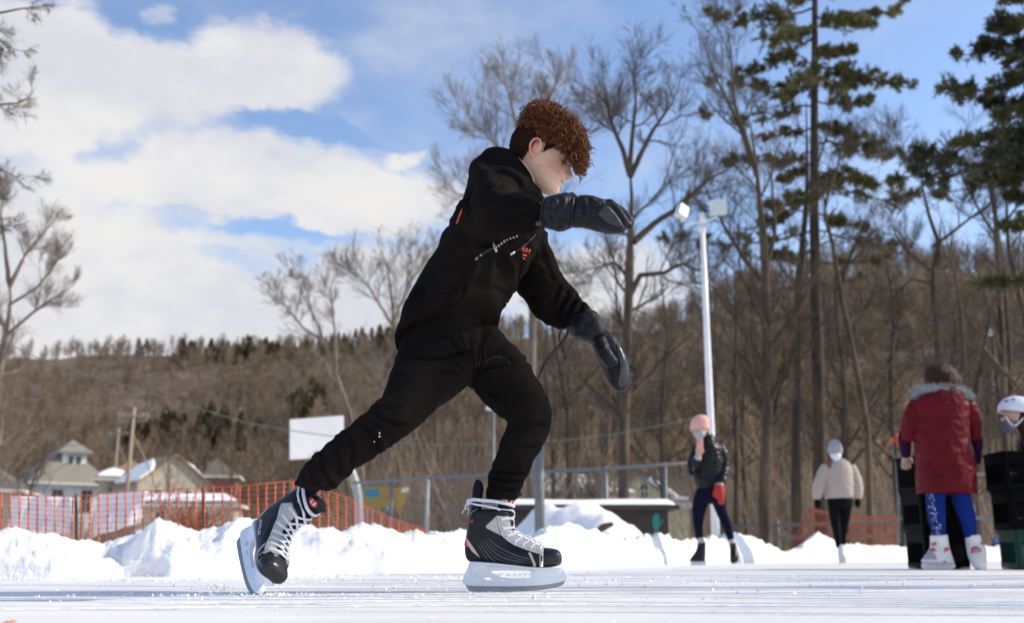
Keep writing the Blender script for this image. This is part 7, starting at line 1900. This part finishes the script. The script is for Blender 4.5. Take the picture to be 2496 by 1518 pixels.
shell('coat', [('E', [((2238, 1200), (2376, 1204), 0, .175), ((2237, 1180), (2375, 1182), 0, .18, .02), ((2235, 1130), (2372, 1130), 0, .172, .03), ((2233, 1080), (2362, 1080), 0, .158, .03), ((2232, 1030), (2358, 1030), 0, .150, .02), ((2232, 990), (2358, 990), 0, .14), ((2243, 966), (2345, 966), .0, .11), ((2262, 955), (2325, 955), .0, .08)]),
               ('E', [((2240, 1012), (2345, 1008), -.05, .07), ((2236, 992), (2350, 990), -.06, .10), ((2238, 972), (2350, 970), -.04, .115), ((2246, 958), (2342, 958), -.02, .11)]),
               ('C', [(2242, 985, .0), (2226, 1015, .02), (2218, 1045, .05), (2215, 1070, .08)], [.075, .074, .068, .06]), ('C', [(2350, 985, .0), (2366, 1015, .02), (2372, 1045, .05), (2374, 1066, .08)], [.075, .072, .066, .058])], Y, M_coat, pr, .009, 1, fold=.009, seed=5)
shell('sleeve', [('C', [(2218, 1035, .05), (2206, 1065, .09), (2207, 1095, .16), (2208, 1112, .19)], [.055, .052, .042, .036])], Y, M_purple, pr, .008); shell('sleeve', [('C', [(2372, 1035, .05), (2380, 1070, .09), (2380, 1105, .14), (2379, 1128, .17)], [.052, .048, .04, .036])], Y, M_purple, pr, .008)
# fur trim: short blades on a roll
roll = catmull([P(2228, 966, Y + .02), P(2238, 952, Y - .05), P(2265, 950, Y - .10), P(2300, 950, Y - .11), P(2335, 952, Y - .09), P(2356, 962, Y - .04), P(2362, 968, Y + .02)], 6)
mb = MB(); mb.tube(roll, .033, 12); fo = mb.build('fur_trim', M_fur, pr)
rf = np.random.default_rng(8); VV, FF = [], []
for _ in range(5200):
    t = rf.uniform(0, len(roll) - 1.001); i = int(t); c = roll[i] * (1 - t + i) + roll[i + 1] * (t - i); d = rf.normal(size=3); d /= np.linalg.norm(d); a = c + d * .031; b = a + (d + rf.normal(0, .45, 3)) * .022; s = np.cross(d, rf.normal(size=3)); s = s / np.linalg.norm(s) * .0022
    n0 = len(VV); VV += [a - s, a + s, b]; FF.append((n0, n0 + 1, n0 + 2))
link('fur_hairs', mesh_from(VV, FF), M_fur, fo, False)
shell('leggings', [('E', [((2255, 1185), (2312, 1185), 0, .08), ((2258, 1215), (2302, 1215), 0, .075), ((2263, 1250), (2303, 1250), 0, .066), ((2270, 1285), (2303, 1285), 0, .056), ((2274, 1310), (2303, 1310), 0, .048)]), ('E', [((2314, 1185), (2362, 1185), 0, .08), ((2322, 1215), (2365, 1215), 0, .075), ((2334, 1250), (2374, 1248), 0, .066), ((2348, 1285), (2379, 1283), 0, .056), ((2352, 1310), (2380, 1308), 0, .048)]),
                   ('C', [(2300, 1150, 0), (2304, 1195, 0)], [.12, .12])], Y, M_blue, pr, .008)
lg = [c for c in pr.children if c.name.startswith('leggings')][0]; lb = bvh_of(lg.data); rs = np.random.default_rng(4); mb = MB()
for _ in range(70):
    y = rs.uniform(1195, 1305); x = 2268 + (y - 1195) * .17 + rs.normal(0, 5.5); h, no = shoot(lb, x, y)
    if h is not None: mb.sphere(h, rs.uniform(.002, .005), 6, 4)
mb.build('sparkles', M_wskate, lg)
b1 = small_skate(pr, [((2268, 1304), (2308, 1302), 0, .062), ((2268, 1330), (2312, 1330), 0, .062), ((2256, 1350), (2318, 1350), -.02, .060), ((2246, 1364), (2324, 1366), -.03, .056), ((2246, 1370), (2326, 1372), -.03, .05)], (2246, 2328, 1370, 1387), Y, M_wskate, -.03)
b2 = small_skate(pr, [((2354, 1303), (2387, 1301), 0, .062), ((2356, 1325), (2396, 1325), .0, .062), ((2360, 1350), (2404, 1350), -.04, .062), ((2372, 1376), (2404, 1376), -.1, .052), ((2378, 1384), (2400, 1384), -.1, .04)], (2376, 2402, 1378, 1389), Y, M_wskate, -.05)
sb1, sb2 = bvh_of(b1.data), bvh_of(b2.data)
for (bv, pa, items) in ((sb1, b1, [([(2250, 1362), (2254, 1348), (2268, 1342), (2280, 1350), (2284, 1362)], M_greyt), ([(2262, 1338), (2276, 1334), (2284, 1342), (2272, 1345)], M_pinkt), ([(2270, 1322), (2282, 1320), (2284, 1327), (2272, 1330)], M_pinkt), ([(2300, 1346), (2302, 1334), (2312, 1332), (2314, 1340)], M_pinkt), ([(2298, 1366), (2306, 1366), (2306, 1370), (2299, 1370)], M_pinkt)]),
                      (sb2, b2, [([(2367, 1348), (2368, 1334), (2378, 1330), (2390, 1336), (2392, 1344)], M_pinkt), ([(2372, 1345), (2373, 1338), (2380, 1336), (2387, 1340), (2387, 1343)], M_greyt), ([(2390, 1318), (2396, 1320), (2396, 1328), (2391, 1326)], M_pinkt)])):
    for pl, mm in items: decal('trim', *tri_poly(pl, 5), bv, .004 if mm is M_greyt and pa is b2 else .002, mm, pa, .002)

# --- child in white helmet at the right edge -----------------------------------------------
pr = empty('person', (gx(2590, Y), Y + .1, 0), 'child in white helmet and patterned mask cut off by the right edge', 'person')
shell('body', [('S', (2474, 1012), .0, (.080, .078, .105)), ('S', (2444, 1022), -.0, (.018, .016, .020)), ('C', [(2488, 1035, .0), (2505, 1060, .0), (2530, 1090, .0)], [.045, .05, .08]), ('C', [(2530, 1085, .0), (2590, 1200, .0)], [.12, .12]),
               ('C', [(2580, 1200, -.05), (2560, 1290, -.05), (2575, 1360, -.05)], [.07, .05, .035]), ('C', [(2610, 1200, .1), (2630, 1290, .1), (2625, 1360, .1)], [.07, .05, .035])], Y, M_skin2, pr, .007, 2)
shell('jacket', [('C', [(2500, 1064, .0), (2530, 1100, .0), (2575, 1190, .0)], [.075, .15, .17]), ('C', [(2535, 1095, -.12), (2540, 1125, -.16), (2515, 1110, -.10)], [.06, .055, .045])], Y, M_puff, pr, .01, 1, fold=.008)
shell('trousers', [('C', [(2582, 1190, -.05), (2562, 1290, -.05), (2574, 1345, -.05)], [.095, .075, .06]), ('C', [(2610, 1190, .1), (2632, 1290, .1), (2626, 1345, .1)], [.095, .075, .06])], Y, M_blk, pr, .01)
for (x, d) in ((2574, -.05), (2626, .1)): small_skate(pr, [((x - 16, 1335), (x + 20, 1335), d, .055), ((x - 26, 1355), (x + 22, 1355), d, .055), ((x - 38, 1370), (x + 22, 1372), d, .05)], (x - 38, x + 24, 1372, 1387), Y, M_boot, d)
shell('hair', [('S', (2484, 1018), .0, (.078, .085, .095)), ('C', [(2498, 1040, .0), (2506, 1070, -.06), (2505, 1095, -.08)], [.05, .05, .03])], Y, M_hairb, pr, .008)
mb = MB(); c = P(2484, 1004, Y); V = []
Rm_ = Matrix.Rotation(R(12), 3, 'Y')
nu, nv = 48, 20
for i in range(nv + 1):
    ph = R(99) * i / nv
    for j in range(nu):
        t = 2 * math.pi * j / nu; v = Vector((math.sin(ph) * math.cos(t) * .158, math.sin(ph) * math.sin(t) * .125, math.cos(ph) * .122)); v.x *= 1.0 if v.x < 0 else .95
        V.append(tuple(Rm_ @ v + c))
mb.add(V, [(i * nu + j, (i + 1) * nu + j, (i + 1) * nu + (j + 1) % nu, i * nu + (j + 1) % nu) for i in range(nv) for j in range(nu)])
he = mb.build('helmet', M_helmet, pr); m = he.modifiers.new('t', 'SOLIDIFY'); m.thickness = .012
hbv = bvh_of(he.data)
for pl in ([(2448, 978), (2454, 975), (2458, 976), (2453, 980)], [(2465, 972), (2473, 971), (2475, 974), (2467, 975)], [(2430, 998), (2434, 997), (2434, 1000), (2431, 1001)]): decal('vent', *tri_poly(pl, 3), hbv, .0015, M_cord, he, .002)
mb = MB(); mb.tube(catmull([P(2452, 1016, Y - .088), P(2460, 1028, Y - .085), P(2468, 1036, Y - .075)], 4), .006, 8); mb.tube(catmull([P(2494, 1018, Y - .085), P(2484, 1030, Y - .085), P(2472, 1038, Y - .075)], 4), .006, 8); mb.build('chin_strap', M_wskate, he)
shell('mask', [('E', [((2441, 1030), (2478, 1026), -.005, .072), ((2444, 1042), (2476, 1042), -.005, .072), ((2452, 1054), (2474, 1054), -.005, .05)])], Y, mat('patterned_mask', (.16, .17, .26), .8, (.08, .06, .08), nscale=60), pr, .008)

# --- tiny child in blue far behind, sitting in the snow ----------------------------------
Y = 34
q = P(2437, 1330, Y); pr = empty('person', (q.x, Y, 0), 'tiny child in a bright blue jacket sitting in the snow far behind', 'person')
shell('body', [('S', (2436, 1300), 0, (.10, .10, .12)), ('C', [(2438, 1306, 0), (2440, 1318, 0), (2436, 1328, 0)], [.06, .12, .13]), ('C', [(2436, 1328, 0), (2428, 1331, -.3), (2424, 1330, -.4)], [.09, .07, .05])], Y, M_skin2, pr, .02)
shell('jacket', [('C', [(2437, 1308, 0), (2441, 1318, 0), (2440, 1330, 0)], [.11, .21, .22]), ('C', [(2446, 1312, 0), (2454, 1304, -.05), (2456, 1297, -.05)], [.09, .07, .05]), ('C', [(2430, 1312, 0), (2425, 1322, -.1), (2428, 1328, -.2)], [.09, .08, .06])], Y, mat('blue_jacket', (.02, .10, .40), .6), pr, .02)
shell('hat', [('S', (2436, 1297), 0, (.125, .125, .11))], Y, mat('brown_hat', (.10, .05, .04), .8), pr, .02)
shell('trousers', [('C', [(2438, 1328, 0), (2428, 1332, -.3), (2420, 1332, -.45)], [.14, .11, .09])], Y, M_blk, pr, .02)
# fallen leaf on the ice, lower left
lf = P(26, 1506, 1.76); mb = MB(); mb.add([(lf.x - .011, lf.y - .004, .006), (lf.x - .002, lf.y - .008, .009), (lf.x + .011, lf.y, .007), (lf.x + .001, lf.y + .008, .010)], [(0, 1, 2, 3)]); o = mb.build('leaf', mat('leaf_orange', (.65, .33, .08), .6), None, False); o.modifiers.new('t', 'SOLIDIFY').thickness = .001
tag(o, 'small orange fallen leaf on the ice at the lower left', 'leaf')
